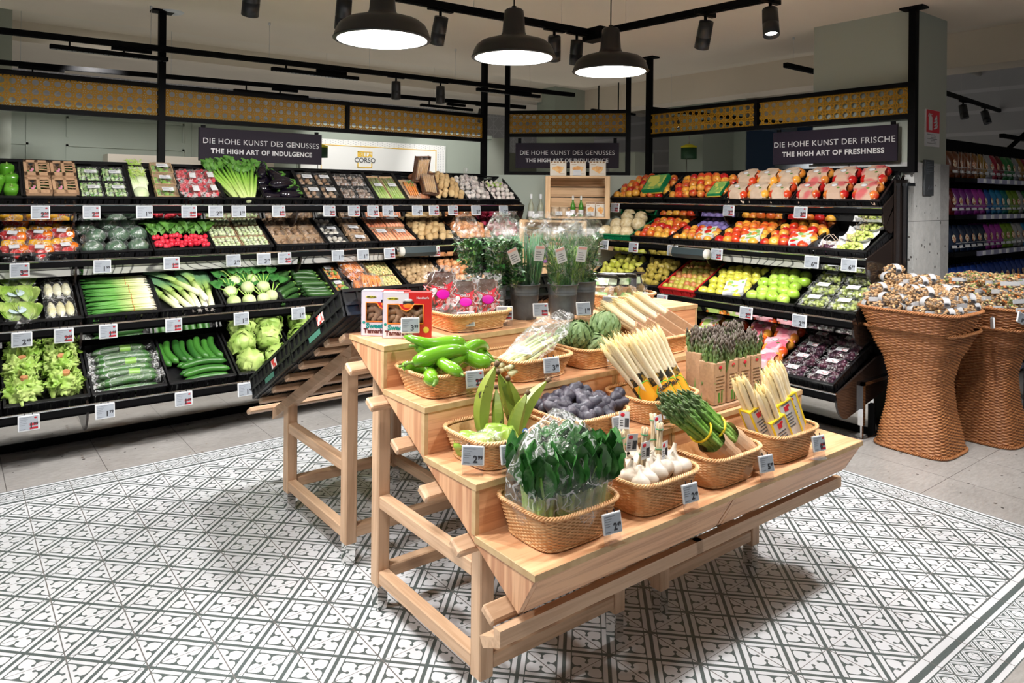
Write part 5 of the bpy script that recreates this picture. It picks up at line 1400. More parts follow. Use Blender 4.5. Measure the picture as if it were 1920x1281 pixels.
def tag(M, price, promo, label, name='price_label', stand=0, wd=1.0):
    t = put(ME_TAG, name, M if wd == 1 else M @ SCL(wd)); T(t, label, 'price label')
    put(ME_TXT, 'small_print', Matrix(), t)
    a, b_ = price.split('.')
    put(text_mesh(a, .038, M_ink, 'RIGHT', .0012), 'price', TR(.020, -.002, -.015) @ RX90, t)
    put(text_mesh(b_, .020, M_ink, 'LEFT', .0007), 'price', TR(.021, -.002, -.007) @ RX90, t)
    if promo: put(ME_PROMO, 'promotion_mark', Matrix(), t)
    if stand:
        g = G(); g.box((-.045, .010, -stand), (.045, .0115, .03)); g.box((-.045, .0115, -stand), (.045, .055, -stand + .0015)); g.box((-.045, -.02, -stand), (.045, .010, -stand + .0015))
        g.ob('clear_holder', M_acryl, t)
    return t
tags = {
 0: [(.442, '2.29', 1, 'kraft cartons'), (.706, '2.19', 1, 'silvery film packs'), (1.001, '1.99', 0, 'fennel'), (1.27, '1.49', 1, 'bagged radishes'), (1.44, '2.99', 0, 'radish bags, left of the celery tag'), (1.592, '1.99', 0, 'celery'), (1.872, '1.79', 1, 'eggplants'), (2.255, '2.69', 1, 'labelled mushroom packs'), (2.454, '3.69', 1, 'dark mushroom trays'), (2.615, '3.99', 1, 'soup vegetable packs, hanging askew'), (2.745, '2.69', 0, 'soup vegetable packs'), (3.012, '4.99', 0, 'carrot pack'), (3.169, '2.99', 1, 'sweet potatoes'), (3.358, '2.69', 1, 'top row potatoes'), (3.593, '2.49', 0, 'netted garlic'), (3.893, '2.49', 0, 'corner garlic')],
 1: [(.337, '3.69', 1, 'mixed pepper bags'), (.754, '1.99', 0, 'wrapped green melons'), (1.146, '1.99', 1, 'radish bunches'), (1.534, '2.99', 0, 'salad packs'), (1.74, '3.79', 0, 'salad packs, second from its left'), (1.887, '2.69', 1, 'second row brown mushrooms'), (2.289, '1.19', 0, 'white mushrooms'), (2.492, '1.79', 0, 'small brown mushrooms'), (2.718, '2.99', 1, 'pink carrot packs'), (3.13, '2.29', 1, 'large potatoes')],
 2: [(.334, '2.49', 0, 'salad hearts'), (.531, '2.69', 1, 'chicory trays'), (.752, '1.99', 1, 'spring onions'), (1.107, '1.69', 1, 'leeks'), (1.515, '1.29', 0, 'kohlrabi'), (1.896, '1.49', 0, 'zucchini'), (2.268, '2.29', 1, 'carrot bags')],
 3: [(.349, '1.99', 1, 'iceberg lettuce'), (.699, '1.79', 0, 'wrapped cucumbers'), (1.105, '1.69', 1, 'loose cucumbers'), (1.462, '1.99', 0, 'green cabbages')]}
for r, l in tags.items():
    yf, zf = LROWS[r][:2]
    for x, p, pr_, what in l:
        tag(TR(x, yf - .05, zf - .088) @ RO(-.12, 'X'), p, pr_, 'electronic price label showing %s below the %s' % (p.replace('.', ','), what))
rtags = {0: [(4.323, '2.99', 1, 'far crate of red apples'), (3.184, '3.99', 1, 'yellow-red apple packs'), (2.619, '3.99', 1, 'red apple packs at the column end')],
 1: [(4.25, '2.49', 0, 'netted melons'), (3.925, '2.99', 1, 'peach coloured apples'), (3.534, '2.29', 1, 'apples with purple tray'), (3.137, '2.29', 1, 'orange apples'), (2.424, '6.99', 0, 'blue grapes'), (2.185, '6.99', 0, 'open green grapes')],
 2: [(3.50, '2.29', 1, 'red pear crate'), (3.168, '2.29', 1, 'yellow apples'), (2.791, '2.29', 1, 'green apples'), (2.414, '2.99', 0, 'boxed green grapes')]}
for r, l in rtags.items():
    yf, zf = RROWS[r][:2]
    for y, p, pr_, what in l:
        if r == 2 and y == 3.168: continue
        tag(MR @ TR(-y, yf - .05, zf - .088) @ RO(-.12, 'X'), p, pr_, 'electronic price label showing %s below the %s' % (p.replace('.', ','), what))
# bag roll dispensers under the second row rails
def dispenser(M, label):
    t = empty('bag_dispenser', M); T(t, label, 'bag dispenser')
    g = G(); g.prism([(-.03, .035), (.03, .035), (.045, .0), (.035, -.035), (-.02, -.04), (-.045, -.01)], -.14, .14); g.ob('housing', mat('slate_plastic', (.03, .045, .05), .35), t)
    g = G(); g.tube([(-.17, 0, 0), (.16, 0, 0)], .036, 16); g.ob('bag_roll', mat('bag_roll_film', (.62, .60, .55), .35), t)
    g = G(); g.tube([(-.18, 0, 0), (-.165, 0, 0)], .012, 10); g.tube([(-.18, 0, 0), (-.18, .05, .05)], .004, 6); g.ob('bracket', M_chrome, t)
dispenser(TR(2.95, 4.76, 1.035), 'slate grey bag roll dispenser hanging under the large potatoes')
dispenser(MR @ TR(-3.33, 4.43, 1.06), 'slate grey bag roll dispenser hanging under the fruit rack')
# ================================================================ wooden stands and stepped display
def stand(M, label, slat_l=1.0, low=False):
    """slatted sloping stand: origin at the tall-leg corner, x along, y towards the low side; legs at x 0 and .555, y 0 and .60"""
    t = empty('slatted_stand', M); T(t, label, 'stand')
    Lw = .05; xs = (0.0, .558); D_ = .605
    th = .80; tl = .46
    for x in xs:
        for y, h in ((0, th + .03), (D_, tl + .03)):
            g = G(); g.box((x, y, .085), (x + Lw, y + Lw, h), bev=.004); lg = g.ob('leg', M_beechZ, t)
            g = G(); g.box((x + .004, y + .004, 0), (x + Lw - .004, y + Lw - .004, .088), bev=.002); g.ob('metal_foot', M_mirror, lg)
        g = G(); g.box((x + .004, Lw, .10), (x + Lw - .004, D_, .145), bev=.004); g.ob('lower_rail', M_beechY, t)
        g = G(); g.box((x + .004, Lw, .365), (x + Lw - .004, D_, .41), bev=.004); g.ob('middle_rail', M_beechY, t)
        g = G()
        g.prism([(-.03, .885), (.80, .43), (.80, .38), (-.03, .835)], x + .002, x + Lw - .002); g.ob('sloping_rail', M_beechY, t)
    for y in (0, D_):
        g = G(); g.box((Lw, y + .004, .105), (xs[1], y + Lw - .004, .15), bev=.004); g.ob('cross_rail', M_beechX, t)
    return t
SL = -.455 / .83
def slat(t, y, x0, x1, z=None):
    z = (.885 + (y + .03) * SL) if z is None else z
    g = G(); a = math.atan(SL)
    g.box((x0, 0, 0), (x1, .052, .024), TR(0, y, z) @ RO(a, 'X'), bev=.005); g.ob('slat', M_beechX, t)
# stands under the stepped display: low side towards -Y  (mirror with a 180 degree turn about z)
for k, (x0, lb) in enumerate([(1.222, 'beech slatted stand under the near half of the stepped display'), (2.012, 'beech slatted stand under the far half of the stepped display')]):
    M = TR(x0 + .608, 2.275, 0) @ RO(pi, 'Z')
    st = stand(M, lb)
    xa, xb = -.19 if k == 1 else -.10, .72
    for y in (.0, .155, .32, .485, .65): slat(st, y, xa, xb)
    slat(st, .80, xa, xb, .40)
    g = G(); g.prism([(.86, .385), (.885, .385), (.885, .345), (.815, .31), (.80, .335), (.86, .36)], xa, xb); g.ob('stop_rail', M_beechX, st)
# stand behind for crates: low side towards +Y
st = stand(TR(1.267, 2.566, 0), 'beech slatted stand carrying the tilted black crates')
for y in (-.07, .02, .17, .32, .47, .63, .79): slat(st, y, -.11, .77)
slat(st, -.20, -.11, .77, .945)
st2 = stand(TR(2.06, 2.566, 0), 'beech slatted stand behind the bucket end of the display')
for y in (-.07, .17, .32, .47, .63): slat(st2, y, 0.0, .75)

# stepped display boxes
TZ = {1: .975, 2: .835, 3: .690, 4: .550}
TY = {1: 2.062, 2: 1.810, 3: 1.550, 4: 1.307}   # front edges
BK = 2.315
def steps(x0, x1, label):
    t = empty('stepped_display', TR(0, 0, 0)); T(t, label, 'display')
    e = .018
    yb = {1: BK, 2: TY[1] + .004, 3: TY[2] + .004, 4: TY[3] + .004}
    for k in (1, 2, 3, 4):
        g = G(); g.box((x0, TY[k], TZ[k] - e), (x1, yb[k], TZ[k]), bev=.001); tb = g.ob('tread', M_oakX, t)
        g = G(); g.box((x0, TY[k] - .0012, TZ[k] - e), (x1, TY[k], TZ[k] - .001)); g.box((x0 - .0012, TY[k] - .0012, TZ[k] - e), (x0, yb[k], TZ[k] - .001)); g.box((x1, TY[k] - .0012, TZ[k] - e), (x1 + .0012, yb[k], TZ[k] - .001)); g.ob('edge_band', M_edge, tb)
        if k < 4:
            g = G(); g.box((x0 + .012, TY[k] + .003, TZ[k + 1]), (x1 - .012, TY[k] + .02, TZ[k] - e)); r = g.ob('riser', M_oakX, t)
            for xq in (x0, x1 - .013):
                g = G(); g.box((xq, TY[k] + .002, TZ[k + 1]), (xq + .013, TY[k] + .02, TZ[k] - e)); g.ob('edge_band', M_edge, r)
    poly = [(BK, TZ[1] - e), (TY[1] + .004, TZ[1] - e), (TY[1] + .004, TZ[2] - e), (TY[2] + .004, TZ[2] - e), (TY[2] + .004, TZ[3] - e), (TY[3] + .004, TZ[3] - e), (TY[3] + .004, TZ[4] - e), (TY[4] + .004, TZ[4] - e), (1.372, .425)]
    for xa in (x0 + .002, x1 - .020):
        g = G(); g.prism(poly[::-1], xa, xa + .018); g.ob('side_panel', M_oakZ, t)
    g = G(); g.prism([(TY[4] + .004, TZ[4] - e), (TY[4] + .022, TZ[4] - e), (1.386, .427), (1.372, .422)], x0 + .02, x1 - .02); g.ob('front_panel', M_oakX, t)
    g = G(); g.prism([(BK, TZ[1] - e), (BK, TZ[1] - .03), (1.386, .424), (1.386, .436)], x0 + .02, x1 - .02); g.ob('sloping_base', M_oakX, t)
steps(1.15, 1.975, 'larch stepped display box, near half with four treads')
steps(1.978, 2.803, 'larch stepped display box, far half with four treads')

# ---------------------------------------------------------------- wicker
def wicker_mat(name, c1, c2, rough=.5):
    return mat(name, c1, rough, c2=c2, ns=60, rnd=.2, bs=.1)
M_wick = wicker_mat('pale_wicker', (.66, .34, .14), (.80, .50, .25))
M_wickD = wicker_mat('brown_wicker', (.27, .095, .028), (.42, .18, .065))
def srect(t, a, b, r):
    """point on a rounded rectangle of half sizes a, b; t in 0..1"""
    n = 4.5
    c, s_ = cos(2 * pi * t), sin(2 * pi * t)
    return (a * math.copysign(abs(c) ** (2 / n), c), b * math.copysign(abs(s_) ** (2 / n), s_))
def peri(a, b, N):
    """N points evenly spaced round the rounded rectangle"""
    P_ = [Vector((*srect(i / 1600, a, b, 0), 0)) for i in range(1601)]
    L = [0]
    for i in range(1600): L.append(L[-1] + (P_[i + 1] - P_[i]).length)
    out = []; j = 0
    for k in range(N):
        q = L[-1] * k / N
        while L[j + 1] < q: j += 1
        f = (q - L[j]) / max(1e-9, L[j + 1] - L[j]); out.append(P_[j].lerp(P_[j + 1], f))
    return out
def weave(levels, spacing, rowh, amp, per_stake=4, per_row=4, dup_in=.004, mats=None, name='woven_wall'):
    """levels: list of (z, a, b); woven surface as real relief"""
    nst = int(4 * (levels[0][1] + levels[0][2]) / spacing / 2) * 2
    N = nst * per_stake
    z0, z1 = levels[0][0], levels[-1][0]
    rows = int((z1 - z0) / rowh); NV = rows * per_row
    g = G(); vs = []
    rings = [peri(a, b, N) for _, a, b in levels]
    for j in range(NV + 1):
        z = z0 + (z1 - z0) * j / NV
        for q in range(len(levels) - 1):
            if levels[q][0] <= z <= levels[q + 1][0] + 1e-9: break
        f = (z - levels[q][0]) / (levels[q + 1][0] - levels[q][0]); f = f * f * (3 - 2 * f) * .35 + f * .65
        row = j // per_row; ph = (j % per_row) / per_row
        prof = abs(sin(pi * ph)) ** .6
        for i in range(N):
            p = rings[q][i].lerp(rings[q + 1][i], f)
            n = Vector((p.x / max(.01, levels[q][1]) ** 2, p.y / max(.01, levels[q][2]) ** 2, 0)).normalized()
            w_ = cos(pi * i / per_stake + pi * row)
            d = amp * (w_ * .8) * prof + amp * .5 * prof
            vs.append((p.x + n.x * d, p.y + n.y * d, z))
    fs = []
    for j in range(NV):
        for i in range(N): fs.append((j * N + i, j * N + (i + 1) % N, (j + 1) * N + (i + 1) % N, (j + 1) * N + i))
    g.add(vs, fs)
    return g, rings
def rope_rim(g, a, b, z, r, turns, N=240):
    P_ = peri(a, b, N)
    for ph in (0, 2 * pi / 3, 4 * pi / 3):
        pts = []
        for i in range(N):
            p = P_[i]; n = Vector((p.x / a ** 2, p.y / b ** 2, 0)).normalized()
            th = 2 * pi * turns * i / N + ph
            pts.append((p.x + n.x * r * cos(th), p.y + n.y * r * cos(th), z + r * .8 * sin(th)))
        g.tube(pts, r * .62, 5, closed=True)
def basket_meshes(a, b, h, fl=.022):
    g, rings = weave([(.004, a, b), (h - .012, a + fl, b + fl)], .0135, .0046, .0028, 4, 4)
    wall = g.mesh('woven_wall', M_wick)
    g = G(); rope_rim(g, a + fl + .004, b + fl + .004, h - .004, .0048, 34); rope_rim(g, a + .001, b + .001, .006, .003, 40, 160); rim = g.mesh('plaited_rim', M_wick)
    g = G(); P_ = peri(a, b, 64); g.add([(p.x, p.y, .006) for p in P_], [tuple(range(64))]); 
    base = g.mesh('woven_base', M_wick)
    g = G(); P_ = peri(a - .003, b - .003, 64); Q_ = peri(a + fl - .003, b + fl - .003, 64)
    g.add([(p.x, p.y, .006) for p in P_] + [(p.x, p.y, h - .01) for p in Q_], [(i, 64 + i, 64 + (i + 1) % 64, (i + 1) % 64) for i in range(64)])
    lin = g.mesh('inner_weave', M_wick)
    return wall, rim, base, lin
BM = {}
def basket(cx, cy, z, label, a=.118, b=.095, h=.095, rz=0.0, name='wicker_basket'):
    key = (a, b, h)
    if key not in BM: BM[key] = basket_meshes(a, b, h)
    t = empty(name, TR(cx, cy, z) @ RO(rz, 'Z')); T(t, label, 'basket')
    for nm, me in zip(('woven_wall', 'plaited_rim', 'woven_base', 'inner_weave'), BM[key]): put(me, nm, Matrix(), t)
    return t
BX = {}
bk = [('pc', 4, 1.352, 'pak choi', .013), ('ga', 4, 1.708, 'garlic bunches', 0), ('ag', 4, 2.045, 'green asparagus in brown paper', 0), ('aw', 4, 2.405, 'white asparagus in printed boxes', 0),
      ('pl', 3, 1.335, 'plantains and limes', 0), ('bp', 3, 1.67, 'blue potatoes', 0), ('wa', 3, 2.035, 'white asparagus in black and orange sleeves', 0),
      ('gp', 2, 1.318, 'green pointed peppers', 0), ('lg', 2, 1.66, 'lemongrass', 0), ('ar', 2, 1.985, 'artichokes', 0), ('wk', 2, 2.345, 'white asparagus in kraft boxes', 0)]
for k, tr, cx, what, dz in bk:
    cy = TY[tr] + .138
    BX[k] = (cx, cy, TZ[tr])
    h = .105 if tr == 4 else (.09 if tr == 3 else .08)
    basket(cx, cy, TZ[tr], 'pale wicker basket of ' + what, a=.118 if k != 'pc' else .118, h=h, b=.095)
basket(1.575, 2.19, TZ[1], 'pale wicker basket of chilli packs', h=.07); BX['ch'] = (1.575, 2.19, TZ[1])
basket(2.42, 2.20, TZ[1], 'pale wicker basket of kiwi packs', h=.07); BX['ki'] = (2.42, 2.20, TZ[1])

# ---- pak choi
M_pakst = vgrad('pak_choi_stalk', 2, [(-.02, (.66, .74, .42)), (.08, (.50, .68, .22)), (.18, (.22, .46, .08))], .4, 50, .12, st=(1, 1, .1))
def mesh_pak(seed):
    g = G(); rr = random.Random(seed)
    g.k = 0
    for k in range(8):
        a = k * 2 * pi / 8 + rr.uniform(-.1, .1); sp = .020 if k % 2 else .011
        g.tube([(cos(a) * sp * .6, sin(a) * sp * .6, 0), (cos(a) * sp, sin(a) * sp, .04), (cos(a) * sp * 1.1, sin(a) * sp * 1.1, .10), (cos(a) * sp * 1.5, sin(a) * sp * 1.5, .16), (cos(a) * sp * 2.2, sin(a) * sp * 2.2, .21)], [.013, .015, .011, .007, .003], 8, flat=.6)
    g.k = 1
    for k in range(11):
        a = k * 2 * pi / 8 + rr.uniform(-.2, .2); sp = .02 if k < 8 else .006
        Mx = TR(cos(a) * sp * 1.2, sin(a) * sp * 1.2, .125) @ RO(a, 'Z') @ RO(-pi / 2 + .12 + rr.uniform(-.08, .1), 'Y')
        leaf(g, Mx, .155 + rr.uniform(-.02, .015), .090, .10, .010, 8, 12, seed + k, cup=-.35, tipw=1.0, arc=.15)
    return g.mesh('pak_choi_head', [M_pakst, M_leafD])
mpk = [mesh_pak(s) for s in (1, 2, 3)]
cx, cy, cz = BX['pc']
for k, (x, y, ax, ay) in enumerate([(-.085, -.04, .05, -.10), (-.03, -.055, .06, -.03), (.03, -.055, .07, .05), (.088, -.045, .05, .10), (-.06, .03, -.05, -.06), (.06, .03, -.05, .06), (0, .035, -.05, 0)]):
    place(mpk[k % 3], 'pak_choi', TR(cx + x, cy + y, cz + .015) @ RO(ax, 'X') @ RO(ay, 'Y') @ RO(k * 1.1, 'Z') @ SCL(1.0, 1.0, .92), ['pak choi at the left end of the front basket', 'pak choi second from the left in the front basket', 'pak choi with broad pale stalks third from the left', 'pak choi at the right end of the front basket', 'rear left pak choi', 'rear right pak choi in the basket', 'rear middle pak choi in the basket'][k] + ' inside the clear bag', 'pak choi')
def crumple(name, M, r, seed, label, cat='bag', amp=.16, fq=3.2, nu=22, nv=16, top=None, fn=None, m=None):
    g = G(); g.smooth = False
    def sh(p, d):
        q = 1 + amp * noise.noise(d * fq + Vector((seed, seed * 2.1, 0))) + amp * .45 * noise.noise(d * fq * 3.1 + Vector((0, seed, seed)))
        p = Vector((p.x * q, p.y * q, p.z * q))
        return fn(p, d) if fn else p
    g.ball((0, 0, 0), r, nu, nv, fn=sh)
    return T(g.ob(name, m or M_film2, None, M), label, cat)
crumple('clear_bag', TR(cx, cy - .005, cz + .155), (.165, .125, .175), 3.3, 'large crinkled clear bag over the pak choi basket', amp=.12, fn=lambda p, d: Vector((p.x * (1 - .25 * max(0, d.z) ** 2), p.y * (1 - .3 * max(0, d.z)), p.z)))

# ---- garlic bunches
cx, cy, cz = BX['ga']
def mesh_garlic(seed):
    g = G(); rr = random.Random(seed)
    g.lathe([(.004, -.024), (.016, -.023), (.027, -.012), (.030, 0), (.025, .012), (.013, .022), (.006, .034), (.005, .05)], 20, fn=lambda p, t: (p[0] * (1 + .06 * abs(cos(3.5 * t))), p[1] * (1 + .06 * abs(cos(3.5 * t))), p[2]))
    g.k = 1
    for k in range(8): g.tube([(rr.uniform(-.008, .008), rr.uniform(-.008, .008), -.023), (rr.uniform(-.012, .012), rr.uniform(-.012, .012), -.030)], .001, 3)
    return g.mesh('garlic', [mat('fresh_garlic_skin', (.58, .49, .39), .45, c2=(.70, .65, .57), ns=22, stretch=(1, 1, .2)), M_stem])
mgl = [mesh_garlic(s) for s in (1, 2)]
for k in range(26):
    x = ((k % 6) - 2.5) * .038 + RND.uniform(-.006, .006); y = ((k // 6) - 1.8) * .036 + RND.uniform(-.006, .006)
    place(mgl[k % 2], 'garlic_bulb', TR(cx + x, cy + y, cz + .085 + .030 * (1 - abs(x) * 6) * (1 - abs(y) * 6) + RND.uniform(0, .012)) @ rot_any() @ SCL(RND.uniform(.85, 1.08)), 'large white garlic bulb in the basket between pak choi and asparagus', 'garlic', 'garlic bulbs in the wicker basket')
M_straw = mat('dried_stalk', (.46, .34, .20), .7, c2=(.60, .50, .34), ns=60, stretch=(1, 1, .2))
M_tie = mat('green_tie', (.03, .22, .08), .5)
for k, (x, y, ax, ay, tagp, rot, nm) in enumerate([(-.10, .0, .1, -.12, (.012, -.03, .10), .15, 'leftmost'), (-.045, -.03, .05, .05, (-.015, -.02, .07), -.1, 'front left'), (.035, -.03, .0, .0, (.0, -.02, .05), .0, 'front middle, upright'), (.0, .05, -.15, -.12, (-.02, -.02, .13), .3, 'rear middle'), (.085, .03, -.1, .05, (.0, -.02, .10), -.15, 'rightmost')]):
    M = TR(cx + x, cy + y, cz + .11) @ RO(ax, 'X') @ RO(ay, 'Y')
    t = empty('garlic_stalk_bundle', M); T(t, '%s bundle of dried garlic stalks tied green with a paper tag' % nm, 'garlic bundle')
    g = G()
    for q in range(5):
        a = q * 1.26; g.tube([(cos(a) * .012, sin(a) * .012, 0), (cos(a) * .005, sin(a) * .005, .05), (cos(a + .8) * .006, sin(a + .8) * .006, .10), (cos(a + 1.4) * .009, sin(a + 1.4) * .009, .125)], [.004, .0045, .004, .003], 6)
    g.ob('stalks', M_straw, t)
    g = G(); g.tube([(cos(q) * .0115, sin(q) * .0115, .045 + .002 * sin(q * 2)) for q in [w_ * .55 for w_ in range(11)]], .002, 5, closed=True); g.ob('tie', M_tie, t); g = G(); g.tube([(cos(q) * .010, sin(q) * .010, .105) for q in [w_ * .55 for w_ in range(11)]], .002, 5, closed=True); g.ob('tie', M_tie, t)
    tg = empty('tag', TR(*tagp) @ RO(rot, 'Y') @ RO(-.3 + .25 * (k % 3), 'Z')); tg.parent = t
    g = G(); g.box((-.018, -.001, -.030), (.018, .0, .022)); g.ob('card', M_paper, tg)
    g = G()
    for q in range(9): g.box((.002 + q * .0016, -.0016, -.024), (.0028 + q * .0016 + .0005 * (q % 2), -.001, .002))
    for q in range(3): g.box((-.015, -.0016, -.02 + q * .007), (-.004, -.001, -.018 + q * .007))
    g.ob('barcode', M_ink, tg)
    g = G(); g.ball((-.006, -.0015, .012), (.008, .0006, .006), 8, 4); g.ob('emblem', M_sred, tg)

# ---- asparagus
M_aspG = vgrad('green_asparagus', 0, [(-.11, (.34, .52, .14)), (.04, (.16, .36, .05)), (.12, (.10, .15, .06))], .45, 50, .12, st=(.2, 1, 1), rnd=.1)
M_aspP = vgrad('purple_green_asparagus', 0, [(-.11, (.20, .34, .09)), (.06, (.12, .20, .06)), (.105, (.13, .10, .08))], .5, 60, .2, st=(.3, 1, 1), rnd=.2)
M_aspW = vgrad('white_asparagus', 0, [(-.12, (.80, .70, .55)), (.05, (.84, .72, .48)), (.12, (.78, .62, .28))], .45, 30, .4, st=(.3, 1, 1), rnd=.2)
def mesh_asp(m, seed, R=.0065, L=.23, bumpy=1):
    g = G(); rr = random.Random(seed); b_ = rr.uniform(-.006, .006)
    pts = []; rs = []
    for i in range(12):
        t = i / 11; x = -L / 2 + L * t
        pts.append((x, b_ * sin(pi * t), 0)); rs.append(R * (1.0 if t < .68 else (1.12 if t < .8 else 1.12 * (1 - ((t - .8) / .2) ** 1.6 * .85))))
    g.tube(pts, rs, 8)
    for k in range(16):
        t = (.2 + .12 * k) if k < 4 else .70 + .028 * (k - 4)
        if t > .98: break
        a = k * 2.4; x = -L / 2 + L * t; r = R * (1 if t < .8 else 1.1 * (1 - ((t - .8) / .2) ** 1.6 * .85))
        g.tube([(x, b_ * sin(pi * t) + cos(a) * r * .85, sin(a) * r * .85), (x + .010, b_ * sin(pi * t) + cos(a) * r * 1.22, sin(a) * r * 1.22), (x + .019, b_ * sin(pi * t) + cos(a) * r * .8, sin(a) * r * .8)], [.0026 * bumpy, .0030 * bumpy, .0004], 5)
    return g.mesh('asparagus_spear', m)
sG = [mesh_asp(M_aspG, s, .0075, .25, 1.1) for s in (1, 2, 3)]
sP = [mesh_asp(M_aspP, s, .0065, .23, 1.4) for s in (4, 5, 6)]
sW = [mesh_asp(M_aspW, s, .0105, .23, .2) for s in (7, 8, 9)]
M_kraft = mat('brown_paper', (.44, .27, .155), .6, c2=(.52, .34, .21), ns=18, bs=.5)
M_band = mat('yellow_band', (.80, .58, .02), .4)
cx, cy, cz = BX['ag']
for bi, (bx, az, lbl) in enumerate([(-.03, .10, 'left of two bundles of green asparagus in crumpled brown paper with yellow bands'), (.05, .04, 'right of two bundles of green asparagus in crumpled brown paper with yellow bands')]):
    M = TR(cx + bx, cy - .02, cz + .125) @ RO(az, 'Z') @ dirM((0, 0, 0), (-.62 - .1 * bi, .32, .62)) @ SCL(1.15)
    t = empty('asparagus_bundle', M); T(t, lbl, 'asparagus')
    for k in range(24):
        q = sqrt(k / 24) * .036; a = k * 2.4
        put(sG[k % 3], 'spear', TR(.05 + RND.uniform(-.018, .015), cos(a) * q, sin(a) * q * .75) @ RO(cos(a) * .10, 'Z') @ RO(-sin(a) * .08, 'Y') @ RO(k, 'X'), t)
    g = G(); g.smooth = False
    g.grid(lambda u, v: Vector((-.13 + v * .13, cos(2 * pi * u) * (.048 + .006 * v + .006 * noise.noise(Vector((u * 9, v * 5, bi)))), sin(2 * pi * u) * (.036 + .004 * v + .006 * noise.noise(Vector((u * 9, v * 5, bi + 4)))))), 24, 7)
    g.ob('paper_wrap', M_kraft, t)
    g = G(); g.tube([(.045 + .004 * sin(q), cos(q) * .044, sin(q) * .034) for q in [w_ * pi / 10 for w_ in range(20)]], .0035, 5, closed=True); g.ob('rubber_band', M_band, t)

def frontM(p, axis, front=(-.35, -.92, .25)):
    """local x along the axis, local z turned to the aisle"""
    x = Vector(axis).normalized(); z = Vector(front); z = (z - x * z.dot(x)).normalized(); y = z.cross(x)
    return Matrix.Translation(p) @ Matrix((x, y, z)).transposed().to_4x4()
def sleeve_bundle(M, lbl, n, spears, wrapf, name='asparagus_bundle', spread=.030, fl=.7, off=.03, fan=.06):
    t = empty(name, M); T(t, lbl, 'asparagus')
    for k in range(n):
        q = sqrt((k + .5) / n) * spread; a = k * 2.4
        put(spears[k % 3], 'spear', TR(off + RND.uniform(-.015, .01), cos(a) * q, sin(a) * q * fl) @ RO(cos(a) * fan, 'Z') @ RO(-sin(a) * fan * .7, 'Y') @ RO(k, 'X'), t)
    wrapf(t)
    return t
# white asparagus in printed boxes
cx, cy, cz = BX['aw']
M_boxp = mat('pale_printed_card', (.58, .58, .56), .5, c2=(.66, .67, .68), ns=30)
def wrap_print(w_, h_, seed=0):
    def f(t):
        g = G(); x0, x1 = -.19, .0
        g.box((x0, -w_, -h_), (x1, w_, h_), bev=.003); s_ = g.ob('printed_sleeve', M_boxp, t)
        g = G()
        for sy in (-1, 1):
            for sz in (-1, 1): g.box((x0 - .001, sy * w_ - .003, sz * h_ - .003), (x1 + .001, sy * w_ + .003, sz * h_ + .003))
        g.box((x1 - .004, -w_ - .0015, -h_ - .0015), (x1 + .001, w_ + .0015, h_ + .0015)); g.ob('yellow_edge', mat('bright_yellow', (.85, .62, .03), .5), s_)
        g = G(); z = h_ + .001
        g.box((x1 - .034, -.008, h_), (x1 - .016, .010, z)); g.box((x1 - .022, -.016, h_), (x1 - .014, -.004, z)); g.ob('red_mark', M_sred, s_)
        g = G()
        for q in range(5): g.box((x1 - .05 - q * .011, -w_ * .5 + .003 * (q % 2), h_), (x1 - .046 - q * .011, w_ * .6 - .004 * (q % 3), z))
        g.box((x1 - .010, -w_ * .5, h_), (x1 - .006, w_ * .5, z)); g.ob('small_print', M_grey, s_)
        g = G()
        for q in range(2): g.box((x0 + .012 + q * .05, w_ * .45, h_), (x0 + .020 + q * .05, w_ * .8, z))
        g.ob('green_mark', mat('print_green', (.05, .35, .12), .5), s_)
    return f
for k, (x, y, ay, nm, n_, zz) in enumerate([(-.098, .02, -.05, 'leftmost, half hidden', 8, .175), (-.045, -.03, -.03, 'second from the left, shorter', 9, .140), (.022, -.015, .06, 'third from the left, back print forward', 10, .185), (.078, .0, .16, 'rightmost with red rooster mark', 10, .195)]):
    sleeve_bundle(frontM((cx + x, cy + y, cz + zz), (-.36 + ay * .5, .16, .9)), 'white asparagus bundle in yellow-edged printed sleeve, ' + nm, n_, sW, wrap_print(.033, .026), spread=.028, off=.012, fan=.03)
# white asparagus in black and orange sleeves
cx, cy, cz = BX['wa']
M_blk = mat('black_gold_print', (.02, .018, .012), .4, c2=(.30, .17, .03), ns=55, detail=2, lo=.52, hi=.6)
M_or = mat('orange_print', (.80, .38, .02), .45); M_gr = mat('lime_print', (.10, .60, .05), .45)
def wrap_black(t):
    g = G()
    g.grid(lambda u, v: Vector((-.125 + v * (.125 + .010 * abs(sin(u * 19))), cos(2 * pi * u) * .036, sin(2 * pi * u) * .028)), 28, 4); s_ = g.ob('printed_sleeve', M_blk, t)
    g = G(); g.smooth = True
    g.grid(lambda u, v: Vector((-.10 + v * .075, cos(pi * (.15 + .7 * u)) * .0368, sin(pi * (.15 + .7 * u)) * .0288)), 10, 2); g.ob('orange_panel', M_or, s_)
    g = G(); g.tube([(-.10 + .075 * abs(cos(q)), cos(pi * (.5 + .42 * sin(q))) * .0372, sin(pi * (.5 + .42 * sin(q))) * .0292) for q in [w_ * pi / 8 for w_ in range(17)]], .0016, 4); g.ob('lime_outline', M_gr, s_)
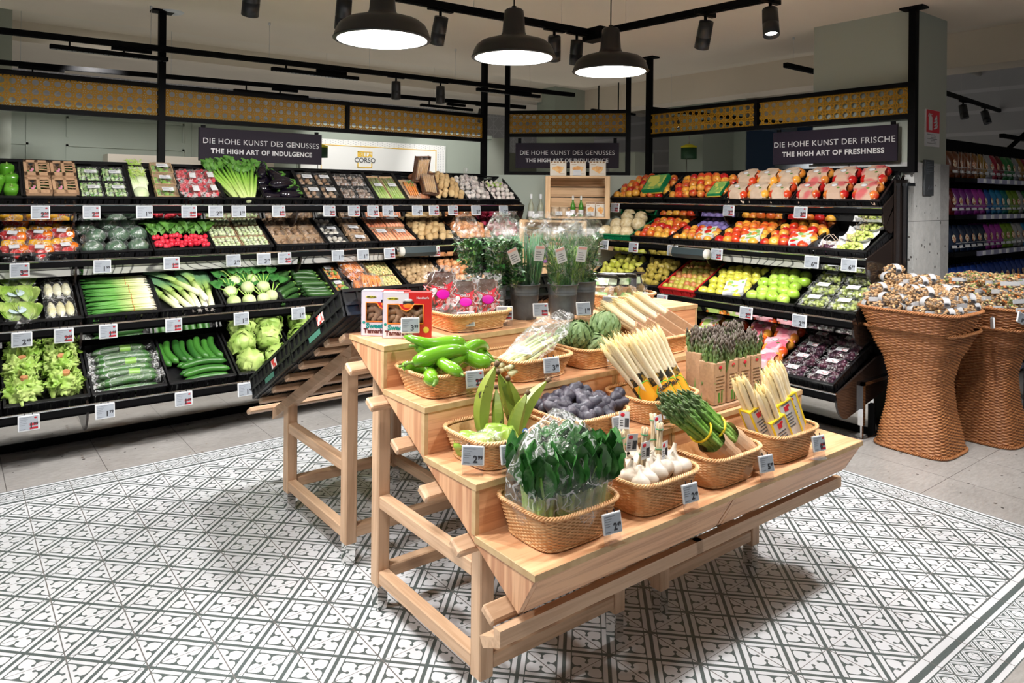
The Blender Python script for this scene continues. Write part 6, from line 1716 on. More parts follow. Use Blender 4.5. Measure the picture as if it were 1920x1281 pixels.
for k, (x, y, ay, nm) in enumerate([(-.085, .03, -.16, 'leftmost'), (-.02, .0, -.06, 'middle left'), (.035, .01, .0, 'middle right'), (.09, .02, .08, 'rightmost')]):
    s = sleeve_bundle(frontM((cx + x - .01, cy + y - .03, cz + .15), (-.34 + ay * .8, .34, .80)), 'white asparagus bundle in black, orange and green sleeve, ' + nm, 12, sW, wrap_black, spread=.038, fan=.10, off=.05)
    if k in (1, 2): put(text_mesh('GLORIA', .018, M_ink, bold=.0008), 'lettering', TR(-.045, 0, .0305) @ RO(-pi / 2, 'Z'), s)
# purple green asparagus in kraft cartons standing on the third tread
cz = TZ[3]
g = G(); g.box((-.034, -.035, 0), (.034, .035, .155), bev=.003); g.k = 1
for q in range(5): g.box((-.024, -.0362, .055 + q * .012), (.024 - .008 * (q % 2), -.035, .057 + q * .012))
g.k = 2; g.ball((0, -.036, .137), (.010, .001, .007), 10, 4); g.k = 3; g.box((-.012, -.0364, .01), (-.002, -.035, .045)); g.box((.006, -.0364, .008), (.012, -.035, .05))
mkc = g.mesh('kraft_carton', [M_card, M_stem, M_sred, M_leaf])
for k in range(8):
    i, j = k % 4, k // 4
    t = empty('asparagus_carton', TR(2.275 + i * .078 + .02 * j, TY[3] + .055 + j * .075, cz + .020 * j + .022) @ RO(RND.uniform(-.05, .05), 'Z')); T(t, ['front', 'rear'][j] + ' row kraft carton of purple-green asparagus, ' + ['leftmost', 'second from left', 'third from left', 'rightmost'][i], 'asparagus', )
    put(mkc, 'carton', Matrix(), t)
    for q in range(15):
        put(sP[q % 3], 'spear', TR(((q % 4) - 1.5) * .016 + RND.uniform(-.004, .004), ((q // 4) - 1.5) * .016, .115 + RND.uniform(-.012, .012)) @ RO(RND.uniform(-.08, .08), 'X') @ RO(-pi / 2 + RND.uniform(-.1, .1), 'Y') @ RO(q, 'X'), t)
g = G(); g.box((2.22, TY[3] + .015, cz), (2.58, TY[3] + .18, cz + .02), bev=.004); T(g.ob('carton_tray', M_card), 'low kraft tray the asparagus cartons stand in', 'tray')
# white asparagus in kraft boxes, second tread
cx, cy, cz = BX['wk']
def wrap_kraft(t):
    g = G(); g.box((-.13, -.034, -.026), (.02, .034, .026), bev=.003); s_ = g.ob('kraft_box', M_card, t)
    g = G(); g.ball((.005, 0, .0265), (.006, .008, .001), 8, 4); g.ob('red_mark', M_sred, s_)
    g = G()
    for q in range(5): g.box((-.03 - q * .018, -.022, .026), (-.027 - q * .018, .020 - .008 * (q % 2), .0266))
    g.ob('small_print', M_stem, s_)
for k, (x, y) in enumerate([(-.10, -.045), (-.028, -.04), (.044, -.035), (.112, -.03)]):
    sleeve_bundle(TR(cx + x, cy + y + .04, cz + .10 + .01 * k) @ dirM((0, 0, 0), (-.50, .42, .42), 0), 'white asparagus in kraft box, %s of four in the rear basket' % ['first', 'second', 'third', 'last'][k], 9, sW, wrap_kraft, spread=.024, off=.06)
# ---- peppers, lemongrass, artichokes
cx, cy, cz = BX['gp']
M_pepL = mat('light_green_pepper', (.09, .29, .008), .2, c2=(.17, .40, .02), ns=5, coat=.5)
def mesh_ppepper(seed, L=.17, R=.022, bend=.03):
    g = G(); pts = []; rs = []; rr = random.Random(seed)
    for i in range(14):
        t = i / 13; pts.append(((t - .5) * L, bend * sin(pi * t) + .006 * sin(t * 9 + seed), .004 * sin(t * 7 + seed)))
        r = R * (.55 + .45 * min(1, t / .12)) if t < .12 else R * (1 - .62 * ((t - .12) / .88) ** 1.4)
        if t > .96: r *= .5
        rs.append(r)
    n = 12
    g.tube(pts, rs, n)
    g.k = 1; p = pts[0]
    g.lathe([(R * .42, 0), (R * .34, .004), (.0035, .008), (.003, .020), (.0045, .028), (.001, .029)], 8, TR(p[0] + .003, p[1], p[2]) @ RO(-pi / 2, 'Y'))
    return g.mesh('pointed_pepper', [M_pepL, M_stemg])
mpp = [mesh_ppepper(1), mesh_ppepper(2, .18, .021, .05), mesh_ppepper(3, .15, .024, .015)]
for k, (x, y, z, az, sc) in enumerate([(-.06, -.05, .075, .9, 1), (-.02, -.06, .08, 1.3, .9), (.04, -.05, .09, 2.2, 1), (.07, -.02, .10, .25, 1.1), (-.02, 0, .11, .1, 1.15), (-.08, .0, .085, 2.4, .9), (.06, .04, .095, .1, 1), (-.05, .05, .10, .4, 1), (.0, .05, .135, .2, 1.1), (-.03, .03, .155, 2.7, 1.0), (.09, .01, .08, -.5, .9)]):
    place(mpp[k % 3], 'pointed_pepper', TR(cx + x, cy + y, cz + z) @ RO(az, 'Z') @ RO(.12 * ((k % 3) - 1), 'Y') @ RO(k * .7, 'X') @ SCL(sc * 1.15), 'glossy light green pointed pepper heaped in the left basket of the second tread', 'pepper', 'green pointed peppers')
cx, cy, cz = BX['lg']
M_lem = vgrad('lemongrass_stalk', 0, [(-.15, (.66, .64, .38)), (.0, (.56, .64, .30)), (.15, (.40, .52, .18))], .5, 50, .2, st=(.1, 1, 1))
g = G(); g.tube([(-.15, 0, 0), (-.10, 0, 0), (.0, .002, 0), (.15, -.004, .003)], [.008, .0085, .006, .004], 7)
mlg = g.mesh('lemongrass', [M_lem])
for k in range(16):
    place(mlg, 'lemongrass_stalk', TR(cx - .01, cy - .06 + (k % 8) * .015, cz + .07 + .016 * (k // 8) + .003 * (k % 3)) @ RO(.22 + RND.uniform(-.12, .12), 'Z') @ RO(-.22, 'Y'), 'pale lemongrass stalk in the middle basket of the second tread', 'lemongrass', 'lemongrass stalks')
crumple('clear_bag', TR(cx + .06, cy + .0, cz + .115) @ RO(.25, 'Z') @ RO(-.38, 'Y'), (.20, .072, .036), 5.1, 'long crinkled clear bag around the lemongrass', amp=.3, fq=4, nu=26, nv=18)
o = G(); o.box((-.03, -.02, 0), (.03, .02, .001)); o.k = 1
for q in range(3): o.box((-.022, -.012 + q * .01, .001), (.02 - .008 * q, -.010 + q * .01, .0014))
T(o.ob('sticker', [M_paper, M_grey], None, TR(cx - .07, cy - .065, cz + .105) @ RO(.5, 'X') @ RO(-.3, 'Z')), 'white sticker on the lemongrass bag', 'sticker')
cx, cy, cz = BX['ar']
M_art = mat('artichoke_leaf', (.16, .26, .10), .55, c2=(.34, .42, .20), ns=16, rnd=.3)
def mesh_arti(seed, R=.05):
    g = G(); g.ball((0, 0, 0), (R * .82, R * .82, R * .8), 14, 10)
    for row in range(9):
        ph = .28 + row * .29; n = max(4, int(13 * sin(min(ph, pi - ph * .7))))
        for k in range(n):
            a = 2 * pi * (k + .5 * (row % 2)) / n
            d = Vector((sin(ph) * cos(a), sin(ph) * sin(a), cos(ph)))
            upv = Vector((cos(ph) * cos(a), cos(ph) * sin(a), -sin(ph)))  # away from the tip
            sd = d.cross(upv)
            c = d * R * (.90 + .03 * (row % 2)); w_ = R * .30
            pts = []
            for (s_, l, o_) in ((-.9, .32, -.05), (.9, .32, -.05), (.75, -.02, .08), (0, -.40, .20), (-.75, -.02, .08), (0, .1, .16)):
                pts.append(c + sd * (s_ * w_) + upv * (l * R) + d * (o_ * R))
            t = g.smooth; g.smooth = False
            g.add(pts, [(0, 1, 5), (1, 2, 5), (2, 3, 5), (3, 4, 5), (4, 0, 5)]); g.smooth = t
    g.k = 1; g.tube([(0, 0, -R * .7), (0, 0, -R * 1.2)], [R * .25, R * .22], 8)
    return g.mesh('artichoke', [M_art, M_kohl])
mar = [mesh_arti(1), mesh_arti(2, .056)]
for k, (x, y, z, ax, ay, nm) in enumerate([(-.085, -.02, .115, .5, -.2, 'left artichoke leaning on the lemongrass bag'), (.045, -.03, .13, .2, .15, 'large round artichoke in the middle of its basket'), (-.03, -.05, .07, .8, 0, 'lower front artichoke in its basket'), (.095, .0, .055, .3, .6, 'artichoke sunk at the right of its basket'), (-.07, .05, .085, .1, .2, 'rear left artichoke in its basket'), (.0, .05, .06, 0, 0, 'artichoke at the bottom rear of its basket')]):
    place(mar[1 if k == 1 else 0], 'artichoke', TR(cx + x, cy + y, cz + z) @ RO(ax, 'X') @ RO(ay, 'Y') @ RO(k, 'Z') @ SCL(1.05), nm, 'artichoke')
# ---- third tread: plantains, limes, blue potatoes
cx, cy, cz = BX['pl']
M_plan = mat('plantain_skin', (.13, .20, .02), .42, c2=(.27, .33, .05), ns=7, rnd=.2, lo=.35, hi=.7)
nt = M_plan.node_tree; bb = [n for n in nt.nodes if n.type == 'BSDF_PRINCIPLED'][0]
sc_ = tex_noise(nt, rnd_offset(nt, coords(nt))[0], 34, 4, .7); old = bb.inputs['Base Color'].links[0].from_socket
nt.links.new(mixc(nt, V(nt, sc_).gt(.66), old, (.05, .04, .02)), bb.inputs['Base Color'])
def mesh_plantain(seed, L=.21, R=.025):
    g = G(); n = 5; pts = []; rs = []
    for i in range(16):
        t = i / 15; pts.append(((t - .5) * L, .022 * sin(pi * t), 0)); rs.append(R * max(.12, (1 - abs(2 * t - 1) ** 2.2) ** .8))
    g.smooth = False; g.tube(pts, rs, 5); g.smooth = True; g.k = 1
    g.tube([pts[-1], (L * .56, -.006, 0)], [R * .28, R * .34], 5)
    return g.mesh('plantain', [M_plan, M_stem])
mpl = [mesh_plantain(1), mesh_plantain(2, .20, .022)]
for k, (x, y, z, d_, r_, sc, nm) in enumerate([(-.02, .02, .15, (.18, .0, .95), .3, 1.1, 'tallest plantain standing upright'), (.055, .03, .135, (-.20, .15, .9), 2.8, 1.0, 'plantain standing behind with its tip up'), (.085, .02, .12, (-.30, .0, .85), 2.6, .95, 'plantain leaning left in the middle'), (.105, -.03, .12, (.72, .25, .62), .2, 1.15, 'plantain pointing out to the right'), (.045, -.05, .085, (.25, .1, .75), .8, .95, 'short yellow plantain at the front with sticker'), (.01, .02, .10, (.1, .2, .9), 1.5, .9, 'darkest plantain in the shade')]):
    o = place(mpl[k % 2], 'plantain', TR(cx + x, cy + y, cz + z) @ dirM((0, 0, 0), d_, r_) @ SCL(sc), nm + ', third tread basket', 'plantain')
g = G(); g.ball((0, 0, 0), (.012, .001, .012), 12, 6); g.k = 1; g.ball((0, -.0012, .0), (.008, .0006, .008), 10, 4)
T(g.ob('sticker', [M_blue, M_paper], None, TR(cx + .035, cy - .083, cz + .085) @ RO(-.3, 'X')), 'round blue and white sticker on the front plantain', 'sticker')
M_lime = mat('pale_lime_gourd', (.24, .40, .04), .35, c2=(.36, .50, .10), ns=9, coat=.3)
def mesh_star(seed):
    g = G(); g.lathe([(.001, -.045), (.02, -.038), (.032, -.012), (.034, .010), (.022, .036), (.001, .045)], 20, fn=lambda p, t: (p[0] * (1 + .22 * cos(5 * t)), p[1] * (1 + .22 * cos(5 * t)), p[2]))
    return g.mesh('star_fruit', [M_lime])
mst = mesh_star(1)
for k, (x, y, z) in enumerate([(-.09, -.04, .055), (-.03, -.03, .075), (-.015, -.06, .065), (-.10, .02, .05)]):
    o = place(mst, 'star_fruit', TR(cx + x, cy + y, cz + z) @ RO(1.3, 'Y') @ RO(k, 'Z') @ RO(k * .8, 'X'), 'pale green ribbed star fruit in the plantain basket, ' + ['far left', 'beside the plantains', 'front middle', 'rear left'][k], 'star fruit')
crumple('net_wrap', TR(cx - .065, cy - .045, cz + .068), (.085, .045, .028), 2.2, 'crinkled clear wrap over the star fruit', amp=.4, fq=4)
cx, cy, cz = BX['bp']
M_bpot = mat('blue_potato_skin', (.022, .022, .038), .5, c2=(.055, .048, .068), ns=22, bs=.25, rnd=.3)
def mesh_bp(seed):
    rr = random.Random(seed); g = G(); n = 12; L = rr.uniform(.07, .10); R = rr.uniform(.016, .021); bd = rr.uniform(-.02, .02); pts = []; rs = []
    for i in range(n):
        t = i / (n - 1); pts.append(((t - .5) * L, bd * sin(pi * t), 0)); rs.append(R * sqrt(max(.03, 1 - (2 * t - 1) ** 4)) * (1 + .16 * sin(t * 15 + seed)))
    g.tube(pts, rs, 12)
    return g.mesh('blue_potato', [M_bpot])
mbp = [mesh_bp(s) for s in range(1, 7)]
for k in range(40):
    j = k // 8; i = k % 8
    x = (i - 3.5) * .030 + RND.uniform(-.008, .008); y = (j - 2) * .036 + RND.uniform(-.006, .006)
    z = .075 + .055 * max(0, 1 - abs(x) / .14) * max(0, 1 - abs(y - .02) / .12) + RND.uniform(0, .012)
    place(mbp[k % 6], 'blue_potato', TR(cx + x, cy + y, cz + z) @ RO(RND.uniform(0, 3.1), 'Z') @ RO(RND.uniform(-.5, .5), 'Y'), 'knobbly dark blue potato heaped in the third tread basket', 'potato', 'blue potatoes')
place(mbp[2], 'blue_potato', TR(cx + .135, cy - .04, cz + .115) @ RO(.3, 'Z') @ RO(-.3, 'Y'), 'dark blue potato poking out over the right rim of its basket', 'potato')

# ---- top tread: tamarind boxes, chilli packs, herb buckets, kiwi packs
M_tred = mat('box_red', (.62, .02, .02), .4); M_twh = mat('box_white', (.74, .68, .76), .45); M_tor = mat('box_orange', (.85, .22, .02), .45)
M_tam = mat('tamarind_pod', (.22, .12, .065), .65, c2=(.32, .19, .11), ns=26, bs=.3)
M_teal = mat('box_teal', (.0, .27, .25), .5); M_tbr = mat('box_brown', (.10, .015, .015), .5)
def tam_box(M, label):
    t = empty('tamarind_box', M); T(t, label, 'box')
    W_, D_, H_ = .168, .05, .158
    wx0, wx1, wz0, wz1 = .018, .140, .052, .118
    g = G()
    g.k = 0
    g.box((0, 0, 0), (W_, .002, wz0)); g.box((0, 0, wz0), (wx0, .002, H_)); 
    g.box((wx0, 0, wz1), (.09, .002, H_))
    g.k = 1
    g.box((.09, -.0004, wz1), (W_, .002, H_)); g.box((wx1, -.0004, wz0), (W_, .002, wz1)); g.box((.104, -.0004, 0), (W_, .002, wz0))
    g.box((W_ - .002, 0, 0), (W_, D_, H_)); g.k = 2; g.box((0, 0, 0), (.002, D_, H_)); g.k = 1; g.box((0, D_ - .002, 0), (W_, D_, H_)); g.k = 0
    g.box((0, 0, H_ - .002), (.07, D_, H_)); g.k = 1; g.box((.07, 0, H_ - .002), (W_, D_, H_)); g.box((0, 0, 0), (W_, D_, .002))
    c = g.ob('carton', [M_twh, M_tred, M_blue], t)
    g = G()
    path = [(wx0, wz0), (wx0, wz1), (.055, wz1), (.066, wz1 - .016), (.082, wz1 - .024), (.098, wz1 - .016), (.109, wz1), (wx1, wz1), (wx1, wz0)]
    g.tube([(x, -.001, z) for x, z in path], .0028, 6, closed=True); g.ob('orange_window_edge', M_tor, c)
    g = G()
    g.add([(.055, -.0008, wz1 + .001), (.066, -.0008, wz1 - .016), (.082, -.0008, wz1 - .024), (.098, -.0008, wz1 - .016), (.109, -.0008, wz1 + .001)], [(0, 1, 2, 3, 4)])
    g.ob('window_tongue', M_tred, c)
    g = G(); g.box((.07, -.0014, .118), (.108, -.0008, .128)); g.k = 1; g.ball((.089, -.001, .113), (.019, .0008, .009), 12, 5); g.k = 2; g.ball((.089, -.001, .132), (.016, .0008, .005), 10, 4); g.ob('crest', [M_ink, M_tor, M_paper], c)
    g = G()
    rr = random.Random(4)
    for k in range(13):
        x = wx0 + .008 + (k % 5) * .026; z = wz0 + .008 + (k // 5) * .026
        Mx = TR(x, .018, z) @ RO(rr.uniform(-1.2, 1.2), 'Y')
        g.tube([(-.026, 0, 0), (-.02, 0, .002), (-.008, 0, .004), (0, 0, .003), (.010, 0, .005), (.020, 0, .002), (.026, 0, 0)], [.004, .011, .0135, .0115, .0135, .011, .004], 8, M=Mx)
    g.ob('tamarind_pods', M_tam, t)
    g = G(); g.ball((.035, -.001, .137), (.020, .0006, .0045), 12, 4); g.ob('yellow_flash', mat('flash_yellow', (.80, .72, .03), .5), c)
    put(text_mesh('100% & PURE', .0055, M_ink, bold=.0002), 'lettering', TR(.035, -.0018, .137) @ RX90, c)
    put(text_mesh('Sweet', .024, M_teal, bold=.0010), 'lettering', TR(.048, -.0012, .036) @ RX90, c)
    put(text_mesh('Tamarind', .022, M_tbr, bold=.0008), 'lettering', TR(.052, -.0012, .018) @ RX90, c)
    put(text_mesh("Nandhari's", .010, M_twh, bold=.0002), 'lettering', TR(.138, -.0012, .140) @ RX90, c)
    g = G(); g.ball((.150, -.001, .030), (.011, .0008, .011), 12, 5); g.ob('gold_seal', mat('seal_gold', (.72, .48, .06), .4), c)
    g = G(); g.ball((.010, -.001, .048), (.005, .0006, .005), 10, 4); g.ob('round_mark', M_teal, c)
    return t
# camera side of the boxes faces the lower left
tam_box(TR(1.165, 2.255, TZ[1]) @ RO(-.72, 'Z'), 'white and red sweet tamarind box, rear left of the pair')
tam_box(TR(1.205, 2.175, TZ[1]) @ RO(-.62, 'Z'), 'white and red sweet tamarind box, front one of the pair, half behind a price label')
cx, cy, cz = BX['ch']
M_chil = mat('red_chilli', (.55, .01, .015), .25, coat=.4)
def chilli_pack(M, label):
    t = empty('chilli_pack', M); T(t, label, 'pack')
    g = G()
    g.grid(lambda u, v: Vector(((u - .5) * .115 * (1 - .12 * v), .026 * (1 - (2 * abs(u - .5)) ** 4) * (1 - (2 * abs(v - .5)) ** 6), v * .15)), 14, 14)
    g.box((-.056, -.002, 0), (.056, .002, .004)); g.ob('brown_tray', M_trayB, t)
    g = G(); rr = random.Random(3)
    for k in range(20):
        x = rr.uniform(-.045, .045); z = rr.uniform(.01, .055)
        g.tube([(x, .004, z), (x + rr.uniform(-.03, .03), .0, z + .03), (x + rr.uniform(-.04, .04), .002, z + .055)], [.004, .0048, .001], 6)
    g.ob('chillies', M_chil, t)
    g = G(); g.smooth = False; g.grid(lambda u, v: Vector(((u - .5) * .13, -.014 - .010 * sin(pi * u) + .010 * noise.noise(Vector((u * 5, v * 5, 3))), -.005 + v * .175)), 10, 12); g.ob('film', M_film2, t)
    g = G()
    g.add([(-.042, -.026, .10), (-.005, -.026, .088), (.038, -.026, .112), (.022, -.026, .072), (-.004, -.026, .066), (-.024, -.026, .076)], [(0, 5, 4, 3, 2, 1)]); s_ = g.ob('label', M_sred, t)
    g = G(); g.ball((.002, -.0265, .066), (.024, .001, .017), 14, 6); g.ob('magenta_spot', mat('magenta_print', (.62, .0, .42), .4), s_)
    g = G(); g.ball((-.027, -.0265, .080), (.009, .001, .009), 12, 5); g.tube([(-.04, -.026, .05), (-.02, -.026, .078)], .002, 4); g.ob('white_spot', M_paper, s_)
    put(text_mesh('CHILLI', .012, M_paper, bold=.0003), 'lettering', TR(.0, -.0275, .089) @ RX90, s_)
    return t
chilli_pack(TR(cx - .10, cy + .02, cz + .055) @ RO(-.5, 'Z') @ RO(-.25, 'X') @ SCL(1.05), 'chilli pack leaning at the back left of its basket')
chilli_pack(TR(cx - .035, cy - .035, cz + .03) @ RO(-.42, 'Z') @ RO(-.35, 'X'), 'front left chilli pack with magenta spot on its label')
chilli_pack(TR(cx + .075, cy - .025, cz + .03) @ RO(-.42, 'Z') @ RO(-.32, 'X'), 'front right chilli pack beside the herb buckets')
# herb buckets
M_zinc = mat('grey_bucket', (.085, .092, .098), .5, c2=(.11, .12, .125), ns=30)
g = G(); g.lathe([(.001, .004), (.062, .003), (.064, 0), (.066, .004), (.074, .08), (.0765, .12), (.0785, .122), (.079, .127), (.0772, .130), (.0785, .136), (.079, .141), (.0775, .144), (.082, .172), (.085, .174), (.085, .178), (.082, .179), (.079, .172), (.064, .01), (.001, .009)], 40)
ME_BK = g.mesh('bucket', [M_zinc])
M_chive = vgrad('chive_stem', 2, [(0, (.10, .26, .10)), (.3, (.05, .22, .08))], .45, 40, .2, st=(1, 1, .1))
def herb_bunch(kind, seed, H=.22):
    g = G(); rr = random.Random(seed)
    if kind == 'chive':
        for k in range(70):
            a = rr.uniform(0, 6.28); q = .02 * sqrt(rr.random()); sp = 1 + rr.uniform(0, .9)
            g.tube([(cos(a) * q, sin(a) * q, 0), (cos(a) * q * sp, sin(a) * q * sp, H * .6), (cos(a) * q * sp * 1.4, sin(a) * q * sp * 1.4, H * rr.uniform(.95, 1.25))], [.0019, .0019, .0008], 4)
        return g.mesh('herb_stems', [M_chive])
    for k in range(14):
        a = rr.uniform(0, 6.28); q = rr.uniform(.0, .014)
        g.tube([(cos(a) * q * .5, sin(a) * q * .5, 0), (cos(a) * q * 1.6, sin(a) * q * 1.6, H * .6), (cos(a) * q * 3, sin(a) * q * 3, H)], [.0018, .0015, .001], 4)
    g.k = 1
    n = 190 if kind == 'parsley' else 0
    for k in range(n):
        z = H * (.25 + .85 * rr.random()); R_ = .018 + .026 * (z / H); a = rr.uniform(0, 6.28); q = R_ * sqrt(rr.random())
        leaf(g, TR(cos(a) * q, sin(a) * q, z) @ RO(a + rr.uniform(-.8, .8), 'Z') @ RO(rr.uniform(-1.1, .2), 'Y'), rr.uniform(.022, .034), .026, .3, .008, 3, 3, seed + k)
    if kind == 'dill':
        for k in range(300):
            z = H * (.15 + .95 * rr.random()); R_ = .014 + .030 * (z / H); a = rr.uniform(0, 6.28); q = R_ * sqrt(rr.random())
            d = Vector((cos(a) * .6 + rr.uniform(-.4, .4), sin(a) * .6 + rr.uniform(-.4, .4), 1)).normalized() * rr.uniform(.02, .035)
            b_ = Vector((cos(a) * q, sin(a) * q, z)); g.tube([b_, b_ + d], [.0011, .0006], 3)
            for s_ in range(3): c_ = b_ + d * (.3 + .25 * s_); g.tube([c_, c_ + Vector((rr.uniform(-.008, .008), rr.uniform(-.008, .008), .009))], [.0006, .0003], 3)
    return g.mesh('herb_leaves', [M_cel, M_leafD if kind == 'parsley' else M_dill])
M_dill = mat('dill_frond', (.04, .15, .03), .5, c2=(.07, .22, .045), ns=30)
HB = {k: [herb_bunch(k, s) for s in (1, 2)] for k in ('parsley', 'dill', 'chive')}
g = G(); g.smooth = False
def cone(u, v, seed=2):
    R_ = .016 + .046 * min(1, v * 1.25) ** .8
    if v > .8: R_ = .062 * (1 - .75 * ((v - .8) / .2)) + .008
    a = 2 * pi * u
    q = 1 + .10 * noise.noise(Vector((cos(a) * 2, sin(a) * 2, v * 9 + seed))) + (.35 * noise.noise(Vector((cos(a) * 4, sin(a) * 4, v * 14))) if v > .72 else 0)
    return Vector((cos(a) * R_ * q, sin(a) * R_ * q * (.9 if v < .8 else .5), v * .36))
g.grid(cone, 20, 22, closed=True); ME_SL = g.mesh('clear_sleeve', [film_mat('sleeve_film', .03, .15, (.99, .995, .99), 34, .8, crease_glint=.22, edge=.35)])
g = G(); g.box((-.02, -.001, -.032), (.02, 0, .03)); g.k = 1
for q in range(4): g.box((-.014, -.0016, -.024 + q * .009), (.012 - .006 * (q % 2), -.001, -.0215 + q * .009))
g.k = 2; g.box((-.018, -.0016, .018), (.018, -.001, .028)); ME_HT = g.mesh('sleeve_label', [M_paper, M_grey, mat('label_pink', (.8, .45, .4), .5)])
buckets = [(1.745, 2.262, [('parsley', -.05, .02, -.2, .1), ('parsley', .0, -.03, -.05, -.12), ('parsley', .04, .03, .15, .1)], 'flat parsley', 0),
           (1.878, 2.215, [('parsley', -.045, -.01, -.25, .0), ('chive', .02, -.025, .03, -.08), ('chive', .05, .01, .16, .02), ('chive', -.01, .03, -.02, .12)], 'chives and curly parsley', 1),
           (2.012, 2.135, [('dill', -.04, -.015, -.14, -.06), ('dill', .03, -.025, .05, -.12), ('dill', .0, .035, -.02, .12), ('dill', .05, .02, .16, .05)], 'bunched dill', 1),
           (2.150, 2.165, [('dill', -.02, -.02, -.05, -.1), ('parsley', .035, .0, .10, .0), ('dill', .0, .04, .02, .14)], 'dark dill', 0)]
for bi, (x, y, bunches, nm, lab) in enumerate(buckets):
    t = put(ME_BK, 'bucket', TR(x, y, TZ[1]) @ SCL(.75, .75, .79)); T(t, 'dark grey ribbed bucket holding ' + nm, 'bucket')
    for k, (kind, bx, by, ay, ax) in enumerate(bunches):
        s = empty('herb_bunch', TR(x + bx * .8, y + by * .8, TZ[1] + .075) @ RO(ay, 'Y') @ RO(-ax, 'X') @ RO(k * 1.3, 'Z') @ SCL(1.0)); T(s, '%s in clear sleeve, %s, bucket of %s' % ({'parsley': 'parsley bunch', 'dill': 'dill bunch', 'chive': 'chives bunch'}[kind], ['first from the left', 'second from the left', 'third one', 'fourth one'][k], nm), 'herbs')
        put(HB[kind][k % 2], 'herb_leaves', Matrix(), s); put(ME_SL, 'clear_sleeve', RO(k * 2, 'Z'), s)
        if lab and k in (0, 1, 2): put(ME_HT, 'sleeve_label', RO(-k * 1.3 - .35, 'Z') @ TR(-.005, -.062, .20) @ RO(.1, 'X') @ RO(.2 * (k - 1), 'Y'), s)
# SanLucar fruit box standing behind the buckets
t = empty('fruit_carton', TR(1.99, 2.42, .90) @ RO(-.55, 'Z')); T(t, 'kraft and navy fruit carton with oval emblem behind the herb buckets', 'carton')
g = G(); g.box((0, 0, .05), (.55, .28, .17), bev=.003); c = g.ob('kraft_panel', M_card, t)
g = G(); g.box((-.002, -.002, 0), (.552, .282, .052)); g.ob('navy_base', mat('navy_print', (.02, .025, .07), .5), t)
for k, xx in enumerate((.10, .42)):
    g = G(); g.tube([(xx + cos(q) * .062, -.001, .095 + sin(q) * .036) for q in [w_ * pi / 14 for w_ in range(28)]], .0012, 4, closed=True); g.ob('oval', M_ink, c)
    put(text_mesh('SanLucar', .036, M_ink), 'lettering', TR(xx, -.002, .095) @ RX90, c)
# kiwi packs
cx, cy, cz = BX['ki']
M_kiwi = mat('kiwi_skin', (.26, .17, .07), .8, c2=(.34, .24, .11), ns=50, bs=.4)
M_klab = mat('green_white_label', (.55, .70, .50), .5, c2=(.20, .45, .14), ns=16, detail=1, lo=.5, hi=.56)
def kiwi_pack(M, label):
    t = empty('kiwi_pack', M); T(t, label, 'pack')
    g = G(); g.prism([(0, 0), (.012, .11), (.018, .11), (.030, .004), (.03, 0)], -.07, .07); g.box((-.072, -.03, .104), (.072, .02, .110), bev=.002); g.ob('black_tray', M_trayK, t)
    g = G()
    for k in range(3): g.ball((-.044 + k * .044, -.012, .035), (.022, .02, .03), 12, 9)
    g.ob('kiwis', M_kiwi, t)
    g = G(); g.smooth = False; g.grid(lambda u, v: Vector((-.07 + u * .14, -.036 + .006 * noise.noise(Vector((u * 5, v * 5, 1))) + .02 * v, v * .108)), 8, 8); g.ob('film', M_film, t)
    g = G(); g.box((-.05, -.042, .0), (.05, -.037, .022)); g.box((-.03, -.030, .06), (.04, -.027, .09)); g.ob('label', M_klab, t)
for k, (x, y, az, ax, nm) in enumerate([(-.10, .03, -1.2, -.5, 'kiwi pack standing edge-on at the far left'), (-.055, .02, -1.1, -.45, 'second kiwi pack standing edge-on'), (-.01, -.01, -.9, -.4, 'kiwi pack facing left in the middle of its basket'), (.065, -.015, -.35, -.3, 'kiwi pack facing forward with large green label')]):
    kiwi_pack(TR(cx + x, cy + y, cz + .035) @ RO(az, 'Z') @ RO(ax, 'X') @ SCL(1.05), nm)

# ---- price labels standing on the treads
def tread_tag(x, y, tr, price, promo, what, rz=-.35, z=.05, wd=1.05, stand=.080):
    tag(TR(x, y, TZ[tr] + z) @ RO(rz, 'Z') @ RO(-.2, 'X') @ SCL(.66), price, promo, 'price label showing %s before the %s' % (price.replace('.', ','), what), stand=stand, wd=1)
TG = [(1.27, 2.098, 1, '3.99', 0, 'tamarind boxes', -.5), (1.50, 2.092, 1, '2.99', 0, 'chilli packs', -.45), (1.70, 2.12, 1, '1.49', 1, 'parsley bucket', -.55), (1.865, 2.10, 1, '1.99', 1, 'chives bucket', -.4), (2.03, 2.03, 1, '1.99', 0, 'dill bucket', -.3), (2.235, 2.08, 1, '1.49', 1, 'right hand herb bucket', -.8), (2.45, 2.09, 1, '2.99', 0, 'kiwi packs', -.35),
      (1.335, 1.810, 2, '2.49', 1, 'green pointed peppers', -.2), (1.66, 1.810, 2, '3.99', 0, 'lemongrass', -.2), (1.97, 1.810, 2, '2.49', 0, 'artichokes', -.25),
      (1.175, 1.60, 3, '2.99', 0, 'plantains, at the left corner of their basket', -.75), (1.27, 1.550, 3, '2.49', 0, 'plantains, in front of their basket', -.15), (1.72, 1.550, 3, '9.99', 0, 'blue potatoes', -.2), (1.97, 1.550, 3, '4.99', 0, 'white asparagus in black sleeves', -.3),
      (1.415, 1.300, 4, '2.49', 0, 'pak choi', -.12), (1.745, 1.300, 4, '2.49', 0, 'garlic bunches', -.12), (2.14, 1.300, 4, '5.99', 0, 'green asparagus', -.2), (2.47, 1.300, 4, '6.99', 1, 'boxed white asparagus', -.2)]
for a in TG: tread_tag(*a[:3], *a[3:6], rz=a[6], z=.058 if a[2] > 1 else .05)

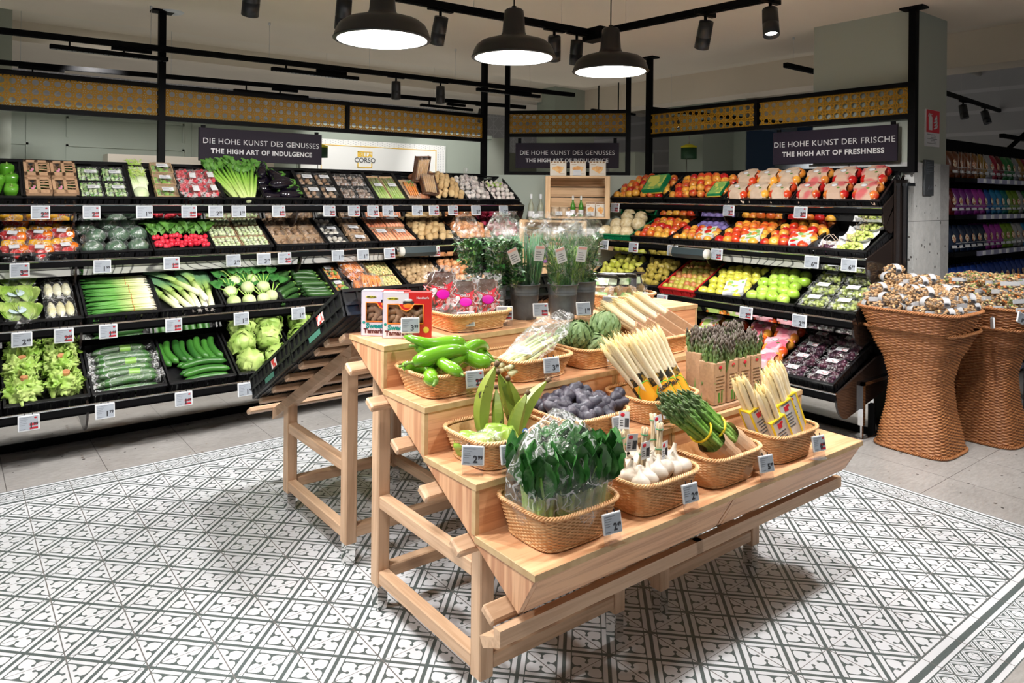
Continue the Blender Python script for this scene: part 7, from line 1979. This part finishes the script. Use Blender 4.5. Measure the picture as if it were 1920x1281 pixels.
# ---- black crates on the stand behind
LC = LROWS
def big_crate(M, L, label):
    t = empty('black_crate', M); T(t, label, 'crate')
    h = .10; W_ = .38
    g = G(); g.box((0, 0, -h), (W_, L, -h + .006))
    for k in range(12): g.box((.01 + k * .032, .0, -h - .004), (.016 + k * .032, L, -h))
    g.ob('base', M_blackpl, t)
    for nm, a, b_, ax in (('side_wall', (0, 0), (0, L), 1), ('side_wall', (W_, 0), (W_, L), 1), ('end_wall', (0, 0), (W_, 0), 0), ('end_wall', (0, L), (W_, L), 0)):
        g = G(); x0, y0 = a; x1, y1 = b_
        if ax: g.box((x0 - .003, 0, -h), (x0 + .003, L, -.0)); 
        else: g.box((0, y0 - .003, -h), (W_, y0 + .003, 0))
        n = int((L if ax else W_) / .05)
        for k in range(n + 1):
            q = k / n
            if ax: g.box((x0 - .009, q * (L - .008), -h), (x0 + .009, q * (L - .008) + .008, 0))
            else: g.box((q * (W_ - .008), y0 - .009, -h), (q * (W_ - .008) + .008, y0 + .009, 0))
        for z in (-h, -h * .62, -.012):
            if ax: g.box((x0 - .011, 0, z), (x0 + .011, L, z + .012))
            else: g.box((0, y0 - .011, z), (W_, y0 + .011, z + .012))
        w_ = g.ob(nm, M_blackpl, t)
        if nm == 'side_wall' and x0 == 0:
            g = G(); g.box((-.0125, L * .30, -.055), (-.0115, L * .42, -.02)); g.ob('red_sticker', mat('sticker_red_white', (.7, .05, .04), .5, c2=(.8, .75, .7), ns=40, detail=1, lo=.48, hi=.55), w_)
            g = G(); g.box((-.0125, L * .40, -.088), (-.0115, L * .62, -.066)); g.ob('green_sticker', mat('sticker_green', (.06, .20, .14), .5), w_)
    return t
a_ = math.atan(SL)
for k, (x0, nm) in enumerate([(1.135, 'left'), (1.53, 'middle'), (1.93, 'right')]):
    for j, (s0, L) in enumerate([(-.235, .52), (.295, .52)]):
        Mc = TR(x0, 2.566, .905 + .105 * cos(a_)) @ RO(a_, 'X') @ TR(0, s0 - .01, .012)
        big_crate(Mc, L, '%s tilted black lattice crate on the beech stand, %s column' % (['upper', 'lower'][j], nm))
# ================================================================ pendant lamps
M_shade = mat('black_enamel', (.014, .014, .015), .38)
M_opal = mat('lamp_opal', (1, 1, 1), .5, emit=((1.0, .98, .95), 9.0))
M_inner = mat('white_enamel', (.9, .9, .88), .35, emit=((1.0, .98, .95), 1.6))
for k, (x, y, z, nm) in enumerate([(1.52, 2.77, 2.146, 'nearest pendant lamp, largest in view at the left'), (2.286, 2.80, 2.166, 'middle one of the three pendant lamps'), (2.98, 2.79, 2.172, 'farthest pendant lamp, before the track corner')]):
    t = empty('pendant_lamp', TR(x, y, z)); T(t, 'black enamel dome with glowing white inside, ' + nm, 'lamp')
    g = G(); g.lathe([(.196, -.001), (.212, 0), (.214, .004), (.210, .010), (.200, .040), (.188, .062), (.165, .080), (.120, .094), (.085, .101), (.066, .112), (.058, .130), (.052, .205), (.048, .238), (.040, .246), (.012, .248), (.012, .262), (.001, .262)], 56)
    g.ob('shade', M_shade, t)
    g = G(); g.lathe([(.209, .0005), (.198, .038), (.185, .060), (.160, .076), (.12, .088), (.001, .09)], 56); g.ob('white_inside', M_inner, t)
    g = G(); g.ball((0, 0, .048), (.075, .075, .04), 24, 12); g.ob('bulb', M_opal, t)
    g = G(); g.tube([(0, 0, .25), (0, 0, CZ - z)], .0035, 6); g.lathe([(.001, CZ - z - .03), (.05, CZ - z - .028), (.05, CZ - z)], 20); g.ob('cord', M_black, t)
    d = bpy.data.lights.new('pendant', 'SPOT'); d.energy = 70; d.spot_size = radians(150); d.spot_blend = .5; d.shadow_soft_size = .09; d.color = (1, .97, .93)
    o = bpy.data.objects.new('pendant_light', d); COL.objects.link(o); o.location = (x, y, z - .01)

# ================================================================ tracks and spot heads
def track(p0, p1, label, wires=(), w=.035):
    p0, p1 = Vector(p0), Vector(p1); d = p1 - p0; L = d.length
    M = Matrix.Translation(p0) @ d.to_track_quat('X', 'Z').to_matrix().to_4x4()
    t = empty('ceiling_track', M); T(t, label, 'track')
    g = G(); g.box((0, -w / 2, -w / 2), (L, w / 2, w / 2)); g.box((0, -w * .25, -w / 2 - .004), (L, w * .25, -w / 2)); g.ob('rail', M_black, t)
    for q in wires:
        P = p0 + d * q; top = CZ if P.y < 5.9 and P.x < 5.9 else 3.05
        g = G(); g.tube([(L * q, 0, w / 2), (L * q, 0, top - P.z)], .0012, 4); g.lathe([(.001, top - P.z - .02), (.008, top - P.z - .018), (.008, top - P.z)], 8, TR(L * q, 0, 0)); g.ob('suspension_wire', M_steel, t)
    return M, L
track((-.3, 3.20, 2.45), (3.085, 3.04, 2.45), 'black lighting track above the pendant lamps', (.25, .5, .75, .93))
track((3.105, 3.0, 2.45), (3.33, .6, 2.45), 'black lighting track running from the corner joint towards the right', (.08, .35, .8))
g = G(); g.box((3.05, 2.94, 2.40), (3.14, 3.09, 2.475), bev=.004); T(g.ob('track_joint', M_black), 'black corner joint where the two nearer tracks meet', 'joint')
track((-.5, 5.32, 2.45), (4.83, 4.99, 2.45), 'black lighting track above the left gold screen', (.13, .3, .45, .6, .75, .9))
track((-.5, 6.66, 2.45), (5.10, 6.03, 2.45), 'black lighting track farthest back above the hidden room', (.17, .36, .6, .8, .95))
track((5.16, 3.014, 2.5), (7.5, 3.05, 2.5), 'short black track end beside the broad column', (.05, .6))
track((7.2, 2.79, 2.5), (12, 3.2, 2.5), 'black track over the snack shelves', (.2, .5))
track((6.2, 5.2, 2.45), (9.5, 5.0, 2.45), 'black track behind the right gold screen', (.1, .5, .9))
def spot_head(x, y, z, dx, dy, dz, label, lit=False):
    t = empty('spot_lamp', TR(x, y, z)); T(t, label, 'spot lamp')
    g = G(); g.box((-.075, -.014, .062), (.075, .014, .085), bev=.002); g.ob('adapter', M_black, t)
    d = Vector((dx, dy, dz)).normalized()
    g = G(); g.tube([(0, 0, .065), (0, 0, .02)], .008, 8); g.tube([(0, 0, .02), d * .03], .008, 8); g.ob('yoke', M_black, t)
    M = Matrix.Translation(d * -.005) @ d.to_track_quat('Z', 'X').to_matrix().to_4x4()
    g = G(); g.lathe([(.001, -.03), (.036, -.028), (.037, 0), (.038, .048), (.0365, .050), (.0365, .053), (.038, .055), (.038, .115), (.034, .115), (.031, .095), (.001, .094)], 28, M); h = g.ob('lamp_body', M_shade, t)
    g = G(); g.lathe([(.030, .097), (.001, .0972)], 24, M); g.ob('lens', M_opal, h)
for a in [(2.04, 3.10, 2.36, .1, .5, -1, 'black spot lamp hanging between the first and second pendant'), (2.80, 3.06, 2.36, .45, .5, -1, 'tilted black spot lamp right of the middle pendant'), (2.97, 3.05, 2.36, .2, .3, -1, 'upright black spot lamp just left of the track corner'),
          (3.17, 2.30, 2.36, .35, .5, -1, 'black spot lamp pointing away on the right hand track'), (3.20, 1.95, 2.36, -.25, -.22, -1, 'black spot lamp with its white lens showing on the right hand track'),
          (1.07, 3.13, 2.36, .1, .6, -1, 'black spot lamp cut off by the top edge of the picture'), (1.50, 3.11, 2.36, .2, .6, -1, 'black spot lamp partly hidden behind the nearest pendant'),
          (2.93, 5.10, 2.36, 0, .0, -1, 'left of two upright black spot lamps over the mushroom crates'), (3.35, 5.08, 2.36, 0, .0, -1, 'right of two upright black spot lamps over the mushroom crates'),
          (4.55, 6.1, 2.36, .0, .3, -1, 'small spot lamp seen through the gold screen at the corner'), (8.285, 2.9, 2.41, -.1, -.2, -1, 'left of two spot lamps above the snack shelves'), (9.0, 2.94, 2.41, -.1, -.3, -1, 'right of two spot lamps above the snack shelves'), (6.60, 5.18, 2.36, -.1, -.4, -1, 'lit spot lamp seen behind the middle post of the right screen')]:
    spot_head(*a[:6], a[6])
def bar_lamp(x0, x1, y, z, zt, label):
    t = empty('linear_lamp', TR(x0, y, z)); T(t, label, 'linear lamp')
    L = x1 - x0
    g = G(); g.box((0, -.02, -.014), (L, .02, .014), bev=.003); g.ob('housing', M_black, t)
    g = G()
    for k in range(int(L / .03)): g.box((.01 + k * .03, -.015, -.0155), (.03 + k * .03, .015, -.014))
    g.ob('louvre', mat('dark_louvre', (.05, .05, .05), .3), t)
    g = G(); g.box((L * .15, -.006, .014), (L * .15 + .01, .006, zt - z)); g.box((L * .6, -.006, .014), (L * .6 + .01, .006, zt - z)); g.box((L * .5, -.014, zt - z - .03), (L * .85, .014, zt - z - .005)); g.ob('hanger', M_black, t)
for a in [(.515, 1.216, 5.25, 2.385, 'linear lamp left of the tall post'), (1.92, 2.63, 5.18, 2.395, 'linear lamp above the indulgence plaque'), (3.72, 4.45, 5.06, 2.405, 'linear lamp above the corner of the left screen')]:
    bar_lamp(a[0], a[1], a[2], a[3], 2.44, 'black ' + a[4])
for a in [(.0, .872, 6.52, 2.36, 'far linear lamp at the left pillar'), (2.02, 2.71, 6.36, 2.375, 'far linear lamp above the gold panel centre'), (3.85, 4.5, 6.2, 2.385, 'far linear lamp nearest the corner')]:
    bar_lamp(a[0], a[1], a[2], a[3], 2.44, 'black ' + a[4])
bar_lamp(6.4, 7.2, 6.3, 2.55, 3.05, 'black linear lamp left of the sage column'); bar_lamp(7.0, 8.0, 5.1, 2.36, 2.44, 'black linear lamp behind the right screen')
# smoke detectors and rings on the ceiling
for x, y, z, nm in [(1.25, 5.3, CZ, 'white ceiling ring beside the tall left post'), (4.9, 7.2, 3.05, 'small round detector above the notice board')]:
    g = G(); g.lathe([(.001, -.012), (.05, -.014), (.075, -.006), (.08, 0)], 24, TR(x, y, z)); T(g.ob('ceiling_detector', M_white), nm, 'detector')

# ================================================================ wooden crate display in the corner
MK = MCH @ TR(.055, -.32, 0)
M_pine = wood_mat('pine_plank', (.74, .50, .27), (.52, .31, .15), 0, .5)
M_pineZ = wood_mat('pine_side', (.74, .50, .27), (.56, .34, .17), 2, .5)
def wood_crate(x0, x1, z0, z1, label, yb=.27):
    t = empty('wooden_crate', MK @ TR(x0, 0, z0)); T(t, label, 'wooden crate')
    w, h = x1 - x0, z1 - z0
    for xa in (0, w - .045):
        g = G(); g.box((xa, 0, 0), (xa + .045, .02, h), bev=.002); g.box((xa + (.0 if xa == 0 else .03), .02, 0), (xa + (.015 if xa == 0 else .045), yb, h)); g.ob('side', M_pineZ, t)
    g = G(); g.box((.045, 0, 0), (w - .045, yb, .018)); g.ob('bottom_board', M_pine, t)
    g = G(); g.box((.045, 0, h - .018), (w - .045, yb, h)); g.ob('top_board', M_pine, t)
    n = max(2, int(h / .09))
    for k in range(n):
        g = G(); g.box((.01, yb - .012, k * h / n + .004), (w - .01, yb, (k + 1) * h / n - .004)); g.ob('back_plank', M_pine, t)
wood_crate(.525, 1.084, 1.277, 1.65, 'upper pine crate used as a shelf in the corner, bottles inside')
wood_crate(.30, .885, .86, 1.262, 'middle pine crate below the bottles in the corner')
wood_crate(.50, 1.09, .44, .845, 'lower pine crate of the corner stack'); wood_crate(.36, .95, .02, .43, 'bottom pine crate of the corner stack on the floor')
M_cakeb = mat('cream_box', (.74, .68, .58), .5); M_cake = mat('cake_slice_print', (.72, .30, .06), .5, c2=(.85, .55, .22), ns=30)
def cake_box(x, y, z, w, h, label, rz=0):
    t = empty('cake_box', MK @ TR(x, y, z) @ RO(rz, 'Z')); T(t, label, 'box')
    g = G(); g.box((0, 0, 0), (w, .09, h), bev=.002); c = g.ob('box', M_cakeb, t)
    g = G(); g.prism([(0, 0), (.001, 0), (.001, .001), (0, .001)], 0, .0001)
    g = G(); g.add([(w * .13, -.001, h * .55), (w * .45, -.001, h * .68), (w * .86, -.001, h * .60), (w * .78, -.001, h * .36), (w * .60, -.001, h * .16), (w * .16, -.001, h * .44)], [(0, 1, 2, 3, 4, 5)][::-1]); g.ob('cake_print', M_cake, c)
    g = G()
    for k in range(5): g.ball((w * (.1 + .19 * k), -.0005, h * .93), (.010, .001, .007), 8, 4)
    g.box((w * .1, -.001, h * .76), (w * .4, 0, h * .79)); g.box((w * .62, -.001, h * .12), (w * .9, 0, h * .15)); g.ob('print_border', mat('sepia_print', (.35, .20, .10), .6), c)
    return t
for k, (x, nm) in enumerate([(.562, 'left'), (.737, 'middle'), (.905, 'right')]): cake_box(x, .04, 1.652, .142 if k != 1 else .138, .128, 'cream box with orange cake slice, %s of three on the pine crate' % nm)
g = G(); g.box((0, 0, 0), (.07, .004, .05), bev=.001); g.k = 1; g.box((.006, -.0008, .028), (.064, 0, .045)); T(g.ob('price_card', [M_paper, mat('card_shade', (.6, .62, .66), .5)], None, MK @ TR(.765, .02, 1.654)), 'small white price card leaning on the middle cake box', 'card')
def bottle(x, y, z, s, mt, label, cap=M_white, lab=True):
    t = empty('bottle', MK @ TR(x, y, z) @ SCL(s)); T(t, label, 'bottle')
    g = G(); g.lathe([(.001, .003), (.030, 0), (.034, .004), (.034, .12), (.031, .145), (.018, .18), (.013, .20), (.012, .245), (.001, .246)], 20); g.ob('glass_body', mt, t)
    g = G(); g.lathe([(.0135, .222), (.0140, .225), (.0135, .275), (.001, .276)], 14); g.ob('cap', cap, t)
    if lab: g = G(); g.lathe([(.0345, .03), (.0346, .09)], 20); g.ob('label', M_paper, t)
M_clear = mat('clear_bottle', (.62, .66, .52), .12, trans=.6, spec=.6); M_gb = mat('green_bottle', (.05, .22, .015), .1, coat=.5)
M_cap = mat('clear_cap', (.7, .72, .7), .2)
bottle(.395, .08, 1.264, .82, M_clear, 'left pale bottle with white cap beside the pine crate'); bottle(.478, .10, 1.264, .82, M_clear, 'right pale bottle with yellow lemon label against the pine crate')
bottle(.765, .06, 1.296, .66, M_gb, 'left green bottle inside the upper pine crate', M_cap); bottle(.835, .06, 1.296, .66, M_gb, 'right green bottle inside the upper pine crate', M_cap)
for x, nm in ((.61, 'left'), (.685, 'right')):
    g = G(); g.lathe([(.001, 0), (.036, .002), (.038, .01), (.038, .06), (.034, .07), (.036, .072), (.036, .082), (.001, .083)], 18, TR(0, 0, 0)); T(g.ob('jar', mat('honey_jar', (.50, .38, .26), .3), None, MK @ TR(x, .06, 1.296)), '%s squat jar inside the upper pine crate' % nm, 'jar')
for x, nm in ((.88, 'left'), (.965, 'right')): cake_box(x, .05, 1.296, .078, .128, '%s white pastry box inside the upper pine crate' % nm)
for x, z, nm in ((.41, 1.30, 'pale bottles'), (.615, 1.325, 'squat jars'), (.705, 1.325, 'green bottles'), (.885, 1.325, 'pastry boxes')):
    g = G(); g.box((0, 0, 0), (.06, .004, .035), bev=.001); g.k = 1; g.box((.005, -.0008, .006), (.055, 0, .029)); T(g.ob('price_card', [M_paper, MATS['card_shade']], None, MK @ TR(x, .0, z - .02)), 'small white price card in front of the ' + nm, 'card')
for k, (x, nm) in enumerate([(.46, 'left'), (.60, 'middle'), (.72, 'right')]):
    g = G(); g.box((0, 0, 0), (.085, .07, .16), bev=.008); g.k = 1; g.box((.012, -.001, .03), (.073, 0, .06)); T(g.ob('violet_pack', [mat('violet_pack', (.30, .08, .45), .4), MATS['flash_yellow']], None, MK @ TR(x, .06, .88)), '%s violet and yellow pack in the middle pine crate' % nm, 'pack')

# ================================================================ hourglass wicker stands with nut bags
def hour_stand(cx, cy, tx, ty, label):
    t = empty('wicker_stand', TR(cx, cy, 0)); T(t, label, 'wicker stand')
    lv = [(.008, .195, .20), (.10, .180, .185), (.26, .150, .155), (.40, .135, .145), (.52, .155, .17), (.64, .205, .225), (.715, .238, .262)]
    g, _ = weave(lv, .036, .0085, .0062, 4, 4)
    g.ob('woven_body', M_wickD, t)
    for q_ in ((.20, .205, .010), (.240, .264, .712)):
        g = G(); rope_rim(g, *q_, .007, 42, 300); g.ob('plaited_edge', M_wickD, t)
    tr = empty('wicker_tray', TR(tx, ty, 0)); tr.parent = t
    g, _ = weave([(.715, .205, .235), (.83, .245, .275)], .036, .0085, .0062, 4, 4); g.ob('woven_wall', M_wickD, tr)
    g = G(); rope_rim(g, .250, .280, .833, .0075, 44, 300); g.ob('plaited_rim', M_wickD, tr)
    g = G(); P_ = peri(.235, .265, 64); g.add([(p.x, p.y, .80) for p in P_], [tuple(range(64))]); g.ob('tray_floor', M_wickD, tr)
hour_stand(4.665, 1.84, -.055, -.01, 'brown hourglass wicker stand piled with nut bags, the nearer one')
hour_stand(5.20, 1.68, -.01, .0, 'brown hourglass wicker stand piled with dried fruit bags, behind the nearer one')
def nut_bag(seed, cols, band):
    g = G(); rr = random.Random(seed)
    for k in range(75):
        a = rr.uniform(0, 6.28); x = rr.uniform(-.052, .052); q = .030 * sqrt(1 - (x / .062) ** 2)
        g.k = rr.randrange(len(cols) - 0) if k % 3 else 0
        c = (x, cos(a) * q, .026 + sin(a) * q * .78)
        g.ball(c, (rr.uniform(.006, .011), rr.uniform(.005, .007), rr.uniform(.004, .007)), 6, 4, M=None)
    n = len(cols); g.k = n; g.smooth = False
    def f(p, d):
        e = abs(d.x) ** 6
        return Vector((p.x * (1 + .18 * e), p.y * (1 + .25 * e), p.z * (1 - .6 * e)))
    g.ball((0, 0, .026), (.064, .038, .029), 16, 10, .12, 4, seed, fn=f)
    g.k = n + 1; g.smooth = True
    if band == 'wrap': g.grid(lambda u, v: Vector((-.016 + v * .032, .0385 * cos(2 * pi * u), .026 + .0305 * sin(2 * pi * u))), 20, 1, closed=True)
    else: g.box((-.05, -.041, .004), (.05, -.036, .026))
    g.k = n + 2
    for q in range(3): g.box((-.014, -.0405, .014 + q * .006), (.014 - .004 * q, -.0385, .017 + q * .006))
    return g.mesh('nut_bag', cols + [film_mat('tight_film', .04, .12, ns=60, bs=.6, crease_glint=.10, edge=.3), MATS.get('soft_band') or mat('soft_band', (.45, .46, .48), .6), M_ink])
M_nut = mat('walnut_kernel', (.42, .22, .09), .55, c2=(.62, .40, .20), ns=90)
M_nut2 = mat('light_nut', (.66, .46, .24), .5); M_nutg = mat('pumpkin_seed', (.20, .26, .07), .5); M_nuto = mat('dried_fruit', (.70, .22, .04), .5)
nb1 = [nut_bag(s, [M_nut, M_nut], b_) for s, b_ in ((1, 'wrap'), (2, 'wrap'), (3, 'front'))]
nb2 = [nut_bag(s, [M_nut, M_nut2, M_nutg, M_nuto], 'front') for s in (4, 5, 6)]
def pile(cx, cy, z0, layers, meshes, label, group):
    for li, (nx, ny, w, d) in enumerate(layers):
        for i in range(nx):
            for j in range(ny):
                x = cx - w / 2 + (i + .5) * w / nx + RND.uniform(-.008, .008); y = cy - d / 2 + (j + .5) * d / ny + RND.uniform(-.008, .008)
                place(meshes[(i + j * 2 + li) % len(meshes)], 'nut_bag', TR(x, y, z0 + li * .047 + RND.uniform(0, .008)) @ RO(RND.uniform(-.25, .25) + (pi / 2 if (li + j) % 3 == 2 else 0) - .5, 'Z') @ RO(RND.uniform(-.1, .1), 'X') @ SCL(1.1), label, 'nut bag', group)
pile(4.61, 1.83, .815, [(4, 6, .46, .50), (4, 6, .44, .46), (3, 5, .36, .42)], nb1, 'clear bag of walnuts with white paper band on the nearer wicker stand', 'walnut bags')
pile(4.70, 1.93, .956, [(2, 3, .22, .28)], nb1, 'clear bag of walnuts stacked near the top of the nearer pile', 'upper walnut bags')
place(nb1[0], 'nut_bag', TR(4.72, 2.02, 1.01) @ RO(-.5, 'Z') @ SCL(1.1), 'single banded bag of walnuts crowning the nearer pile', 'nut bag')
pile(5.19, 1.68, .815, [(4, 6, .46, .50), (4, 6, .44, .46), (4, 5, .42, .42), (3, 4, .32, .34)], nb2, 'bag of mixed nuts and orange dried fruit on the rear wicker stand', 'mixed nut bags')
def hang_tag(M, label, price): tag(M, price, 0, label, wd=.8)
hang_tag(TR(4.86, 1.535, .76) @ RO(.5, 'Z') @ RO(.15, 'Y'), 'tilted price label hanging at the right corner of the nearer wicker tray', '4.99')
hang_tag(TR(4.93, 1.42, .80) @ RO(-.15, 'Z') @ RO(.35, 'Y'), 'strongly tilted price label on the rim of the rear wicker tray', '8.99')

# dark stool beside the wicker stands
t = empty('step_stool', TR(5.78, 1.60, 0)); T(t, 'dark grey plastic step stool partly cut off at the right edge', 'stool')
M_stool = mat('dark_grey_plastic', (.05, .055, .065), .45)
g = G(); g.box((0, 0, .40), (.40, .34, .44), bev=.012); g.ob('top', M_stool, t)
for x, y in ((.0, .0), (.35, 0), (0, .29), (.35, .29)):
    g = G(); g.prism([(y, 0), (y + .05, 0), (y + .05, .41), (y, .41)], x, x + .05); g.ob('leg', M_stool, t)

# ================================================================ snack shelves behind the wicker stands
t = empty('snack_shelf', TR(5.93, 2.12, 0)); T(t, 'black gondola shelf of snack bags at the far right', 'shelf')
g = G(); g.box((0, .42, 0), (3.2, .45, 2.0)); g.ob('back_panel', M_black, t)
SZ = [.10, .45, .78, 1.10, 1.38, 1.66]
M_rail = mat('lilac_price_rail', (.30, .30, .42), .35)
for z in SZ:
    g = G(); g.box((0, 0, z - .05), (3.2, .42, z - .02)); s_ = g.ob('shelf_board', M_black, t)
    g = G(); g.box((0.42, -.015, z - .055), (3.2, 0, z - .018)); g.ob('price_rail', M_rail, s_)
    g = G()
    for q in range(2): g.tube([(.0, -.01, z + .02 + q * .035), (3.2, -.01, z + .02 + q * .035)], .002, 4)
    if z > 1.6:
        for q in range(9): g.tube([(.02 + q * .06, -.01, z), (.02 + q * .06, -.01, z + .17)], .0016, 4)
    g.ob('wire_front', M_steel, s_)
    if z > .5:
        for q in range(10):
            g = G(); g.box((.50 + q * .17, -.018, z - .052), (.55 + q * .17, -.015, z - .02)); g.ob('shelf_ticket', M_paper, s_)
def pouch(col, name):
    g = G()
    g.grid(lambda u, v: Vector(((u - .5) * .12 * (1 - .1 * abs(v - .5)), -.035 * (1 - (2 * abs(u - .5)) ** 2.5) * sin(pi * min(1, v * 1.02)) ** .6, v * .20)), 10, 10)
    g.grid(lambda u, v: Vector(((u - .5) * .12 * (1 - .1 * abs(v - .5)), .030 * (1 - (2 * abs(u - .5)) ** 2.5) * sin(pi * min(1, v * 1.02)) ** .6, v * .20)), 10, 10)
    g.k = 1; g.ball((0, -.036, .10), (.032, .004, .03), 10, 5); g.k = 2; g.box((-.035, -.034, .03), (.035, -.028, .05))
    return g.mesh(name, [mat('pouch_' + name, tuple(c * .5 for c in col), .3, coat=.2), mat('pouch_print', (.7, .65, .5), .5, c2=(.5, .2, .1), ns=60, detail=1, lo=.48, hi=.52), M_paper])
cols = {'orange': (.26, .06, .005), 'amber': (.35, .14, .01), 'gold': (.5, .28, .03), 'silver': (.5, .5, .52), 'crimson': (.50, .01, .05), 'dark red': (.20, .01, .01), 'green': (.03, .28, .06), 'purple': (.30, .03, .34), 'magenta': (.52, .04, .45), 'blue': (.01, .12, .50), 'light blue': (.02, .30, .60), 'teal': (.01, .28, .26), 'lime': (.28, .48, .03), 'white': (.6, .6, .58), 'navy': (.01, .025, .07), 'royal blue': (.01, .06, .38)}
PM = {k: pouch(c, k.replace(' ', '_')) for k, c in cols.items()}
rows_ = [(1.66, ['orange', 'orange', 'orange', 'orange', 'amber', 'gold', 'silver', 'crimson', 'dark red', 'green', 'green', 'silver', 'gold', 'crimson'], 'top'),
         (1.38, ['dark red', 'purple', 'purple', 'purple', 'magenta', 'magenta', 'blue', 'light blue', 'light blue', 'teal', 'lime', 'lime', 'white', 'green'], 'second'),
         (1.10, ['navy', 'navy', 'navy', 'navy', 'navy', 'navy', 'magenta', 'magenta', 'magenta', 'lime', 'lime', 'white', 'white', 'light blue'], 'third'),
         (.78, ['royal blue'] * 14, 'fourth'), (.45, ['blue', 'white', 'royal blue', 'white', 'light blue', 'white', 'blue', 'white', 'white', 'royal blue'], 'fifth')]
for z, l, rn in rows_:
    for k, c in enumerate(l):
        for q in range(2):
            place(PM[c], 'snack_pouch', TR(5.93 + .06 + k * .125, 2.12 + .05 + q * .1, z - .018) @ RO(RND.uniform(-.1, .1), 'Z') @ RO(-.12, 'X') @ SCL(1, 1, 1.0 if z > .5 else 1.1), 'shiny %s snack pouch on the %s shelf at the far right' % (c, rn), 'snack pouch', '%s pouches, %s shelf' % (c, rn))
g = G(); g.box((6.05, 2.75, 0), (7.6, 3.1, 2.02), bev=.004); g.box((6.03, 2.73, 2.02), (7.62, 3.12, 2.04)); T(g.ob('sage_cabinet', M_sageD), 'sage green cabinet top behind the snack shelf', 'cabinet')
# exit sign, pipes, braces and lampshades in the rooms behind
t = empty('exit_sign', TR(9.75, 2.99, 2.07)); T(t, 'green lit emergency exit sign with white arrow at the far right', 'sign')
M_exit = mat('exit_green', (0, .3, .15), .4, emit=((.0, .55, .32), 1.6)); M_exw = mat('exit_white', (.9, 1, .95), .4, emit=((.7, 1, .9), 2.0))
g = G(); g.box((0, 0, 0), (.42, .03, .15), bev=.004); g.ob('sign_body', M_exit, t)
g = G(); g.box((.08, -.003, .068), (.18, 0, .082)); g.add([(.05, -.003, .075), (.10, -.003, .11), (.10, -.003, .04)], [(0, 1, 2)]); g.box((.27, -.003, .03), (.33, 0, .12)); g.ob('arrow_and_door', M_exw, t)
g = G(); g.tube([(8.2, 3.2, 2.98), (10.4, 3.2, 2.93), (10.45, 3.2, 2.6)], .035, 10); T(g.ob('pipe', mat('pipe_grey', (.42, .40, .38), .5)), 'pale pipe under the far right ceiling', 'pipe')
for k, (a, b_, nm) in enumerate([((8.6, 2.6, 2.0), (10.6, 2.6, 2.75), 'upper'), ((8.6, 2.6, 1.75), (10.6, 2.6, 2.35), 'lower')]):
    g = G(); g.tube([a, b_], .03, 4); T(g.ob('brace', M_black), '%s slanting black brace behind the snack shelf' % nm, 'brace')
g = G(); g.box((8.4, 2.58, 2.10), (12, 2.62, 2.14)); T(g.ob('crossbar', M_black), 'level black crossbar behind the snack shelf', 'bar')
for (x, y, z, s_, nm) in [(2.95, 6.6, 1.83, 1, 'green lampshade with yellow top rim beside the indulgence plaque'), (8.4, 6.35, 2.02, 1.6, 'dark green lampshade with yellow rim seen through the right screen')]:
    t = empty('lampshade', TR(x, y, z) @ SCL(s_)); T(t, nm, 'lampshade')
    g = G(); g.lathe([(.066, 0), (.068, .0), (.068, .10), (.066, .10)], 24); g.ob('shade', mat('bottle_green', (.01, .06, .02), .5), t)
    g = G(); g.lathe([(.069, .098), (.069, .112), (.02, .13), (.001, .131)], 24); g.ob('top_rim', MATS['flash_yellow'], t)
    g = G(); g.tube([(0, 0, .13), (0, 0, .20)], .006, 6); g.tube([(-.03, 0, -z / s_), (-.03, 0, .09)], .004, 6); g.ob('rod', M_steel, t)
# dark far cabinets and counters in the room behind the right screen
g = G(); g.box((9.0, 4.3, 0), (9.5, 5.4, 1.95)); T(g.ob('dark_counter', M_slate), 'dark counter block seen below the freshness plaque', 'counter')
g = G(); g.box((7.9, 6.9, 0), (8.3, 7.4, 2.12)); T(g.ob('grey_cupboard', M_sageD), 'grey green cupboard seen left of the daylight window', 'cupboard')
